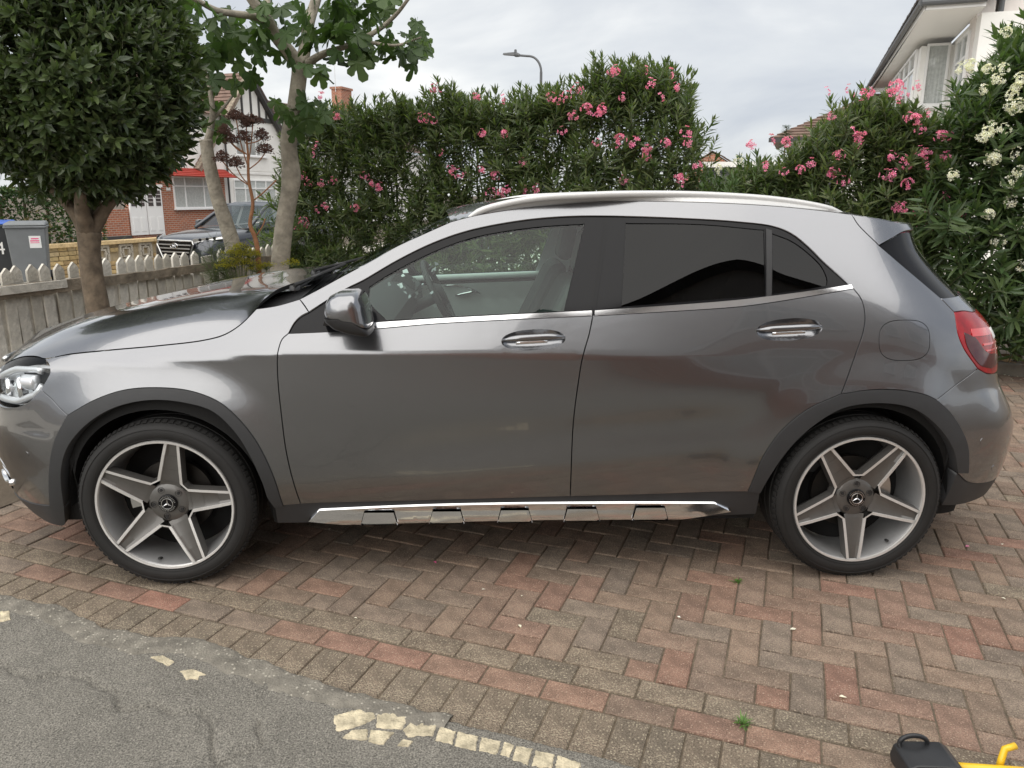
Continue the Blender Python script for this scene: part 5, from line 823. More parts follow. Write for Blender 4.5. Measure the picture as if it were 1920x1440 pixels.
# --- street lamps
def lamp_post(u, v, h, z, label, sc=1.):
    b = empty('street_lamp', UV(u, v, z), UV_RZ); tag(b, label, 'street lamp', 'street lamps along the road')
    q = MB(); q.tube([(0, 0, 0), (0, 0, h * .3), (0, 0, h - .75)], [.085, .07, .055], 12)
    q.tube([(0, 0, h - .76)] + [(-.55 + .55 * math.cos(a), 0, h - .75 + .62 * math.sin(a)) for a in np.linspace(.05, 1.45, 9)] + [(-.95, 0, h - .08)], .045, 10); q.build('column', 'lead_grey', b, auto=40)
    q = MB(); q.tube([(-.92, 0, h - .08), (-1.05, 0, h - .05), (-1.12, 0, h - .04)], [.06, .095, .085], 10)
    q.hexa([(-1.10, -.12, h - .09), (-1.10, .12, h - .09), (-1.62, .10, h - .03), (-1.62, -.10, h - .03), (-1.10, -.10, h + .04), (-1.10, .10, h + .04), (-1.60, .08, h + .03), (-1.60, -.08, h + .03)]); q.lathe([(.001, .14), (.05, .12), (.06, 0)], 10, axis='z', c=(-1.10, 0, h + .02)); q.build('lantern', 'lead_grey', b)
    return b
lamp_post(-8.1, 29.24, 7.35, -.3, 'tall grey street lamp with curved arm rising above the oleander hedge')
lamp_post(-5.3, 57.4, 5.75, -.3, 'small far-off street lamp beside the tall oleander')

# ================================================================= the grey car
def spl(pts, step=.014):
    P = np.array(pts, float)
    if len(P) == 2: 
        n = max(2, int(np.hypot(*(P[1] - P[0])) / step) + 1)
        return P[0] + (P[1] - P[0]) * np.linspace(0, 1, n)[:, None]
    Q = np.vstack([2 * P[0] - P[1], P, 2 * P[-1] - P[-2]]); o = []
    for i in range(1, len(Q) - 2):
        p0, p1, p2, p3 = Q[i-1:i+3]
        d = np.hypot(*(p2 - p1)); n = max(2, int(d / step) + 1)
        t0 = 0; t1 = max(np.hypot(*(p1 - p0)), 1e-6) ** .5; t2 = t1 + max(d, 1e-6) ** .5; t3 = t2 + max(np.hypot(*(p3 - p2)), 1e-6) ** .5
        t = np.linspace(t1, t2, n, endpoint=False)[:, None]
        A1 = (t1-t)/(t1-t0)*p0+(t-t0)/(t1-t0)*p1; A2 = (t2-t)/(t2-t1)*p1+(t-t1)/(t2-t1)*p2; A3 = (t3-t)/(t3-t2)*p2+(t-t2)/(t3-t2)*p3
        B1 = (t2-t)/(t2-t0)*A1+(t-t0)/(t2-t0)*A2; B2 = (t3-t)/(t3-t1)*A2+(t-t1)/(t3-t1)*A3
        o.append((t2-t)/(t2-t1)*B1+(t-t1)/(t2-t1)*B2)
    return np.vstack(o + [P[-1:]])
def chain(*names):
    o = []
    for n in names:
        if isinstance(n, str):
            p = spl(EDG[n.lstrip('-')]); p = p[::-1] if n[0] == '-' else p
        else: p = spl(n)
        for q in p:
            if not o or np.hypot(q[0] - o[-1][0], q[1] - o[-1][1]) > .003: o.append((q[0], q[1]))
    if np.hypot(o[0][0] - o[-1][0], o[0][1] - o[-1][1]) < .003: o.pop()
    P = np.array(o); x, y = P.T
    if (x * np.roll(y, -1) - np.roll(x, -1) * y).sum() < 0: P = P[::-1]
    return P
def inset(P, d):
    a = np.roll(P, 1, 0); b = np.roll(P, -1, 0)
    e1 = P - a; e2 = b - P
    e1 /= np.linalg.norm(e1, axis=1)[:, None] + 1e-12; e2 /= np.linalg.norm(e2, axis=1)[:, None] + 1e-12
    n = np.stack([-(e1 + e2)[:, 1], (e1 + e2)[:, 0]], 1); n /= np.linalg.norm(n, axis=1)[:, None] + 1e-9
    return P + n * d
def pip(Q, P):
    x, y = Q[:, 0], Q[:, 1]; c = np.zeros(len(Q), bool)
    for (x1, y1), (x2, y2) in zip(P, np.roll(P, -1, 0)):
        k = (y1 > y) != (y2 > y)
        if k.any(): c ^= k & (x < (x2 - x1) * (y - y1) / (y2 - y1 + 1e-18) + x1)
    return c
def tri(loop, holes=(), res=.022):
    x0, z0 = loop.min(0); x1, z1 = loop.max(0)
    g = np.stack(np.meshgrid(np.arange(x0, x1, res), np.arange(z0, z1, res)), -1).reshape(-1, 2)
    g = g[pip(g, loop)]
    B = np.vstack([loop, *holes])
    for h in holes: g = g[~pip(g, h)]
    if len(g):
        dd = np.full(len(g), 9.)
        for k in range(0, len(B), 64): dd = np.minimum(dd, np.linalg.norm(g[:, None] - B[None, k:k+64], axis=2).min(1))
        g = g[dd > .5 * res]
    ed = []; k = 0
    for h in (loop, *holes):
        n = len(h); ed += [(k + i, k + (i + 1) % n) for i in range(n)]; k += n
    vv = [Vector(q) for q in np.vstack([B, g])]
    r = delaunay_2d_cdt(vv, ed, [], 0, 1e-7)
    V = np.array([tuple(q) for q in r[0]]); T = np.array([f for f in r[2] if len(f) == 3])
    c = V[T].mean(1); ok = pip(c, loop)
    for h in holes: ok &= ~pip(c, h)
    T = T[ok]
    a, b, cc = V[T[:, 0]], V[T[:, 1]], V[T[:, 2]]
    s = (b - a)[:, 0] * (cc - a)[:, 1] - (b - a)[:, 1] * (cc - a)[:, 0]
    T[s < 0] = T[s < 0][:, ::-1]
    return V, T
def panel(name, loop, m, parent, off=0., lip=.02, holes=(), gap=.0022, res=.022, mirror=True, rimoff=None):
    """a piece of body skin with folded edges on both flanks; off > 0 sinks it into the body"""
    loop = inset(loop, gap) if gap else loop
    holes = [h for h in holes]
    V, T = tri(loop, holes, res)
    n = FN(V[:, 0], V[:, 1]); o = off(V) if callable(off) else off
    P = F(V[:, 0], V[:, 1]) - n * (np.asarray(o)[:, None] if np.ndim(o) else o)
    if callable(off):            # normals from the dished geometry
        fn = np.cross(P[T[:, 1]] - P[T[:, 0]], P[T[:, 2]] - P[T[:, 0]]); n = np.zeros_like(P)
        for k in range(3): np.add.at(n, T[:, k], fn)
        n /= np.linalg.norm(n, axis=1)[:, None] + 1e-12
    allP = [P]; allN = [n]; faces = T.tolist(); k = len(P)
    if lip:
        for li, h in enumerate((loop, *holes)):
            e = np.roll(h, -1, 0) - np.roll(h, 1, 0); sg = 1
            on = np.stack([e[:, 1], -e[:, 0]], 1) * sg; on /= np.linalg.norm(on, axis=1)[:, None] + 1e-9
            a = F(h[:, 0], h[:, 1]); nn = FN(h[:, 0], h[:, 1]); b = F(h[:, 0] + on[:, 0] * .004, h[:, 1] + on[:, 1] * .004)
            outd = b - a; outd /= np.linalg.norm(outd, axis=1)[:, None] + 1e-9
            oo = off(h) if callable(off) else off; oo = np.asarray(oo)[:, None] if np.ndim(oo) else oo
            a = a - nn * oo; c = a - nn * lip
            r = .0015
            # small rolled edge, then the fold
            allP += [a, c]; allN += [outd * .8 + nn * .6, outd]
            m_ = len(h)
            for i in range(m_):
                j = (i + 1) % m_; faces += [(k + i, k + m_ + i, k + m_ + j, k + j)]
            k += 2 * m_
    P = np.vstack(allP); n = np.vstack(allN); n /= np.linalg.norm(n, axis=1)[:, None] + 1e-9
    o1 = mesh(name, P, faces, m, parent, normals=n)
    o2 = None
    if mirror:
        Q = P.copy(); Q[:, 1] = 2 * YC - Q[:, 1]; q = n.copy(); q[:, 1] *= -1
        pp = parent[1] if isinstance(parent, tuple) else parent
        o2 = mesh(name, Q, [f[::-1] for f in faces], m, pp, normals=q)
    return o1, o2
def both(mb, name, m, parents, smooth=False, auto=None):
    """build a shape and its mirror image on the far flank"""
    a = mb.build(name, m, parents[0], smooth, auto)
    c = MB(); c.V = [(x, 2 * YC - y, z) for x, y, z in mb.V]; c.F = [f[::-1] for f in mb.F]; c.I = mb.I
    return a, c.build(name, m, parents[1], smooth, auto)
def ell(cx, cz, a, b, n=40, p=2., rot=0.):
    t = np.linspace(0, 2 * np.pi, n, endpoint=False); c, s = np.cos(t), np.sin(t)
    x = a * np.sign(c) * np.abs(c) ** (2 / p); y = b * np.sign(s) * np.abs(s) ** (2 / p)
    return np.stack([cx + x * math.cos(rot) - y * math.sin(rot), cz + x * math.sin(rot) + y * math.cos(rot)], 1)
def front_end(z): return XF0 - np.interp(z, _zg, _LEN[0])
def rear_end(z): return XR0 + np.interp(z, _zg, _LEN[1])

car = empty('parked_car', (1.3, .9, 0))
tag(car, 'metallic grey hatchback crossover parked side-on across the block-paved drive', 'car')
car_inv = Matrix.Translation((-1.3, -.9, 0))
PARTS = []
class _P:                                     # parts are built in world metres, then hung under the car
    pass
K = {}
def cp(name, loop, m, **k):
    a, b = panel(name, loop, m, k.pop('parent', None), **k); PARTS.append(a); 
    if b: PARTS.append(b)
    return a, b

# --- doors
dF = EDG['dishF']; dR = EDG['dishR']
def dish_ell(pts):
    p = np.array(pts); c = (p.min(0) + p.max(0)) / 2; d = (p.max(0) - p.min(0)) / 2
    return c, d
cF, rF = dish_ell(dF); cR, rR = dish_ell(dR)
hF = ell(cF[0], cF[1], rF[0], rF[1], 44, 2.2, .05); hR = ell(cR[0], cR[1], rR[0], rR[1], 44, 2.2, .07)
fdoor = cp('front_door', chain('beltfront', 'doormid', 'doorbotF', '-doorfront'), 'car_paint', holes=[hF])
rdoor = cp('rear_door', chain('beltrear', 'doorrear', 'flareRoB', 'doorbotR', '-doormid'), 'car_paint', holes=[hR])
for d, c, r, h, rot in ((fdoor, cF, rF, hF, .05), (rdoor, cR, rR, hR, .07)):
    def bowl(V, c=c, r=r, rot=rot):
        x, z = V[:, 0] - c[0], V[:, 1] - c[1]
        a = x * math.cos(rot) + z * math.sin(rot); b = -x * math.sin(rot) + z * math.cos(rot)
        q = np.clip((a / r[0]) ** 2 + (b / r[1]) ** 2, 0, 1)
        return .030 * (1 - q) ** .75
    panel('handle_bowl', h, 'car_paint', (d[0], d[1]) if False else d[0], off=bowl, lip=0, gap=0, res=.009, mirror=False)
    mb = MB(); n = 15
    s = np.linspace(c[0] - r[0] * .97, c[0] + r[0] * .98, n); z = c[1] + (s - c[0]) * .05 + .004 + .010 * (1 - ((s - c[0]) / r[0]) ** 2) * 0
    base = F(s, z); nn = FN(s, z); t = np.linspace(-1, 1, n)
    pts = base + nn * (.020 * (1 - t ** 4) - .004)[:, None]
    rr = [.0125 * max(.45, (1 - abs(q) ** 5)) for q in t]
    mb.tube(pts, rr, 12)
    mb.build('door_handle', 'car_paint', d[0], smooth=True)
    mb = MB(); k = slice(3, n - 4)                                  # bright underside strip of the handle
    mb.tube(pts[k] + np.array([0, .002, -.016]), .0085, 8); mb.build('handle_strip', 'chrome', d[0], smooth=True)
# --- wings, sides
fender = cp('front_wing', chain('hoodshut', 'cowl', 'apgap', 'doorfrontup', 'doorfront', 'fenderbottom', 'flareFoA', 'bumpshutF', 'headR'), 'car_paint')
fl = np.array(EDG['flap']); fc = fl.mean(0); fr = ((fl[2, 0] - fl[0, 0]) / 2, (fl[1, 1] - fl[3, 1]) / 2)
flap = ell(fc[0], fc[1], fr[0], fr[1], 60, 2.9)
quarter = cp('rear_quarter', chain('apillar', 'roofside', 'spoilgap', 'hatchglass', 'hatchlow', 'lampL', 'bumpshutR', 'flareRoA', '-doorrear', '-trimtop', '-apgap'), 'car_paint', holes=[flap])
panel('fuel_flap', inset(flap, .0022), 'car_paint', quarter[0], lip=.012, gap=0, mirror=False)
# --- window trim, glass
winl = chain('trimtop', '-beltrear', [EDG['beltrear'][0], EDG['beltfront'][-1]], '-beltfront', '-doorfrontup')
gF = chain('glassF', 'glassFr', 'glassFb', 'glassFl')
def poly(*pts): return chain(*[[pts[i], pts[(i + 1) % len(pts)]] for i in range(len(pts))])
g = EDG['glassR']; gR = chain(g[0:3], g[2:4], g[3:5], [g[4], g[0]])
g = EDG['glassQ']; gQ = chain(g[0:6], g[5:8], [g[7], g[0]])
trim = cp('window_trim', winl, 'black_gloss', off=.007, holes=[inset(gF, .004), inset(gR, .004), inset(gQ, .004)], lip=.02, gap=.001)
for nm, lp, mt, dd in (('window_pane', gF, 'glass_green', fdoor), ('window_pane', gR, 'glass_dark', rdoor), ('quarter_light', gQ, 'glass_dark', rdoor)):
    panel(nm, lp, mt, (dd[0], dd[1]), off=.011, lip=0, gap=.0005, res=.03, mirror=True) if False else None
    a, b = panel(nm, lp, mt, dd[0], off=.011, lip=0, gap=.0005, res=.03, mirror=False)
    a, b = panel(nm, lp, mt, None, off=.011, lip=0, gap=.0005, res=.03, mirror=True)
    bpy.data.objects.remove(a); b.parent = dd[1]
for nm in ('bpF', 'bpR'):
    g = EDG[nm]; cp('pillar_cover', poly(*g), 'black_gloss', off=.002, lip=.006, gap=.001)
g = EDG['bar']; cp('window_divider', poly(*g), 'black_plastic', off=.001, lip=.008, gap=0)
def strip(name, top, bot, m, **k): return cp(name, chain(top, [EDG[top][-1], EDG[bot][-1]], '-' + bot, [EDG[bot][0], EDG[top][0]]), m, **k)
bf = [p for p in EDG['beltfront'] if p[0] > EDG['chrometopF'][0][0] - .01]; EDG['_bf'] = bf
strip('waist_strip', 'chrometopF', '_bf', 'chrome', off=-.002, lip=.012, gap=.0008)
strip('waist_strip', 'chrometopR', 'beltrear', 'chrome', off=-.002, lip=.012, gap=.0008)
# --- wheel-arch flares, sill, running board
fa = chain('-flareFi', 'flareFoA', 'flareFoB', [EDG['flareFoB'][-1], EDG['flareFi'][-1]]) if False else None
fo = np.vstack([spl(EDG['flareFoA']), spl(EDG['flareFoB'])]); fi = spl(EDG['flareFi'])
cp('arch_flare', chain(fo.tolist(), [fo[-1].tolist(), fi[-1].tolist()], fi[::-1].tolist(), [fi[0].tolist(), fo[0].tolist()]), 'grey_plastic', off=-.004, lip=.06, gap=.001)
fo = np.vstack([spl(EDG['flareRoB'])[::-1], spl(EDG['flareRoA'])[::-1], spl(EDG['flareRo2'])]); fi = spl(EDG['flareRi'])
cp('arch_flare', chain(fo.tolist(), [fo[-1].tolist(), fi[-1].tolist()], fi[::-1].tolist(), [fi[0].tolist(), fo[0].tolist()]), 'grey_plastic', off=-.004, lip=.06, gap=.001)
sill = cp('side_sill', chain('silltop', [EDG['silltop'][-1], EDG['sillbot'][0]], 'sillbot', [EDG['sillbot'][-1], EDG['silltop'][0]]), 'grey_plastic', off=.004, lip=.10, gap=.001)
g = EDG['board']; bl = chain(g[0:2], g[1:6], g[5:7], g[6:8], g[7:10], [g[9], g[0]])
def tread(V, d=0.):
    s_, z_ = V[:, 0], V[:, 1]; zt = np.interp(s_, (g[1][0], g[5][0]), (g[1][1], g[5][1]))
    return -(.008 + np.clip((zt - z_) / .045, 0, 1) * .020) - d
board = cp('running_board', bl, 'chrome', off=tread, lip=.05, gap=0, res=.012)
xs0, xs1 = bl[:, 0].min(), bl[:, 0].max()
for a, b in ((676, 744), (803, 868), (930, 995), (1054, 1122), (1183, 1251)):
    sa, sb = [.53 + (q - 580) * (2.0965 - .53) / (1369 - 580) for q in (a, b)] if False else [np.interp(q, (599, 1339), (g[1][0], g[5][0])) for q in (a, b)]
    zt = np.interp((sa + sb) / 2, (g[1][0], g[5][0]), (g[1][1], g[5][1])) + .004; zb = np.interp((sa + sb) / 2, (g[9][0], g[7][0]), (g[9][1], g[7][1])) + .010
    pd = poly((sa, zb), (sb, zb), (sb - .014, zt - .006), (sa + .014, zt - .006))
    panel('step_pad', pd, 'chrome', board[0], off=lambda V: tread(V, .006), lip=-.010, gap=0, mirror=False)
# --- nose
SE = float(front_end(.6))
def fe(z, d=.004): return float(front_end(z)) + d
HB = EDG['headbot']; HT = EDG['headtop']
nz = np.linspace(.60, .30, 9)
hb2 = HB + [(-.80, .690), (-1.0, .672), (fe(.665) + .25, .665), (fe(.66), .66)]
fb0 = EDG['flareFoB'][-1]
bump = cp('front_bumper', chain('-bumpshutF', 'flareFoB', [fb0, (-.62, .285), (-.85, .27), (-1.2, .265), (fe(.265), .265)], [(fe(z), z) for z in np.linspace(.265, .66, 8)], hb2[::-1]), 'car_paint', holes=[ell(-.83, .385, .10, .075, 40, 2.6, -.25)], res=.028)
panel('sensor', ell(*EDG['sensor'][0], .011, .011, 20), 'car_paint', bump[0], off=-.0012, lip=.004, gap=0, mirror=False)
panel('fog_grille', ell(-.83, .385, .104, .079, 40, 2.6, -.25), 'black_plastic', bump[0], off=.03, lip=0, gap=0, mirror=False)
for dz, dx in ((.425, 0), (.392, .01)):
    q = np.linspace(-.92, -.745 + dx, 12); mb = MB(); p = F(q, np.full(12, dz) - .12 * (q + .83)) - FN(q, np.full(12, dz)) * .010
    mb.tube(p, .010, 8); mb.build('fog_slat', 'chrome', bump[0], smooth=True)
q = np.linspace(-.90, -.72, 12); mb = MB(); mb.tube(F(q, .335 + .5 * (q + .81) ** 2 * 6) - FN(q, np.full(12, .335)) * .006, .020, 10, flat=.7); mb.build('fog_surround', 'chrome', bump[0], smooth=True)
cp('lower_lip', chain([(fb0[0], fb0[1]), (-.62, .285), (-.85, .27), (-1.2, .265), (fe(.265), .265)], [(fe(.265), .265), (fe(.20), .20)], [(fe(.20), .20), (-1.1, .195), (-.80, .195), (-.60, .20), (-.50, .207), (-.46, .21), (EDG['flareFi'][-1][0], EDG['flareFi'][-1][1])]), 'grey_plastic', lip=.08, off=-.003, gap=.001)
hl = chain('headR', HT + [(-.80, .80), (-.835, .765)], [(-.835, .765), (-.80, .72)], [(-.80, .72), (-.72, .688)] , HB[::-1]) if False else None
hlp = HT + [(-.80, .812), (-.842, .775), (-.835, .735), (-.77, .700)]
hl = chain(hlp, [hlp[-1], HB[-1]], HB[::-1], 'headR')
head = cp('headlight', inset(hl, .003), 'lamp_silver', off=lambda V: np.full(len(V), .045), lip=0, gap=0)
for hd, sy in ((head[0], 0), (head[1], 1)):
    a, b = panel('headlight_lens', hl, 'glass_clear', hd, off=.002, lip=0, gap=.001, res=.03, mirror=bool(sy))
    if sy: bpy.data.objects.remove(a)
    mb = MB(); mb2 = MB(); mb3 = MB()
    c = F(-.60, .775)[0] - FN(-.60, .775)[0] * .035; c2 = F(-.73, .760)[0] - FN(-.73, .760)[0] * .045
    for cc, r in ((c, .040), (c2, .036)):
        d = Vector((-.8, -.45, 0)).normalized()
        M = Matrix.Translation(cc) @ d.to_track_quat('Y', 'Z').to_matrix().to_4x4()
        t = MB(); t.lathe([(r * 1.25, 0), (r * 1.22, .012), (r * .95, .016), (r * .9, -.02)], 28); mb.add([M @ Vector(v) for v in t.V], t.F)
        t = MB(); t.lathe([(r * .92, 0), (r * .8, .014), (r * .5, .024), (.001, .028)], 28); mb2.add([M @ Vector(v) for v in t.V], t.F)
    q = np.linspace(-.475, -.80, 20); zz = np.interp(q, (-.80, -.65, -.5, -.475), (.79, .842, .855, .845)); p = F(q, zz) - FN(q, zz) * .022
    mb3.tube(p, .013, 8)
    q = np.linspace(-.47, -.76, 16); zz = np.interp(q, (-.76, -.6, -.5, -.47), (.712, .72, .755, .79)); p = F(q, zz) - FN(q, zz) * .026
    mb3.tube(p, .014, 8)
    q = np.linspace(-.50, -.57, 8); zz = np.full(8, .80)
    mb3.tube(F(q, zz) - FN(q, zz) * .03, .03, 10)
    for x, nm, mt in ((mb, 'lamp_bezel', 'chrome'), (mb2, 'projector_lens', 'glass_clear'), (mb3, 'reflector', 'lamp_silver')):
        if sy: x.V = [(a, 2 * YC - b, c) for a, b, c in x.V]
        x.build(nm, mt, hd, smooth=True)
# grille between the lamps
cp('front_panel', chain([(fe(.665), .665), (-1.05, .672), (-.80, .69), (-.86, .735), (-.862, .775), (-.82, .818)], [(-.82, .818), (-1.1, .845), (fe(.85), .85)], [(fe(.85), .85), (fe(.665), .665)]), 'black_plastic', off=.02, lip=0)
mb = MB()
for z in (.705, .765, .815):
    q = np.linspace(-1.0, fe(z), 14); p = F(q, np.full(14, z)) - FN(q, np.full(14, z)) * .004; mb.tube(p, .012, 8)
both(mb, 'grille_bar', 'satin_metal', (None, None), smooth=True)
for o in [q for q in COL.objects if q.name.startswith('grille_bar')]: PARTS.append(o)
# --- tail
LL = EDG['lampL']; TB = EDG['tail_bot']; TT = EDG['taillamp_top']
lampl = chain('lampL', TB + [(3.32, .812), (3.44, .84), (3.53, .90)], [(3.53, .90), (3.55, .96), (3.50, 1.015)], [(3.50, 1.015), (3.40, 1.045), (3.30, 1.052), TT[2], TT[1], TT[0]])
lamp = cp('tail_lamp', lampl, 'lamp_red', off=-.001, lip=.02, res=.016)
lamp[0]['label'] = 'red rear lamp'
q0 = chain([(3.085, .99), (3.095, .94), (3.17, .862), (3.26, .838)], [(3.26, .838), (3.42, .852)], [(3.42, .852), (3.33, .885), (3.22, .905), (3.15, .965)], [(3.15, .965), (3.085, .99)])
panel('lamp_band', q0, 'lamp_red_dark', lamp[0], off=-.003, lip=.004, gap=0, mirror=False)
for (a, b), z, wd in (((3.13, 3.30), .985, .014), ((3.20, 3.40), .935, .004), ((3.22, 3.40), .910, .003)):
    if 'lamp_bright' not in MATS: mat('lamp_bright', (.62, .010, .014), .15, 0, 1.)
    panel('lamp_bar', poly((a, z - wd), (b, z - wd - .008), (b, z + wd - .008), (a, z + wd)), 'lamp_bright', lamp[0], off=-.0035, lip=.003, gap=0, mirror=False)
panel('reversing_light', poly((3.32, .945), (3.385, .945), (3.385, .980), (3.32, .985)), 'white_plastic', lamp[0], off=-.004, lip=.004, gap=0, mirror=False)
zt = np.linspace(.80, 1.10, 6)
def re(z, d=.004): return float(rear_end(z)) - d
rb = chain('-bumpshutR', TB + [(3.32, .812), (3.44, .80), (3.7, .79), (re(.79), .79)], [(re(z), z) for z in np.linspace(.79, .36, 9)], [(re(.36), .36), (3.7, .355), (3.5, .352), EDG['rbump_low'][2], EDG['rbump_low'][1], EDG['rbump_low'][0]], '-flareRo2')
rbm = cp('rear_bumper', rb, 'car_paint', res=.026)
for k in (1, 2): panel('sensor', ell(*EDG['sensor'][k], .012, .012, 20), 'car_paint', rbm[0], off=-.0012, lip=.004, gap=0, mirror=False)
cp('rear_valance', chain([EDG['rbump_low'][0], EDG['rbump_low'][1], EDG['rbump_low'][2], (3.5, .352), (3.7, .355), (re(.36), .36)], [(re(.36), .36), (re(.25), .25)], [(re(.25), .25), (3.5, .262), (3.3, .268), EDG['rval'][1], EDG['rval'][0]], [EDG['rval'][0], EDG['rbump_low'][0]]), 'grey_plastic', lip=.06, off=.002, gap=.001)
cp('tailgate', chain('hatchlow', TT + [(3.30, 1.052), (3.40, 1.045), (3.50, 1.015), (3.55, .96), (3.53, .90), (3.44, .84)], [(3.44, .84), (3.5, .80), (3.7, .79), (re(.79), .79)], [(re(z), z) for z in np.linspace(.79, 1.117, 8)], [(re(1.117), 1.117), EDG['hatchglass'][-1]]), 'car_paint', res=.026)
tg = chain('hatchglass', [EDG['hatchglass'][-1], (re(1.117), 1.117)], [(re(z), z) for z in np.linspace(1.117, 1.35, 8)], [(re(1.35), 1.35), (3.05, 1.362), EDG['spoilbot'][2], EDG['spoilbot'][1], EDG['spoilbot'][0]])
cp('rear_window', tg, 'black_gloss', off=.012, lip=.02, res=.03)
SB = EDG['spoilbot']; ST = EDG['spoiltop']
sp = chain('spoilgap', SB + [(3.05, 1.368), (re(1.37), 1.37)], [(re(1.37), 1.37), (re(1.395), 1.395)], [(re(1.395), 1.395), (3.05, 1.394), ST[2], ST[1], ST[0]])
cp('roof_spoiler', sp, 'car_paint', lip=.02, res=.02)

# --- bonnet, windscreen, roof: lofted across the car from the near edge to the centre plane
def loft(name, near, ctr, prof, m, nq=26, lipr=0.):
    """near, ctr: (n,3) curves; prof(q) -> height share; mirrored about the centre plane"""
    n = len(near); qs = np.linspace(0, 1, nq); V = np.zeros((n, 2 * nq - 1, 3))
    for j, q in enumerate(qs):
        p = near + (ctr - near) * q; p[:, 2] = near[:, 2] + (ctr[:, 2] - near[:, 2]) * prof(q)
        V[:, j] = p; r = p.copy(); r[:, 1] = 2 * YC - r[:, 1]; V[:, 2 * nq - 2 - j] = r
    w_ = 2 * nq - 1
    Fc = [(i * w_ + j, (i + 1) * w_ + j, (i + 1) * w_ + j + 1, i * w_ + j + 1) for i in range(n - 1) for j in range(w_ - 1)]
    o = mesh(name, V.reshape(-1, 3), Fc, m, None, smooth=True)
    if sum(p.normal.z for p in o.data.polygons) < 0: o.data.flip_normals()
    PARTS.append(o); return o, V
def resamp(P, n):
    P = np.asarray(P, float); l = np.concatenate([[0], np.cumsum(np.linalg.norm(np.diff(P, axis=0), axis=1))])
    t = np.linspace(0, l[-1], n); return np.stack([np.interp(t, l, P[:, k]) for k in range(P.shape[1])], 1)
hs = spl(HT[::-1][:-1] + EDG['hoodshut']); hs[:, 1] += .0022
near = resamp(F(hs[:, 0], hs[:, 1]), 60)
cz = hermite([-.93, -.90, -.82, -.568, -.21, .068, .294, .46], [.835, .855, .885, .968, 1.052, 1.098, 1.12, 1.13])
t = np.linspace(0, 1, 60); cx = -.90 + t * 1.36
ctr = np.stack([cx, np.full(60, YC), cz(cx)], 1)
def hoodprof(q):                              # shoulder, then the raised power dome
    a = 1 - (1 - q) ** 6.5
    d = float(sstep(.16, .28, q)) * .07 - .05 * q
    return a * .94 + d + .02 * q
bon, BV = loft('bonnet', near, ctr, hoodprof, 'car_paint', 34)
# folded rear edge of the bonnet
e = BV[-1]; fr_ = [(i, i + 1, len(e) + i + 1, len(e) + i) for i in range(len(e) - 1)]
mesh('bonnet_edge', np.vstack([e, e + np.array([-.012, 0, -.022])]), fr_, 'black_plastic', bon)
ap = spl(EDG['apillar']); ap[:, 1] += .001
near = resamp(F(ap[:, 0], ap[:, 1]), 30) + np.array([.002, .004, 0])
ctr = near.copy(); ctr[:, 1] = YC; ctr[:, 0] -= .055; ctr[:, 2] = near[:, 2] + .003
wsc, WV = loft('windscreen', near, ctr, lambda q: 1 - (1 - q) ** 2, 'glass_screen', 14)
# dark printed border of the screen
mb = MB(); 
for j0, j1 in ((0, 1), (25, 26)):
    pass
rs = spl(EDG['roofside']); st = spl(ST); rr = np.vstack([rs, st[1:]])
near = resamp(F(rr[:, 0], rr[:, 1]), 60); near_roof = near.copy(); ctr = near.copy(); ctr[:, 1] = YC
u_ = np.linspace(0, 1, 60); ctr[:, 0] = near[:, 0] - .055 * (1 - u_) + .10 * np.clip(u_ - .7, 0, 1) / .3 * 1.0
ctr[:, 2] = near[:, 2] + .034 - .03 * np.clip(u_ - .85, 0, 1) / .15
roof, RV = loft('roof', near, ctr, lambda q: 1 - (1 - q) ** 2.2, 'car_paint', 16)
# cowl between bonnet and windscreen, wipers
a = BV[-1]; b = WV[0]
a2 = resamp(a, 20) + np.array([-.05, 0, -.050]); b2 = resamp(b, 20) + np.array([.01, 0, -.012]); a2[0, 1] += .03; a2[-1, 1] -= .03
cowl = mesh('cowl', np.vstack([a2, (a2 + b2) / 2 + np.array([0, 0, -.015]), b2]), [(k * 20 + i, k * 20 + i + 1, (k + 1) * 20 + i + 1, (k + 1) * 20 + i) for k in range(2) for i in range(19)], 'black_plastic', None); PARTS.append(cowl)
def wiper(p0, mid, p1):
    mb = MB(); mb.tube([p0, mid], [.012, .008], 8); mb.tube([mid, p1], [.008, .005], 6); mb.lathe([(.001, .02), (.02, .018), (.022, 0)], 14, axis='z', c=p0)
    w0 = mb.build('wiper', 'black_plastic', None, smooth=True); PARTS.append(w0)
    mb = MB(); d = (Vector(p1) - Vector(mid)).normalized(); mb.tube([Vector(mid) - d * .22, Vector(p1) + d * .20], .007, 6); mb.build('wiper_blade', 'rubber', w0)
def wsp(i, q):                                 # a point just off the windscreen
    r = WV[i][min(int(q), WV.shape[1] - 1)]; return Vector(r) + Vector((-.012, 0, .018))
wiper(Vector(WV[0][3]) + Vector((-.05, 0, .01)), Vector(WV[1][6]) + Vector((-.025, 0, .03)), wsp(3, 11))
wiper(Vector(WV[0][13]) + Vector((-.05, 0, .012)), Vector(WV[1][16]) + Vector((-.025, 0, .03)), wsp(3, 21))
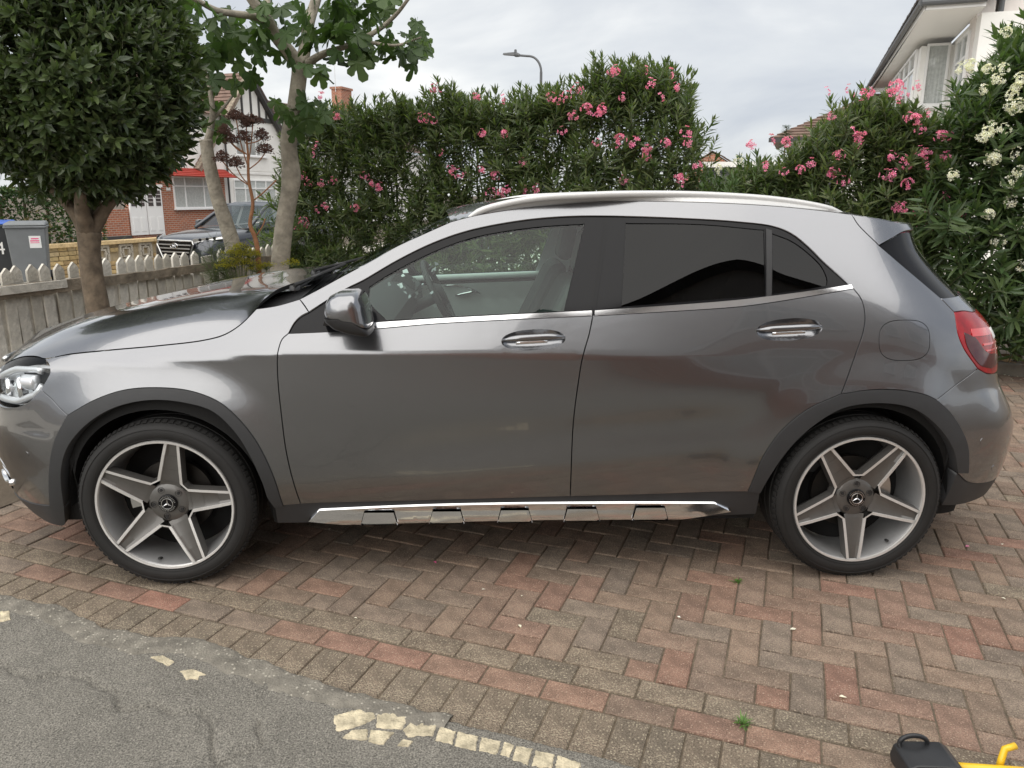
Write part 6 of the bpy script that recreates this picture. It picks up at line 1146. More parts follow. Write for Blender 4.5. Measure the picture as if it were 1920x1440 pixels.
# --- roof rails
rt = spl([tuple(q) for q in EDG['railtop']], .03)
for yy in (.295, 2 * YC - .295):
    mb = MB(); n = len(rt); taper = np.clip(np.minimum(np.arange(n), np.arange(n)[::-1]) / 3, .35, 1)
    mb.tube([(x, yy, z - .011) for x, z in rt], [float(.0115 * t) for t in taper], 12, flat=1.15)
    ra = mb.build('roof_rail', 'satin_alloy', None, smooth=True); PARTS.append(ra)
    bs = rs if False else None; xs_ = np.array([p[0] for p in rt]); zr_ = np.interp(xs_, near_roof[:, 0], near_roof[:, 2]) - .004
    yb = np.interp(xs_, near_roof[:, 0], near_roof[:, 1]) + .012; yb = yb if yy < .9 else 2 * YC - yb; n_ = len(xs_)
    mesh('rail_base', np.vstack([np.stack([xs_, np.full(n_, yy), [p[1] - .014 for p in rt]], 1), np.stack([xs_, yb, zr_], 1)]), [(i, i + 1, n_ + i + 1, n_ + i) for i in range(n_ - 1)], 'satin_alloy', ra, smooth=True)
    for f in ():
        mb = MB(); k = int(f * (n - 1)); x, z = rt[k]; mb.box((x, yy + (.012 if yy < .9 else -.012), z - .035), (.09, .02, .035))
        mb.build('rail_foot', 'satin_metal', ra)
# --- inner shell, wheel housings, floor
ish = chain([(-.60, .30), (-.62, .68), (-.47, .86)], [(-.47, .86), (-.2, .90), (.2, .95), (.36, 1.05)], [(.36, 1.05), (.53, 1.08), (.55, .99)], [(.55, .99), (.85, 1.02), (1.6, 1.05), (2.6, 1.15)], [(2.6, 1.15), (3.02, 1.05), (3.10, .84), (3.22, .80), (3.25, .36), (3.10, .28)], [(3.10, .28), (.45, .25)], [(.45, .25), (-.60, .30)])
whl = [ell(0, .337, .385, .385, 60), ell(2.699, .337, .385, .385, 60)]
def cutloop(P, c, r):            # push points out of the wheel circle
    return P
mb = MB(); top = [(-.58, .84), (-.2, .86), (.30, .93), (.50, .98), (1.6, 1.03), (2.6, 1.10), (3.0, 1.0), (3.2, .8)]
inner = []
for x in np.linspace(-.58, 3.2, 190):
    zt_ = float(np.interp(x, [p[0] for p in top], [p[1] for p in top])); zb_ = .22
    for cx_ in (0, 2.699):
        d = abs(x - cx_)
        if d < .375: zb_ = max(zb_, .337 + math.sqrt(.375 ** 2 - d * d))
    inner.append((x, zb_, zt_))
V = []; 
for x, zb_, zt_ in inner:
    for z in (zb_, (zb_ + zt_) / 2, zt_):
        p = F(x, z)[0] if x > XF0 and x < XR0 else F(x, z)[0]; V.append((p[0], p[1] + .032, p[2]))
Fc = [(i * 3 + k, (i + 1) * 3 + k, (i + 1) * 3 + k + 1, i * 3 + k + 1) for i in range(len(inner) - 1) for k in range(2)]
mb = MB(); mb.add(V, Fc)
for cx_ in (0, 2.699):                                   # wheel housings
    k = 28; P = []
    for i in range(k + 1):
        a = math.pi * (i / k) ; P.append((cx_ + .385 * math.cos(a), .337 + .385 * math.sin(a)))
    P = [(cx_ + .385, .31)] + P + [(cx_ - .385, .31)]
    mb.add([(x, .06, z) for x, z in P] + [(x, .42, z) for x, z in P], [(i, i + 1, len(P) + i + 1, len(P) + i) for i in range(len(P) - 1)])
    mb.add([(x, .42, z) for x, z in P], [tuple(range(len(P)))])
u1, u2 = both(mb, 'inner_shell', 'dark_inside', (None, None)); PARTS += [u1, u2]
mb = MB(); mb.box((1.35, .9, .245), (1.80, 1.62, .04)); mb.box((-.50, .9, .29), (.30, 1.2, .03)); mb.box((1.35, .9, .26), (3.4, .75, .05)); mb.box((3.15, .9, .34), (.35, 1.1, .04)); PARTS.append(mb.build('underbody', 'dark_inside'))
# --- cabin
mb = MB(); mb.box((1.5, .9, .42), (2.3, 1.5, .04)); PARTS.append(mb.build('cabin_floor', 'interior_dark'))
def rounded(mb, P, i=0): mb.hexa(P, i)
def seat(x, y, wd=.50):
    mb = MB(); M = Matrix.Translation((x, y, 0))
    mb.box((0, 0, .60), (.52, wd, .16), M=M)
    for k in range(8):
        a = k / 7; 
    mb.add([M @ Vector(p) for p in [(.18, -wd/2, .60), (.34, -wd/2, .58), (.34, wd/2, .58), (.18, wd/2, .60), (.46, -wd*.42, 1.17), (.55, -wd*.40, 1.16), (.55, wd*.40, 1.16), (.46, wd*.42, 1.17)]], [(3,2,1,0),(4,5,6,7),(0,1,5,4),(1,2,6,5),(2,3,7,6),(3,0,4,7)])
    s = mb.build('seat', 'interior_dark', None); PARTS.append(s)
    bv = s.modifiers.new('round', 'BEVEL'); bv.width = .05; bv.segments = 4
    mb = MB(); mb.add([M @ Vector(p) for p in [(.49, -.13, 1.18), (.57, -.13, 1.17), (.57, .13, 1.17), (.49, .13, 1.18), (.53, -.12, 1.36), (.60, -.11, 1.35), (.60, .11, 1.35), (.53, .12, 1.36)]], [(3,2,1,0),(4,5,6,7),(0,1,5,4),(1,2,6,5),(2,3,7,6),(3,0,4,7)])
    h = mb.build('headrest', 'interior_dark', s); bv = h.modifiers.new('round', 'BEVEL'); bv.width = .035; bv.segments = 4
seat(1.10, .52); seat(1.10, 1.28)
mb = MB(); mb.box((2.25, .9, .60), (.5, 1.25, .16)); mb.add([(2.42, .28, .62), (2.58, .28, .60), (2.58, 1.52, .60), (2.42, 1.52, .62), (2.62, .30, 1.12), (2.72, .30, 1.1), (2.72, 1.5, 1.1), (2.62, 1.5, 1.12)], [(3,2,1,0),(4,5,6,7),(0,1,5,4),(1,2,6,5),(2,3,7,6),(3,0,4,7)])
PARTS.append(mb.build('rear_bench', 'interior_dark'))
mb = MB(); dp = [(.46, 1.06), (.62, 1.075), (.80, 1.055), (.86, 1.01), (.87, .93), (.80, .80), (.78, .62), (.46, .60)]
mb.prism(dp, .20, 1.60, 0, lambda x, z, y: (x, y, z)); mb.lathe([(.001, .0), (.06, 0), (.065, -.03), (.001, -.03)], 20, c=(.80, 1.25, 1.04))
dash = mb.build('dashboard', 'interior_dark', auto=35); PARTS.append(dash)
mb = MB(); c = Vector((.985, 1.25, .985)); ax = Vector((.90, 0, .44)).normalized(); M = Matrix.Translation(c) @ ax.to_track_quat('Y', 'Z').to_matrix().to_4x4()
t_ = MB(); t_.lathe([(.185 + .016 * math.cos(a), .016 * math.sin(a)) for a in np.linspace(0, 2 * math.pi, 10, endpoint=False)], 48, closed=True)
t_.box((0, 0, 0), (.34, .02, .045)); t_.box((0, 0, -.09), (.05, .02, .17)); t_.lathe([(.001, .035), (.05, .03), (.07, 0), (.001, -.01)], 24); t_.tube([(0, -.02, 0), (0, -.25, 0)], .03, 10)
mb.add([M @ Vector(v) for v in t_.V], t_.F); PARTS.append(mb.build('steering_wheel', 'interior_dark', smooth=False, auto=40))
# crumpled clear cover over the wheel and the stalks
mb = MB(); rg = random.Random(3)
for k in range(26):
    p = Vector((rg.uniform(.78, 1.02), rg.uniform(.75, 1.2), rg.uniform(.95, 1.18))); d = Vector((rg.gauss(0, 1), rg.gauss(0, 1), rg.gauss(0, 1))).normalized(); e_ = d.orthogonal().normalized()
    s_ = rg.uniform(.012, .03); mb.add([p, p + d * s_, p + e_ * s_ * .6, p + d * s_ * .8 + e_ * s_], [(0, 1, 3, 2)])
PARTS.append(mb.build('plastic_cover', 'clear_sheet'))
# far door linings seen through the glass
dl = chain([(.60, .45), (.56, .98), (.83, 1.02)], [(.83, 1.02), (1.6, 1.055)], [(1.6, 1.055), (1.55, .40)], [(1.55, .40), (.60, .45)])
_, lin = panel('door_lining', dl, 'interior_grey', None, off=.075, lip=0, gap=0, res=.05); bpy.data.objects.remove(_); lin.parent = fdoor[1]
lin.data.flip_normals()
mb = MB(); q = np.linspace(.99, 1.20, 10); z = np.array([.985, .987, .988, .986, .983, .978, .972, .962, .95, .935]); p = F(q, z); p[:, 1] = 2 * YC - p[:, 1] - .085; mb.tube(p, .006, 6)
p = F(np.linspace(1.05, 1.17, 6), np.linspace(.925, .955, 6)); p[:, 1] = 2 * YC - p[:, 1] - .10; mb.tube(p, [.006, .009, .010, .009, .008, .004], 8); mb.build('inner_handle', 'chrome', fdoor[1], smooth=True)
q = np.linspace(.60, 1.58, 12); z = np.interp(q, (.6, .83, 1.58), (1.0, 1.025, 1.058)); p = F(q, z); p[:, 1] = 2 * YC - p[:, 1] - .07
mb = MB(); mb.tube(p, .018, 8); mb.build('door_top_pad', 'interior_grey', fdoor[1], smooth=True)
# inner pillars and roof lining
def slab_between(name, A, B, m, parent=None):
    A = np.asarray(A); B = np.asarray(B); n = len(A)
    o = mesh(name, np.vstack([A, B]), [(i, i + 1, n + i + 1, n + i) for i in range(n - 1)], m, parent, smooth=True); return o
q = np.linspace(1.05, 1.40, 6); sx = np.interp(q, (1.05, 1.40), (1.51, 1.62)); sx2 = np.interp(q, (1.05, 1.40), (1.70, 1.78))
A = F(sx, q); B = F(sx2, q); A[:, 1] = 2 * YC - A[:, 1] - .04; B[:, 1] = 2 * YC - B[:, 1] - .04; PARTS.append(slab_between('pillar_lining', A, B, 'interior_grey'))
rl = RV[4:-8:4, 2:-2:3].copy(); rl[:, :, 2] -= .035; n1_, n2_ = rl.shape[:2]
PARTS.append(mesh('roof_lining', rl.reshape(-1, 3), [(i * n2_ + j, i * n2_ + j + 1, (i + 1) * n2_ + j + 1, (i + 1) * n2_ + j) for i in range(n1_ - 1) for j in range(n2_ - 1)], 'interior_grey', None, smooth=True))
mb = MB(); mb.box((2.05, .9, 1.2), (.02, 1.1, .25)); mb.box((2.75, .9, .9), (.05, 1.1, .45)); PARTS.append(mb.build('rear_partition', 'interior_dark'))
# --- door mirrors
mo = [(.674, 1.105), (.680, 1.135), (.692, 1.157), (.722, 1.170), (.781, 1.174), (.797, 1.164), (.814, 1.128), (.826, 1.055), (.8265, 1.048), (.760, 1.055), (.706, 1.066), (.676, 1.088)]
mo2 = [(.672, 1.084), (.706, 1.062), (.760, 1.051), (.826, 1.044), (.827, 1.021), (.812, 1.017), (.760, 1.026), (.706, 1.044), (.674, 1.072)]
def mirror_shape(poly_, mt, name, parent, rings):
    c = np.array([.755, 1.09]); P = resamp(np.array(poly_ + [poly_[0]]), 49)[:-1]; mb = MB(); V = []
    n = len(P)
    for y, s_ in rings:
        for p in P: q = c + (p - c) * s_; V.append((q[0], y, q[1]))
    Fc = [(k * n + i, k * n + (i + 1) % n, (k + 1) * n + (i + 1) % n, (k + 1) * n + i) for k in range(len(rings) - 1) for i in range(n)]
    Fc += [tuple(range(n)), tuple(range((len(rings) - 1) * n, len(rings) * n))[::-1]]
    mb.add(V, Fc); a, b = both(mb, name, mt, parent, auto=50); return a, b
rings = [(-.205, .30), (-.202, .62), (-.192, .80), (-.175, .92), (-.15, .98), (-.12, 1.0), (-.06, 1.0), (-.01, .96), (.02, .85)]
mir = mirror_shape(mo, 'car_paint', 'door_mirror', (None, None), rings); PARTS += list(mir)
mirror_shape(mo2, 'black_plastic', 'mirror_base', mir, [(y - .002, s_) for y, s_ in rings])
mb = MB(); mb.hexa([(.760, -.199, 1.082), (.808, -.188, 1.080), (.808, -.15, 1.080), (.760, -.15, 1.082), (.756, -.199, 1.106), (.804, -.188, 1.106), (.804, -.15, 1.106), (.756, -.15, 1.106)]); both(mb, 'indicator_lens', 'black_gloss', mir)
mb = MB(); mb.hexa([(.64, -.02, 1.035), (.72, -.02, 1.035), (.74, .06, 1.03), (.63, .06, 1.03), (.66, -.04, 1.075), (.74, -.04, 1.07), (.75, .09, 1.07), (.64, .09, 1.075)]); both(mb, 'mirror_arm', 'black_plastic', mir)
# --- wheels
def make_wheel(cx, y0, phase, flip):
    """local frame: centre of the hub face, axis along y, outer face towards -y"""
    e = MB()
    e.lathe([(.2595, .000), (.2615, .004), (.2615, .012), (.2540, .016), (.2480, .030), (.2380, .075), (.2320, .15), (.2320, .20), (.26, .21)], 72, 0)
    wheel = e.build('wheel', ['alloy_silver'], None, auto=30)
    e = MB(); e.lathe([(.2525, -.003), (.2600, -.004), (.2630, .000), (.2630, .006), (.2540, .010)], 72); e.build('rim_lip', 'machined_alloy', wheel, auto=40)
    T = MB()
    T.lathe([(.2580, .010), (.2640, .001), (.2760, -.007), (.2960, -.009), (.3120, -.004), (.3210, .004), (.3270, .013), (.3325, .024), (.3345, .034), (.3345, .060), (.3290, .062), (.3290, .068), (.3350, .070), (.3350, .112), (.3290, .114), (.3290, .121), (.3350, .123), (.3350, .165), (.3290, .167), (.3290, .173), (.3345, .175), (.3340, .205), (.325, .222), (.30, .238), (.27, .235), (.258, .225)], 96, closed=False)
    ty = T.build('tyre', 'rubber', wheel, auto=38)
    tb = MB(); nb = 84                                  # tread blocks on the shoulder
    for j in range(nb):
        a = 2 * math.pi * j / nb; M = Matrix.Rotation(-a, 4, 'Y')
        tb.hexa([M @ Vector(p) for p in [(.3275, .0145, -.0085), (.3275, .0145, .0085), (.336, .030, .0085), (.336, .030, -.0085), (.3310, .0115, -.0075), (.3310, .0115, .0075), (.3385, .030, .0075), (.3385, .030, -.0075)]])
    tb.build('tread', 'rubber', ty)
    sr = MB(); sr.lathe([(.3065, -.0055), (.3080, -.0085), (.3100, -.0055)], 72); sr.lathe([(.2690, -.003), (.2705, -.0075), (.2720, -.004)], 72); sr.build('sidewall_rib', 'rubber', wheel, smooth=True)
    # five double-edged spokes
    for k in range(5):
        a0 = phase + k * 2 * math.pi / 5; M = Matrix.Rotation(-a0, 4, 'Y')
        st_ = [(.070, .0505, .030), (.088, .0480, .026), (.14, .0415, .017), (.20, .0345, .008), (.2535, .0275, .002)]
        ed = .0105
        ch = MB(); rib = MB(); side = MB()
        for i in range(len(st_) - 1):
            (r0, w0, y0_), (r1, w1, y1) = st_[i], st_[i + 1]
            i0, i1 = w0 - ed, w1 - ed
            m0, m1 = i0 * .55, i1 * .55
            ch.add([M @ Vector(p) for p in [(r0, y0_ + .004, -i0), (r0, y0_ + .010, -m0), (r0, y0_ + .010, m0), (r0, y0_ + .004, i0), (r1, y1 + .004, -i1), (r1, y1 + .009, -m1), (r1, y1 + .009, m1), (r1, y1 + .004, i1)]], [(0, 1, 5, 4), (1, 2, 6, 5), (2, 3, 7, 6)])
            for s_ in (-1, 1):
                if r0 >= .085:
                    rib.add([M @ Vector(p) for p in [(r0, y0_, s_ * w0), (r0, y0_, s_ * i0), (r1, y1, s_ * i1), (r1, y1, s_ * w1), (r0, y0_ + .005, s_ * (i0 - .001)), (r1, y1 + .005, s_ * (i1 - .001))]], [(0, 1, 2, 3), (1, 4, 5, 2)])
                    side.add([M @ Vector(p) for p in [(r0, y0_, s_ * w0), (r1, y1, s_ * w1), (r1 , y1 + .034, s_ * (w1 + .006)), (r0, y0_ + .034, s_ * (w0 + .006)), (r1, y1 + .07, s_ * (w1 * .7)), (r0, y0_ + .07, s_ * (w0 * .7))]], [(0, 1, 2, 3), (3, 2, 4, 5)])
        # valley edge joining this spoke to the next one
        M2 = Matrix.Rotation(-(a0 + math.pi / 5), 4, 'Y')
        r, w_, y_ = st_[1]; ca = math.cos(math.pi / 5); sa = math.sin(math.pi / 5)
        p1 = Vector((r, y_, w_)); p1i = Vector((r, y_, w_ - ed)); 
        # rotate into the frame between the spokes
        Rm = Matrix.Rotation(math.pi / 5, 4, 'Y')
        q1, q1i = Rm @ p1, Rm @ p1i
        q2, q2i = Vector((q1.x, q1.y, -q1.z)), Vector((q1i.x, q1i.y, -q1i.z))
        rib.add([M2 @ p for p in (q1, q1i, q2i, q2)], [(0, 1, 2, 3)])
        side.add([M2 @ p for p in (q1, q2, q2 + Vector((.006, .034, 0)), q1 + Vector((.006, .034, 0)), q2 + Vector((-.01, .07, 0)), q1 + Vector((-.01, .07, 0)))], [(0, 1, 2, 3), (3, 2, 4, 5)])
        ch.add(side.V, side.F); ch.add(rib.V, rib.F, 1); ch.build('spoke', ['alloy_grey', 'machined_alloy'], wheel, auto=30)
    h = MB(); h.lathe([(.001, .034), (.045, .034), (.072, .037), (.080, .044), (.080, .08), (.001, .085)], 40); h.build('hub', 'alloy_grey', wheel, auto=35)
    for k in range(5):
        a = phase + (k + .5) * 2 * math.pi / 5; b = MB(); c = (.056 * math.cos(a), .0, .056 * math.sin(a))
        b.lathe([(.0115, .0325), (.0125, .0325), (.0115, .0375), (.001, .0380)], 16, 0, c=c); b.lathe([(.001, .0325), (.0065, .0325), (.0075, .0365)], 6, 0, c=c); b.build('wheel_bolt', 'black_plastic', wheel, auto=35)
    cpb = MB(); cpb.lathe([(.001, .0215), (.020, .0215), (.0215, .0205), (.0235, .0205), (.0250, .022), (.0325, .0225), (.0350, .024), (.0360, .030)], 40, 0)
    for j in range(30):                                   # raised characters of the ring, too small to read
        a = 2 * math.pi * j / 30; M = Matrix.Rotation(-a, 4, 'Y')
        if j % 15 in (0, 14): continue
        cpb.box((.0288, .0215, 0), (.0045, .0014, .0028), 1, M=M)
    cap = cpb.build('hub_cap', ['black_gloss', 'satin_metal'], wheel)
    s3 = MB()
    for k in range(3):                                    # three-pointed star in its ring
        M = Matrix.Rotation(-(math.pi / 2 + k * 2 * math.pi / 3), 4, 'Y')
        s3.add([M @ Vector(p) for p in [(.0205, .0200, 0), (.0025, .0205, .0033), (0, .0180, 0), (.0025, .0205, -.0033)]], [(0, 1, 2), (0, 2, 3)])
    s3.lathe([(.0195, .0208), (.0205, .0188), (.0228, .0190), (.0235, .0208)], 40); s3.build('star_emblem', 'chrome', wheel, auto=30)
    d = MB(); d.lathe([(.06, .105), (.150, .105), (.150, .13), (.06, .13)], 48); d.lathe([(.001, .085), (.075, .085), (.078, .12)], 32); d.build('brake_disc', 'brake_iron', wheel, auto=40)
    c_ = MB()
    a0 = math.pi * .97 if cx < 1 else math.pi * .05
    pl = [(r * math.cos(a0 + t), r * math.sin(a0 + t)) for r, ts in ((.10, np.linspace(-.35, .35, 6)), (.168, np.linspace(.35, -.35, 6))) for t in ts]
    c_.prism(pl, .085, .15, 0, lambda x, z, y: (x, y, z)); c_.build('brake_caliper', 'satin_metal', wheel, auto=40)
    v = MB(); a = phase + (.62 if cx < 1 else .55) * 2 * math.pi / 5 + (3 if cx < 1 else 0) * 2 * math.pi / 5
    a = -1.80 if cx < 1 else -.90
    M = Matrix.Rotation(-a, 4, 'Y'); v.tube([M @ Vector((.244, .045, 0)), M @ Vector((.232, .018, 0))], [.0055, .0055], 10); v.build('valve_stem', 'rubber', wheel)
    k = MB(); k.lathe([(.001, .16), (.23, .16)], 40); k.build('brake_shield', 'dark_inside', wheel)
    Mw = Matrix.Translation((cx, y0, .3345)) @ (Matrix.Rotation(math.pi, 4, 'Z') if flip else Matrix.Identity(4))
    wheel.matrix_world = Mw; PARTS.append(wheel)
d_ = math.radians
make_wheel(0, .0, d_(79), False); make_wheel(2.699, .0, d_(-89), False)
make_wheel(0, 1.80, d_(20), True); make_wheel(2.699, 1.80, d_(50), True)
# number plate at the back
mb = MB(); mb.box((tail_x(.72) + .01, .9, .72), (.012, .52, .11)); PARTS.append(mb.build('number_plate', 'white_plastic'))
for o in PARTS:
    if o is None: continue
    mw = o.matrix_world.copy() if o.name.startswith('wheel') else Matrix.Identity(4)
    o.parent = car; o.matrix_local = car_inv @ mw

# ================================================================= the dark crossover across the road
mat('suv_paint', (.045, .050, .060), .30, .6, 1., .02)
def rot_to(d): return math.atan2(d[1], d[0])
sv = empty('parked_suv', SUV_POS, rot_to((-.48, -.877))); tag(sv, 'dark grey-blue crossover facing the fence behind the leaning fig trunk', 'car')
stn = [(0, .60, .30, .70), (-.03, .66, .27, .84), (-.10, .78, .25, .92), (-.22, .86, .24, .97), (-.5, .91, .23, 1.03), (-1.0, .922, .22, 1.085), (-1.35, .925, .22, 1.11), (-2.5, .925, .22, 1.14), (-3.6, .92, .24, 1.19), (-4.2, .87, .28, 1.16), (-4.42, .76, .34, .98)]
q = MB(); V = []
for x, w_, zb, zt in stn:
    prof = [(0, zt), (.5 * w_, zt - .004), (.80 * w_, zt - .025), (.94 * w_, zt - .085), (.995 * w_, zt - .20), (w_, (zb + zt) / 2), (.985 * w_, zb + .16), (.93 * w_, zb), (0, zb)]
    V += [(x, y, z) for y, z in prof] + [(x, -y, z) for y, z in prof[::-1][1:-1]]
n = 16; q.add(V, [(k * n + i, k * n + (i + 1) % n, (k + 1) * n + (i + 1) % n, (k + 1) * n + i) for k in range(len(stn) - 1) for i in range(n)] + [tuple(range(n)), tuple(range((len(stn) - 1) * n, len(stn) * n))])
body = q.build('body', 'suv_paint', sv, auto=50)
sm = body.modifiers.new('s', 'SUBSURF'); sm.levels = 1; sm.render_levels = 2
g0 = [(-1.28, .80, 1.10), (-2.02, .62, 1.575), (-3.65, .60, 1.575), (-4.22, .74, 1.14)]       # x, half width, z of the glasshouse
q = MB(); q.hexa([(g0[1][0] + .05, -.60, 1.56), (g0[2][0] - .1, -.58, 1.56), (g0[2][0] - .1, .58, 1.56), (g0[1][0] + .05, .60, 1.56), (g0[1][0] - .12, -.50, 1.64), (g0[2][0], -.5, 1.62), (g0[2][0], .5, 1.62), (g0[1][0] - .12, .50, 1.64)]); q.build('roof', 'suv_paint', sv)
q = MB(); q.add([(-1.28, -.76, 1.10), (-1.18, 0, 1.10), (-1.28, .76, 1.10), (-2.0, -.58, 1.57), (-1.96, 0, 1.60), (-2.0, .58, 1.57)], [(0, 1, 4, 3), (1, 2, 5, 4)]); q.build('windscreen', 'suv_glass' if 'suv_glass' in MATS else (glass('suv_glass', (.35, .42, .42), ior=2.0) and 'suv_glass'), sv)
for s in (1, -1):
    q = MB(); q.tube([(-1.22, s * .80, 1.09), (-1.65, s * .715, 1.36), (-2.02, s * .61, 1.575), (-2.8, s * .59, 1.61), (-3.65, s * .585, 1.59), (-4.2, s * .70, 1.16)], [.045, .04, .04, .045, .05, .07], 8); q.build('roof_pillar', 'suv_paint', sv, smooth=True)
    q = MB(); q.add([(-1.42, s * .86, 1.12), (-1.98, s * .655, 1.53), (-2.50, s * .645, 1.555), (-2.50, s * .875, 1.13)], [(0, 1, 2, 3)]); q.build('side_window', 'suv_glass', sv)
    q = MB(); q.add([(-2.58, s * .875, 1.13), (-2.58, s * .645, 1.555), (-3.45, s * .64, 1.54), (-3.75, s * .84, 1.18)], [(0, 1, 2, 3)]); q.build('side_window', 'suv_glass', sv)
    q = MB(); q.hexa([(-1.45, s * .90, 1.12), (-1.60, s * .90, 1.12), (-1.60, s * 1.08, 1.12), (-1.47, s * 1.06, 1.12), (-1.45, s * .92, 1.24), (-1.58, s * .92, 1.25), (-1.58, s * 1.09, 1.25), (-1.48, s * 1.07, 1.23)]); q.build('door_mirror', 'suv_paint', sv)
    for x in (-.90, -3.57):
        w_ = MB(); w_.lathe([(.001, -.02), (.225, -.02), (.235, -.035), (.34, -.035), (.36, .0), (.36, .2)], 32); 
        o = w_.build('wheel', 'rubber', sv, auto=40); o.matrix_local = Matrix.Translation((x, s * .90, .36)) @ Matrix.Rotation(0 if s < 0 else math.pi, 4, 'Z')
        w_ = MB(); w_.lathe([(.001, -.03), (.08, -.03), (.225, -.025), (.23, -.01)], 24); w_.build('rim', 'alloy_silver', o, auto=40)
        a = np.linspace(-.25, math.pi + .25, 17); w_ = MB()
        V = [(x + .43 * math.cos(t), s * .945, .36 + .43 * math.sin(t)) for t in a] + [(x + .39 * math.cos(t), s * .95, .36 + .39 * math.sin(t)) for t in a] + [(x + .40 * math.cos(t), s * .80, .36 + .40 * math.sin(t)) for t in a]
        w_.add(V, [(i, i + 1, 18 + i, 17 + i) for i in range(16)] + [(17 + i, 18 + i, 35 + i, 34 + i) for i in range(16)]); w_.build('arch_flare', 'black_plastic', sv)
    q = MB(); q.hexa([(-.02, s * .50, .845), (-.52, s * .915, .93), (-.52, s * .925, .985), (-.02, s * .50, .93), (.03, s * .50, .85), (-.44, s * .945, .935), (-.48, s * .94, .985), (.02, s * .51, .925)]); hlm = q.build('headlight', 'satin_metal', sv)
    for a in (.25, .5, .75):
        y = .50 + a * .38; x = -.0 - a * .40; q = MB(); q.lathe([(.001, -.02), (.028, -.02), (.033, 0)], 12, c=(0, 0, 0)); o = q.build('lamp_projector', 'black_gloss', hlm); o.matrix_local = Matrix.Translation((x + .035, s * (y + .03), .895 + .06 * a)) @ Matrix.Rotation(s * .8 + math.pi / 2, 4, 'Z')
gr = [(.47, .87), (.50, .80), (.36, .53), (-.36, .53), (-.50, .80), (-.47, .87)]
q = MB(); q.prism(gr, 0, .035, 0, lambda a, b, c_: (c_ + .0, a, b)); gl = q.build('grille', 'black_gloss', sv)
q = MB(); gg = [(a * 1.06, .70 + (b - .70) * 1.10) for a, b in gr]
for (a, b), (c_, d) in zip(gg, gg[1:] + gg[:1]): q.tube([(.035, a, b), (.035, c_, d)], .018, 6)
q.build('grille_frame', 'satin_metal', gl)
for z in (.80, .725, .65, .58):
    wd = np.interp(z, (.53, .80), (.34, .47)); q = MB(); q.box((.045, 0, z), (.025, 2 * wd, .024)); q.build('grille_bar', 'alloy_silver', gl)
q = MB()
t = np.linspace(0, 2 * math.pi, 25)[:-1]; pts = [(.066, .105 * math.cos(a), .775 + .055 * math.sin(a)) for a in t]; q.tube(pts + pts[:1], .009, 6)
q.tube([(.066, .045, .735), (.066, .030, .815)], .011, 6); q.tube([(.066, -.030, .735), (.066, -.045, .815)], .011, 6); q.tube([(.066, .035, .77), (.066, -.035, .78)], .009, 6); q.build('oval_emblem', 'chrome', gl)
q = MB(); q.box((.03, 0, .44), (.02, .52, .11)); q.build('number_plate', 'white_plastic', sv)
q = MB(); q.box((-.02, 0, .40), (.06, 1.1, .16)); q.build('lower_grille', 'black_plastic', sv)
q = MB(); q.box((-1.9, .0, .75), (1.2, 1.4, .5)); q.build('cabin', 'interior_dark', sv)

# ================================================================= plants
def leaf_geo(L_, w_, droop=.12, fold=.18, seg=(.0, .28, .62, 1.0), wid=(.12, .9, .8, 0.0)):
    """a bent, keeled leaf along +x: returns verts, tris"""
    V = []; T = []
    for s, k in zip(seg, wid):
        z = -droop * L_ * s * s
        V += [(s * L_, -k * w_ / 2, z + fold * k * w_ / 2), (s * L_, 0, z), (s * L_, k * w_ / 2, z + fold * k * w_ / 2)]
    for i in range(len(seg) - 1):
        a = i * 3
        for j in (0, 1): T += [(a + j, a + 3 + j, a + 4 + j), (a + j, a + 4 + j, a + 1 + j)]
    return np.array(V), np.array(T)
def rotm(ax, ang):
    return np.array(Matrix.Rotation(ang, 3, Vector(ax)))
def frame(d, roll=0.):
    d = Vector(d).normalized(); up = Vector((0, 0, 1)) if abs(d.z) < .95 else Vector((1, 0, 0))
    y = up.cross(d).normalized(); z = d.cross(y)
    c_, s_ = math.cos(roll), math.sin(roll); y2 = y * c_ + z * s_; z2 = z * c_ - y * s_
    return np.array([d, y2, z2]).T
class Soup:
    def __init__(s): s.V = []; s.T = []; s.I = []; s.n = 0
    def add(s, V, T, i=0):
        s.V.append(np.asarray(V)); s.T.append(np.asarray(T) + s.n); s.I.append(np.full(len(T), i)); s.n += len(V)
    def arrays(s): return np.vstack(s.V), np.vstack(s.T), np.concatenate(s.I)
    def build(s, name, m, parent=None, smooth=False):
        V, T, I = s.arrays(); return fastmesh(name, V, T, m, parent, smooth, I)
def stem_tris(p0, p1, r0, r1, n=4):
    d = np.array(p1) - np.array(p0); R_ = frame(d)
    t = np.linspace(0, 2 * np.pi, n, endpoint=False)
    ring = np.cos(t)[:, None] * R_[:, 1] + np.sin(t)[:, None] * R_[:, 2]
    V = np.vstack([np.array(p0) + r0 * ring, np.array(p1) + r1 * ring]); T = []
    for i in range(n): j = (i + 1) % n; T += [(i, j, n + j), (i, n + j, n + i)]
    return V, T
mat('oleander_leaf', (.105, .145, .055), .40, spec=.5, island=.30, col2=[(.068, .105, .042), (.14, .175, .066), (.092, .13, .054), (.165, .185, .078)], trans=.42)
mat('oleander_pale', (.085, .135, .040), .42, spec=.45, island=.25, col2=[(.06, .11, .035), (.12, .165, .055), (.08, .13, .045)], trans=.25)
mat('oleander_big', (.075, .120, .045), .36, spec=.5, island=.30, col2=[(.05, .088, .035), (.12, .165, .060), (.075, .122, .050)], trans=.36)
mat('green_stem', (.10, .105, .055), .7)
mat('petal_pink', (.86, .21, .42), .6, island=.20, col2=[(.90, .36, .54), (.80, .14, .36), (.93, .48, .62)], trans=.25)
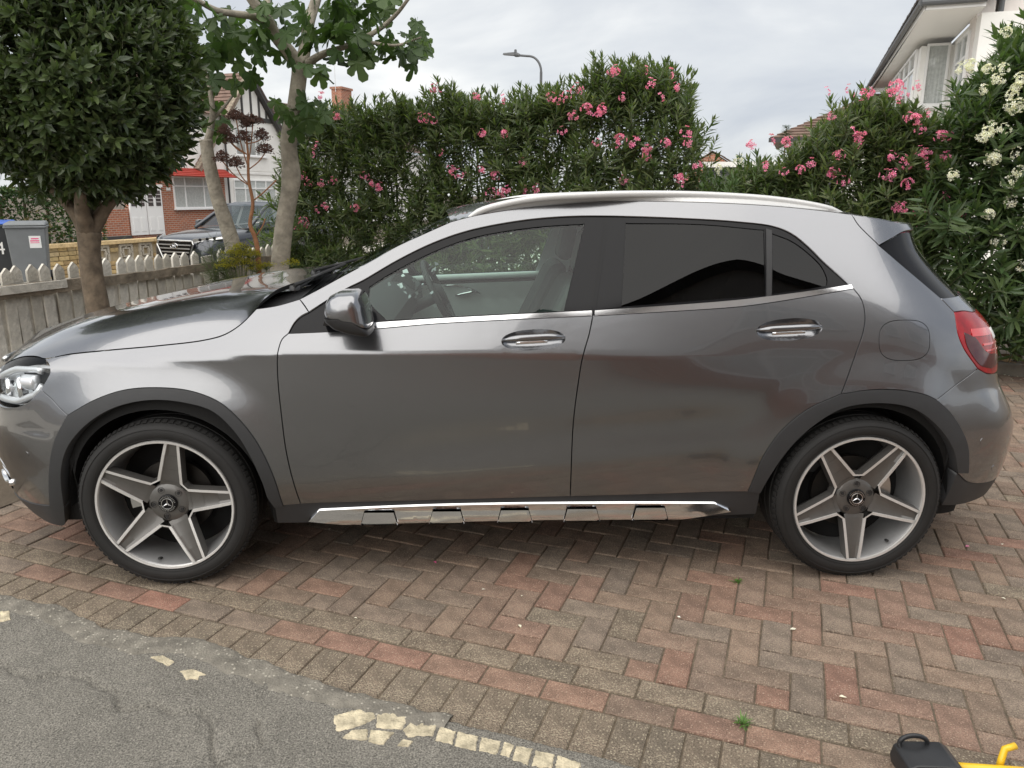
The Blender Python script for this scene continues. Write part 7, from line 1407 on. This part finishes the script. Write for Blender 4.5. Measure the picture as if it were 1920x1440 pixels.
mat('petal_white', (.86, .84, .76), .6, island=.08, col2=[(.88, .87, .82), (.85, .80, .62)], trans=.2)
mat('bay_leaf', (.072, .102, .038), .36, spec=.55, island=.32, col2=[(.040, .064, .026), (.092, .126, .046), (.056, .085, .034), (.12, .15, .062)], trans=.30)
mat('fig_leaf', (.062, .105, .034), .5, spec=.4, obrand=.25, col2=[(.045, .082, .026), (.085, .13, .042)], trans=.38, var=.15, vscale=20)
mat('bay_bark', (.150, .115, .080), .9, var=.42, vscale=16, detail=8, bump=.6, bscale=40)
mat('fig_bark', (.30, .27, .215), .85, var=.34, vscale=11, detail=9, bump=1.0, bscale=40)
mat('dry_stem', (.26, .12, .055), .8, var=.2, vscale=20)
mat('dry_umbel', (.070, .032, .022), .9, var=.3, vscale=60)
mat('fennel_yellow', (.42, .38, .06), .7, island=.25, trans=.2)
mat('fennel_green', (.10, .13, .05), .7, island=.3, trans=.2)
mat('grass_blade', (.10, .20, .04), .6, island=.3, trans=.2)
mat('hedge_leaf', (.05, .10, .03), .55, island=.35, col2=[(.035, .075, .022), (.09, .14, .04)], trans=.15)
mat('hedge_dry', (.16, .13, .05), .7, island=.3, trans=.1)
mat('litter', (.30, .20, .11), .9, island=.4)

def make_shoot(seed, L_=.34, lw=.020, ll=.125, whorls=9, up=1.):
    """upright leafy shoot with whorls of narrow leaves, grown along +z"""
    r = random.Random(seed); S_ = Soup()
    bend = np.array([r.uniform(-.06, .06), r.uniform(-.06, .06), 0])
    pt = lambda t: np.array([0, 0, L_ * t]) + bend * t * t
    S_.add(*stem_tris(pt(0), pt(.5), .0045, .0035), 1); S_.add(*stem_tris(pt(.5), pt(1), .0035, .002), 1)
    for k in range(whorls):
        t = .22 + .78 * k / (whorls - 1); p = pt(t); a0 = r.uniform(0, 6.28)
        for j in range(3):
            a = a0 + j * 2.094 + r.gauss(0, .2); tilt = math.radians(np.interp(t, (.2, .7, 1), (82, 58, 22)) + r.gauss(0, 10))
            l = ll * np.interp(t, (.2, .6, .9, 1), (.85, 1.05, .85, .55)) * r.uniform(.8, 1.15)
            V, T = leaf_geo(l, lw * r.uniform(.85, 1.2), droop=r.uniform(.02, .22), fold=.25)
            d = (math.sin(tilt) * math.cos(a), math.sin(tilt) * math.sin(a), math.cos(tilt))
            S_.add(V @ frame(d, r.gauss(0, .35)).T + p, T, 0)
    return S_.arrays()
SHOOTS = [make_shoot(k) for k in range(5)]
BIGSHOOTS = [make_shoot(20 + k, .38, .028, .165, 9) for k in range(4)]
def make_cluster(seed, n=11, R0=.055, fr=.021):
    r = random.Random(seed); S_ = Soup()
    for k in range(n):
        d = Vector((r.gauss(0, 1), r.gauss(0, 1), r.gauss(.45, .8))).normalized(); c_ = np.array(d) * R0 * r.uniform(.5, 1.1); R_ = frame(d, r.uniform(0, 6))
        f = fr * r.uniform(.75, 1.15); S_.add([(0, 0, -.03), (.002, 0, -.03), tuple(c_ * .98)], [(0, 1, 2)])
        for j in range(5):
            a = j * 1.2566; w_ = .62
            pts = np.array([(0, 0, 0), (.006, f * .55 * math.cos(a - w_ * .6), f * .55 * math.sin(a - w_ * .6)), (.004, f * math.cos(a - w_ * .35), f * math.sin(a - w_ * .35)), (.002, f * math.cos(a + w_ * .5), f * math.sin(a + w_ * .5)), (.007, f * .55 * math.cos(a + w_ * .6), f * .55 * math.sin(a + w_ * .6))])
            S_.add(pts @ R_.T + c_, [(0, 1, 2), (0, 2, 3), (0, 3, 4)])
    return S_.arrays()
CLUST = [make_cluster(k, n) for k, n in ((1, 14), (2, 9), (3, 6), (4, 3))]
_protos = {}
def proto(kind, i, arr, mats_):
    """mesh data shared by every copy of one kind"""
    if (kind, i) not in _protos:
        me = bpy.data.meshes.new(kind); V, T, I = arr
        o = fastmesh(kind, V, T, mats_, None, False, I); _protos[(kind, i)] = o.data; bpy.data.objects.remove(o)
    return _protos[(kind, i)]
def oleander(label, u0, u1, Hf, v0=5.62, depth=1.0, n=330, shoots=SHOOTS, leafmat='oleander_leaf', flowers=(), petal='petal_pink', seed=1, singles=110, group='oleander bushes behind the car', sc=1., zmin=.12, overhang=.25):
    r = random.Random(seed); b = empty('oleander_bush', UV((u0 + u1) / 2, v0 + .5, .06), 0); tag(b, label, 'bush', group)
    B = Matrix.Translation(UV((u0 + u1) / 2, v0 + .5, .06)).inverted()
    q = MB()                                         # main stems
    for k in range(9):
        a = UV((u0 + u1) / 2 + r.uniform(-.3, .3), v0 + .5 + r.uniform(-.2, .3), .03); e_ = r.uniform(u0, u1); top = UV(e_, v0 + r.uniform(-.0, .9), Hf(e_) * r.uniform(.65, .85))
        mid = [a[i] * .5 + top[i] * .5 + r.uniform(-.1, .1) for i in range(2)] + [top[2] * .45]
        q.tube([a, mid, top], [.022, .016, .008], 5)
    o = q.build('stems', 'green_stem', b); o.matrix_local = B; tag(o, kind='stuff')
    pl = []
    for k in range(n):
        for _ in range(20):
            u = r.uniform(u0 - .08, u1 + .08); h = Hf(min(max(u, u0), u1)); 
            edge = min((u - u0 + .1) / .35, (u1 - u + .1) / .35, 1); 
            t = r.random()
            if t < .62:                               # front face, fuller towards the top
                z = zmin + (h - .30 - zmin) * r.random() ** .75; dep_ = -overhang * math.sin(math.pi * min(1, .15 + .8 * z / h)) + r.random() ** 2 * .35
            elif t < .85:                             # top
                z = h - .32 - abs(r.gauss(0, .10)); dep_ = r.uniform(-.1, depth)
            else: z = r.uniform(.5, h - .4); dep_ = r.uniform(.2, depth)
            if r.random() < max(edge, .35): break
        tilt = np.interp(z / h, (.1, .6, 1), (1.15, .75, .25)) * r.uniform(.4, 1.3); az_ = r.gauss(-math.pi / 2 - .39, .9)
        d = Vector((math.sin(tilt) * math.cos(az_), math.sin(tilt) * math.sin(az_), math.cos(tilt)))
        pl.append((UV(u, v0 + dep_, z), d, r.uniform(.85, 1.2) * sc, r.uniform(0, 6.28), r.randrange(len(shoots)), dep_))
    pl.sort(key=lambda e: e[5])
    S_ = Soup()
    for k, (p, d, s_, roll, si, _) in enumerate(pl):
        Rz = d.to_track_quat('Z', 'Y').to_matrix() @ Matrix.Rotation(roll, 3, 'Z')
        if k < singles:
            o = bpy.data.objects.new('leafy_shoot', proto('leafy_shoot_' + leafmat, si + (100 if shoots is BIGSHOOTS else 0), shoots[si], [leafmat, 'green_stem'])); link(o, b)
            o.matrix_local = B @ Matrix.Translation(p) @ (Rz * s_).to_4x4()
        else:
            V, T, I = shoots[si]; V2 = (V * s_) @ np.array(Rz).T + np.array(p) + np.array(B.translation); S_.V.append(V2); S_.T.append(T + S_.n); S_.I.append(I); S_.n += len(V2)
    o = S_.build('foliage', [leafmat, 'green_stem'], b); tag(o, kind='stuff')
    for (u, v, z) in flowers:
        i = r.choices((0, 1, 2, 3), (2, 3, 3, 3))[0]
        o = bpy.data.objects.new('flower_cluster', proto('flower_cluster_' + petal, i, CLUST[i], [petal])); link(o, b)
        o.matrix_local = B @ Matrix.Translation(UV(u, v - r.uniform(.0, .06), z)) @ Euler((r.uniform(-.5, .5), r.uniform(-.5, .5), r.uniform(0, 6))).to_matrix().to_4x4() @ Matrix.Scale(r.uniform(.75, 1.1), 4)
    return b
def Hcurve(*pts):
    xs, ys = zip(*pts); return lambda u: float(np.interp(u, xs, ys))
FP = ENVP['pinkL'] + ENVP['pinkR']
def pick(a, b): return [p for p in FP if a <= p[0] < b]
oleander('leftmost pink oleander bush, beside the pale fig trunk', -3.45, -2.45, Hcurve((-3.45, 1.7), (-3.1, 2.42), (-2.45, 2.42)), n=460, flowers=pick(-9, -2.45), seed=1)
oleander('pink oleander bush with yellowish white tips, second from the fig trunk', -2.45, -1.62, Hcurve((-2.45, 2.36), (-2.0, 2.50), (-1.62, 2.44)), n=360, flowers=pick(-2.45, -1.62), seed=2)
oleander('oleander bush topped by a large bright pink cluster, above the windscreen', -1.62, -.80, Hcurve((-1.62, 2.5), (-1.45, 2.62), (-1.1, 2.42), (-.8, 2.40)), n=380, flowers=pick(-1.62, -.8), seed=3)
oleander('pink oleander bush below the street lamp', -.80, -.05, Hcurve((-.8, 2.42), (-.45, 2.52), (-.05, 2.5)), n=380, flowers=pick(-.8, -.05), seed=4)
oleander('tallest dense pink oleander bush above the middle of the car roof', -.05, 1.36, Hcurve((-.05, 2.52), (.3, 2.74), (.85, 2.70), (1.05, 2.45), (1.2, 2.1), (1.36, 1.62)), n=760, flowers=pick(-.05, 1.3), seed=5)
oleander('low bright green oleander with white flowers in the hedge gap', 1.26, 1.72, Hcurve((1.26, 1.5), (1.5, 1.70), (1.72, 1.82)), n=130, leafmat='oleander_pale', flowers=[p for p in ENVP['whiteS'] if p[0] > 1], petal='petal_white', seed=6, v0=5.55)
oleander('pink oleander bush below the brown hipped roof', 1.68, 2.45, Hcurve((1.68, 1.76), (2.0, 1.78), (2.14, 1.88), (2.30, 2.16), (2.45, 2.24)), n=420, flowers=pick(1.3, 2.45), seed=7)
oleander('pink oleander bush with big clusters below the bay window', 2.45, 3.35, Hcurve((2.45, 2.28), (2.72, 2.38), (2.92, 2.28), (3.1, 2.12), (3.35, 2.05)), n=640, flowers=pick(2.45, 9), seed=8)
oleander('large-leaved white oleander bush at the right edge', 3.28, 4.7, Hcurve((3.28, 2.05), (3.5, 2.38), (3.9, 2.85), (4.7, 3.0)), n=620, shoots=BIGSHOOTS, leafmat='oleander_big', flowers=[(u, v, z) for u, v, z in ENVP['whiteR'] for _ in (0, 1)], petal='petal_white', seed=9, v0=5.40, overhang=.35)
# white flowers by the windscreen belong to the bush they hang on
# --- bay tree
def tree_tubes(lst, name, m, parent, B):
    for pts, rs in lst:
        q = MB(); q.tube(pts, rs, 12, caps=True); o = q.build(name, m, parent, smooth=True); o.matrix_local = B
def smoothpath(p, n=6): 
    P = np.array(p); t = np.linspace(0, 1, len(P)); g_ = np.linspace(0, 1, (len(P) - 1) * n + 1)
    return np.stack([hermite(t, P[:, k])(g_) for k in range(3)], 1)
bt = TREES['bay_trunk']; B0 = (bt[0][0] + .02, bt[0][1], 0); bay = empty('bay_tree', B0); tag(bay, 'clipped round bay tree on a brown trunk in front of the fence', 'tree'); BB = Matrix.Translation(B0).inverted()
p = smoothpath([B0] + bt); tree_tubes([(p, list(np.interp(np.linspace(0, 1, len(p)), (0, .3, .8, 1), (.10, .074, .064, .074))))], 'trunk', 'bay_bark', bay, BB)
tree_tubes([(smoothpath(q), list(np.linspace(.058, .018, len(smoothpath(q))))) for q in TREES['bay_l']], 'limb', 'bay_bark', bay, BB)
def make_sprig(seed):
    r = random.Random(seed); S_ = Soup()
    S_.add(*stem_tris((0, 0, 0), (0, 0, .11), .003, .0015), 1)
    for k in range(9):
        t = .2 + .8 * k / 8; a = k * 2.4 + r.gauss(0, .2); tilt = math.radians(np.interp(t, (.2, 1), (75, 25)) + r.gauss(0, 10)); l = .066 * r.uniform(.75, 1.2)
        V, T = leaf_geo(l, l * .36, droop=r.uniform(0, .18), fold=.22, wid=(.15, .95, .85, 0.)); d = (math.sin(tilt) * math.cos(a), math.sin(tilt) * math.sin(a), math.cos(tilt))
        S_.add(V @ frame(d, r.gauss(0, .3)).T + np.array([0, 0, .11 * t]), T, 0)
    return S_.arrays()
SPRIGS = [make_sprig(k) for k in range(5)]
bc = np.array(TREES['bay_c']); r = random.Random(5); S_ = Soup(); cand = []
for k in range(4600):
    d = Vector((r.gauss(0, 1), r.gauss(0, 1), r.gauss(0, 1))).normalized()
    lump = 1 + .10 * (fbm(d.x * 2.2 + 5, d.z * 2.2 + d.y * 1.3, 3) - .5) * 2
    rad = (.96 if r.random() < .7 else r.uniform(.55, .94)) * lump * (1 + r.gauss(0, .025))
    zf = .93 if d.z > 0 else .80
    p = bc + np.array([d.x * .665, d.y * .665, d.z * zf * .90]) * rad + np.array([-.07, 0, .03])
    nd = (d * .8 + Vector((0, 0, .55)) + Vector((r.gauss(0, .35), r.gauss(0, .35), r.gauss(0, .35)))).normalized()
    cand.append((np.dot(p - Cc, np.array(_f)) + (0 if rad > .9 else 1), p, nd))
cand.sort(key=lambda e: e[0])
for k, (_, p, nd) in enumerate(cand):
    si = r.randrange(5); Rz = nd.to_track_quat('Z', 'Y').to_matrix() @ Matrix.Rotation(r.uniform(0, 6), 3, 'Z'); s_ = r.uniform(.80, 1.2)
    if k < 290:
        o = bpy.data.objects.new('leaf_sprig', proto('leaf_sprig', si, SPRIGS[si], ['bay_leaf', 'green_stem'])); link(o, bay); o.matrix_local = BB @ Matrix.Translation(p) @ (Rz * s_).to_4x4()
    else:
        V, T, I = SPRIGS[si]; V2 = (V * s_) @ np.array(Rz).T + p + np.array(BB.translation); S_.V.append(V2); S_.T.append(T + S_.n); S_.I.append(I); S_.n += len(V2)
cr_ = S_.build('crown', ['bay_leaf', 'green_stem'], bay); tag(cr_, kind='stuff')
# --- fig tree: two pale trunks from one root
F0 = (-.80, 4.74, 0); fig = empty('fig_tree', F0); tag(fig, 'fig tree with smooth pale trunks and large lobed leaves', 'tree'); FB = Matrix.Translation(F0).inverted()
p = smoothpath([(-.80, 4.75, 0)] + TREES['fig_trunk']); tree_tubes([(p, [float(q) for q in np.interp(np.linspace(0, 1, len(p)), (0, .2, .45, .5, .55, .9, 1), (.108, .092, .083, .094, .080, .072, .078))])], 'trunk', 'fig_bark', fig, FB)
p = smoothpath([(-.95, 4.50, 0)] + TREES['fig_trunk2']); tree_tubes([(p, [float(q) for q in np.interp(np.linspace(0, 1, len(p)), (0, .5, .92, 1), (.085, .063, .054, .060))])], 'trunk', 'fig_bark', fig, FB)
for nm, r0, r1 in (('fig_l1', .068, .036), ('fig_l1b', .036, .016), ('fig_l1c', .035, .022), ('fig_l2', .062, .040), ('fig_l3', .040, .014), ('fig_l3b', .018, .008), ('fig_t2b', .035, .012), ('fig_t2c', .018, .008)):
    p = smoothpath(TREES[nm], 5); tree_tubes([(p, [float(q) for q in np.linspace(r0, r1, len(p))])], 'limb', 'fig_bark', fig, FB)
q = MB(); c_ = Vector(TREES['fig_trunk'][3]) + Vector((.0, -.070, -.02)); q.lathe([(.001, -.02), (.022, -.018), (.036, -.008), (.042, .012), (.05, .05)], 16, c=c_); o = q.build('knot', 'fig_bark', fig, smooth=True); o.matrix_local = FB
def make_fig(seed):
    r = random.Random(seed); out_ = [(0, -.02)]; lob = [(-1.9, .55), (-.95, .88), (0, 1.0), (.95, .88), (1.9, .55)]
    pts = [(-.06, -.10)]
    for k, (a, l) in enumerate(lob):
        a += r.gauss(0, .08); l *= r.uniform(.9, 1.1); w_ = .26
        for da, lr in ((-.38, .62), (-.36, .84), (-.17, 1.0), (.17, 1.0), (.36, .84), (.38, .62)): pts.append((math.sin(a + da) * l * lr, math.cos(a + da) * l * lr))
        if k < 4: b = (a + lob[k + 1][0]) / 2; pts.append((math.sin(b) * .45, math.cos(b) * .45))
    pts.append((.06, -.10))
    P = np.array([(0.0, .06)] + pts); rr = np.hypot(P[:, 0], P[:, 1]); z = -.22 * rr ** 2 + .08 * np.abs(P[:, 0]) + np.array([r.gauss(0, .02) for _ in P])
    V = np.stack([P[:, 1], P[:, 0], z], 1); n = len(pts); T = [(0, 1 + i, 1 + (i + 1) % n) for i in range(n)]
    V2 = np.vstack([V, [(-.45, .012, .05), (-.45, -.012, .05), (0, .012, -.01), (0, -.012, -.01)]]); k = len(V)
    return V2, np.array(T + [(k, k + 1, k + 2), (k + 1, k + 3, k + 2)]), np.zeros(n + 2, int)
FIGS = [make_fig(k) for k in range(4)]
for k, p in enumerate(TREES['fig_leaf']):
    d = Vector((r.gauss(0, .7), r.gauss(-.25, .6), r.gauss(-.75, .35))).normalized(); s_ = r.uniform(.105, .175)
    o = bpy.data.objects.new('leaf', proto('fig_leaf_blade', k % 4, FIGS[k % 4], ['fig_leaf'])); link(o, fig)
    R_ = Matrix([tuple(row) for row in frame(d, r.gauss(0, .7))])
    o.matrix_local = FB @ Matrix.Translation(p) @ (R_ * s_).to_4x4()
# --- dried umbel plant, fennel
hs_ = TREES['hog_stem']; h0 = (hs_[0][0], hs_[0][1], 0); hog = empty('dried_hogweed', h0); tag(hog, 'tall dried umbel plant with dark brown seed heads between the fig trunks', 'plant'); HBm = Matrix.Translation(h0).inverted()
p = smoothpath([h0] + hs_, 5); tree_tubes([(p, [float(q) for q in np.linspace(.030, .008, len(p))])], 'stem', 'dry_stem', hog, HBm)
for pts, rad in TREES['hog_br']:
    tree_tubes([(smoothpath(pts, 4), .005)], 'branch', 'dry_stem', hog, HBm); q = MB(); tip = Vector(pts[-1])
    for k in range(46):
        a = k * 2.4; f = math.sqrt(k / 46); dx, dy = math.cos(a) * f * rad * .8, math.sin(a) * f * rad * .8
        e_ = tip + Vector((dx, dy, .075 - .075 * f * f + r.uniform(-.012, .012))); q.tube([tip, e_], .0016, 3, caps=False)
        for _ in range(7):
            g_ = e_ + Vector((r.gauss(0, .011), r.gauss(0, .011), r.gauss(0, .007))); s_ = .006; q.add([g_ + Vector((s_, 0, 0)), g_ + Vector((-s_, s_, 0)), g_ + Vector((-s_, -s_, 0)), g_ + Vector((0, 0, s_ * 1.4))], [(0, 1, 2), (0, 1, 3), (1, 2, 3), (0, 2, 3)])
    o = q.build('seed_head', 'dry_umbel', hog); o.matrix_local = HBm
for pts in TREES['hog_side']: tree_tubes([(smoothpath(pts, 3), .006)], 'branch', 'dry_stem', hog, HBm)
fb = TREES['fenbase'][1]; f0 = (fb[0], fb[1], 0); fen = empty('fennel', f0); tag(fen, 'yellow-flowered fennel at the foot of the leaning fig trunk', 'plant'); FNm = Matrix.Translation(f0).inverted()
S_ = Soup()
for p in TREES['fen']:
    b_ = np.array(f0) + np.array([r.uniform(-.1, .1), r.uniform(-.1, .1), .1]); S_.add(*stem_tris(b_, p, .006, .003), 1)
    for k in range(34):
        f = math.sqrt(r.random()) * .085; a = r.uniform(0, 6.28); e_ = np.array(p) + np.array([f * math.cos(a), f * math.sin(a), .02 - 2 * f * f + r.gauss(0, .008)]); S_.add(*stem_tris(p - np.array([0, 0, .03]), e_, .001, .001, 3), 1)
        for _ in range(5): g_ = e_ + np.array([r.gauss(0, .010) for _ in range(3)]); V = g_ + np.array([(.006, 0, 0), (-.004, .006, 0), (-.004, -.006, .002), (0, 0, .007)]); S_.add(V, [(0, 1, 2), (0, 1, 3), (1, 2, 3)], 0)
o = S_.build('flower_heads', ['fennel_yellow', 'fennel_green'], fen); o.matrix_local = FNm; tag(o, kind='stuff')
S_ = Soup()
for p in TREES['feath']:
    b_ = np.array(f0) + np.array([r.uniform(-.2, .0), r.uniform(-.1, .1), .2]); S_.add(*stem_tris(b_, p, .006, .003), 0)
    for k in range(120):
        t = r.uniform(.45, 1.05); q0 = b_ + (np.array(p) - b_) * t; e_ = q0 + np.array([r.gauss(0, .07), r.gauss(0, .07), r.gauss(.03, .05)]); S_.add(*stem_tris(q0, e_, .0016, .0008, 3), 0)
o = S_.build('feathery_leaves', 'fennel_green', fen); o.matrix_local = FNm; tag(o, kind='stuff')
# --- hedge behind the bins, plant behind the yellow wall, conifer
def leafmass(name, label, cat, boxes, n, m, size, u, v, z, seed, dry=0.):
    b = empty(name, UV(u, v, z), UV_RZ); tag(b, label, cat); rr_ = random.Random(seed); S_ = Soup()
    for k in range(n):
        x0, x1, y0, y1, z0, z1 = boxes[rr_.randrange(len(boxes))]; face = rr_.random()
        p = [rr_.uniform(x0, x1), rr_.uniform(y0, y1), rr_.uniform(z0, z1)]
        if face < .45: p[0] = x1 - abs(rr_.gauss(0, .05))
        elif face < .7: p[1] = y0 + abs(rr_.gauss(0, .05))
        elif face < .9: p[2] = z1 - abs(rr_.gauss(0, .06))
        V, T = leaf_geo(size * rr_.uniform(.7, 1.3), size * .55); d = (rr_.gauss(.4, .7), rr_.gauss(-.2, .7), rr_.gauss(.3, .7)); S_.add(V @ frame(d, rr_.uniform(-1, 1)).T + np.array(p), T, 1 if rr_.random() < dry else 0)
    o = S_.build('foliage', [m, 'hedge_dry'], b); tag(o, kind='stuff'); 
    q = MB()
    for x0, x1, y0, y1, z0, z1 in boxes: 
        for k in range(int((y1 - y0) / .5) + 1): q.tube([((x0 + x1) / 2, y0 + .25 + k * .5, 0), ((x0 + x1) / 2 + .1, y0 + .3 + k * .5, z1 - .2)], .03, 5)
    o = q.build('stems', 'bay_bark', b); tag(o, kind='stuff'); return b
leafmass('garden_hedge', 'dense green garden hedge behind the wheelie bins', 'hedge', [(-.8, 0, -3.2, 2.2, .0, 1.75), (-.9, -.1, -5, -2.0, .2, 2.0)], 34000, 'hedge_leaf', .085, -11.9, 8.6, -.2, 3, .12)
S_ = Soup(); db = empty('daylily_clump', UV(-12.3, 10.6, -.2), UV_RZ); tag(db, 'clump of yellow-green strap leaves above the yellow wall', 'plant')
for k in range(160):
    a = r.uniform(0, 6.28); l = r.uniform(.5, .95); d = (math.cos(a) * .55, math.sin(a) * .8, 1.0); V, T = leaf_geo(l, .035, droop=.35, fold=.3); S_.add(V @ frame(d, r.uniform(-1, 1)).T + np.array([r.uniform(-.2, .2), r.uniform(-.6, .6), .1]), T)
o = S_.build('leaves', 'oleander_pale', db); tag(o, kind='stuff')
cf = empty('conifer', UV(1.55, 24, -.2)); tag(cf, 'small dark conifer tip beside the brown hipped roof', 'tree'); q = MB(); q.tube([(0, 0, 0), (0, 0, 3.75)], [.08, .01], 6); q.build('trunk', 'bay_bark', cf); S_ = Soup()
for k in range(1400):
    z = r.uniform(1.5, 3.8); rad = (3.85 - z) * .22 + .03; a = r.uniform(0, 6.28); f = rad * math.sqrt(r.random()); V, T = leaf_geo(.12, .03); S_.add(V @ frame((math.cos(a), math.sin(a), .35)).T + np.array([f * math.cos(a), f * math.sin(a), z]), T)
o = S_.build('crown', 'hedge_leaf', cf); tag(o, kind='stuff')
# --- weeds in the joints, fallen petals, leaf litter
def weed(x, y, n, l, label):
    S_ = Soup()
    for k in range(n):
        a = r.uniform(0, 6.28); t = r.uniform(.3, 1.3); d = (math.cos(a) * math.sin(t), math.sin(a) * math.sin(t), math.cos(t)); V, T = leaf_geo(l * r.uniform(.5, 1.1), .0045, droop=.4); S_.add(V @ frame(d).T + np.array([r.gauss(0, .006), r.gauss(0, .006), -.003]), T)
    o = S_.build('grass_tuft', 'grass_blade'); o.location = (x, y, 0); tag(o, label, 'weed', 'weeds in the paving joints')
weed(2.233, -.019, 22, .028, 'tiny green weed in the herringbone joint by the rear wheel'); weed(1.97, -.868, 36, .042, 'grass tuft between two red border blocks')
S_ = Soup()
for k in range(420):
    if r.random() < .7: u, v = r.uniform(-1, 6.5), 5.46 - abs(r.gauss(0, .16))
    else: u, v = r.uniform(-.8, 5.5), r.uniform(-.3, 5.3)
    s_ = r.uniform(.006, .013); a = r.uniform(0, 6.28); p = np.array(UV(u, v, .004)); V = p + np.array([(s_ * math.cos(a), s_ * math.sin(a), 0), (s_ * .6 * math.cos(a + 2), s_ * .6 * math.sin(a + 2), .002), (s_ * math.cos(a + 3.4), s_ * math.sin(a + 3.4), .001), (s_ * .6 * math.cos(a + 4.8), s_ * .6 * math.sin(a + 4.8), .003)]); S_.add(V, [(0, 1, 2), (0, 2, 3)], 0 if r.random() < .9 else 1)
o = S_.build('fallen_petals', ['petal_white', 'petal_pink']); tag(o, kind='stuff')
S_ = Soup()
for k in range(1500):
    u, v = r.uniform(-1, 7), 5.5 + abs(r.gauss(.15, .15)); V, T = leaf_geo(r.uniform(.04, .11), .018, droop=r.uniform(-.3, .4)); S_.add(V @ frame((r.gauss(0, 1), r.gauss(0, 1), r.gauss(0, .25)), r.uniform(-2, 2)).T + np.array(UV(u, v, .10 + r.uniform(0, .04))), T)
o = S_.build('leaf_litter', 'litter'); tag(o, kind='stuff')

# ================================================================= steering lock left on the paving
mat('tool_black', (.020, .021, .023), .38, var=.05, vscale=30, bump=.05, bscale=300)
mat('tool_yellow', (.85, .53, .02), .35, 0, .3)
tl = empty('steering_lock', (2.40, -1.06, 0), -.06); tag(tl, 'black and yellow steering lock lying on the border blocks at the frame corner', 'tool'); tl.scale = (.84, .84, .84)
q = MB(); prof = [(-.085, 0), (.085, 0), (.092, .03), (.085, .062), (.060, .078), (-.062, .078), (-.085, .066), (-.092, .03)]
q.prism(prof, -.085, .035, 0, lambda a, b, c_: (a, c_, b)); o = q.build('lock_case', 'tool_black', tl, auto=35); bv = o.modifiers.new('b', 'BEVEL'); bv.width = .006; bv.segments = 3
q = MB(); q.prism([(-.06, .012), (.05, .012), (.045, .052), (.0, .06), (-.05, .05)], -.089, -.083, 0, lambda a, b, c_: (a, c_, b)); q.build('key_plate', 'black_plastic', o)
for k in range(3): q = MB(); q.box((-.04 + k * .012, -.0895, .035), (.004, .003, .022)); q.build('grip_rib', 'tool_black', o)
q = MB(); a = np.linspace(math.pi, 0, 14); q.tube([(-.070, .0, .06)] + [(-.028 + .045 * math.cos(t), .02, .074 + .034 * math.sin(t) ** .8) for t in a] + [(.028, .0, .06)], .0075, 10); q.build('loop_handle', 'tool_black', tl, smooth=True)
q = MB(); q.tube([(.085, -.03, .032), (.20, -.035, .030), (.42, -.05, .03)], .017, 14); q.build('locking_bar', 'tool_yellow', tl, smooth=True)
q = MB(); q.tube([(.235, -.01, .02), (.245, .0, .045), (.255, .008, .075), (.29, .012, .085)], .011, 10); q.build('hook', 'tool_yellow', tl, smooth=True)
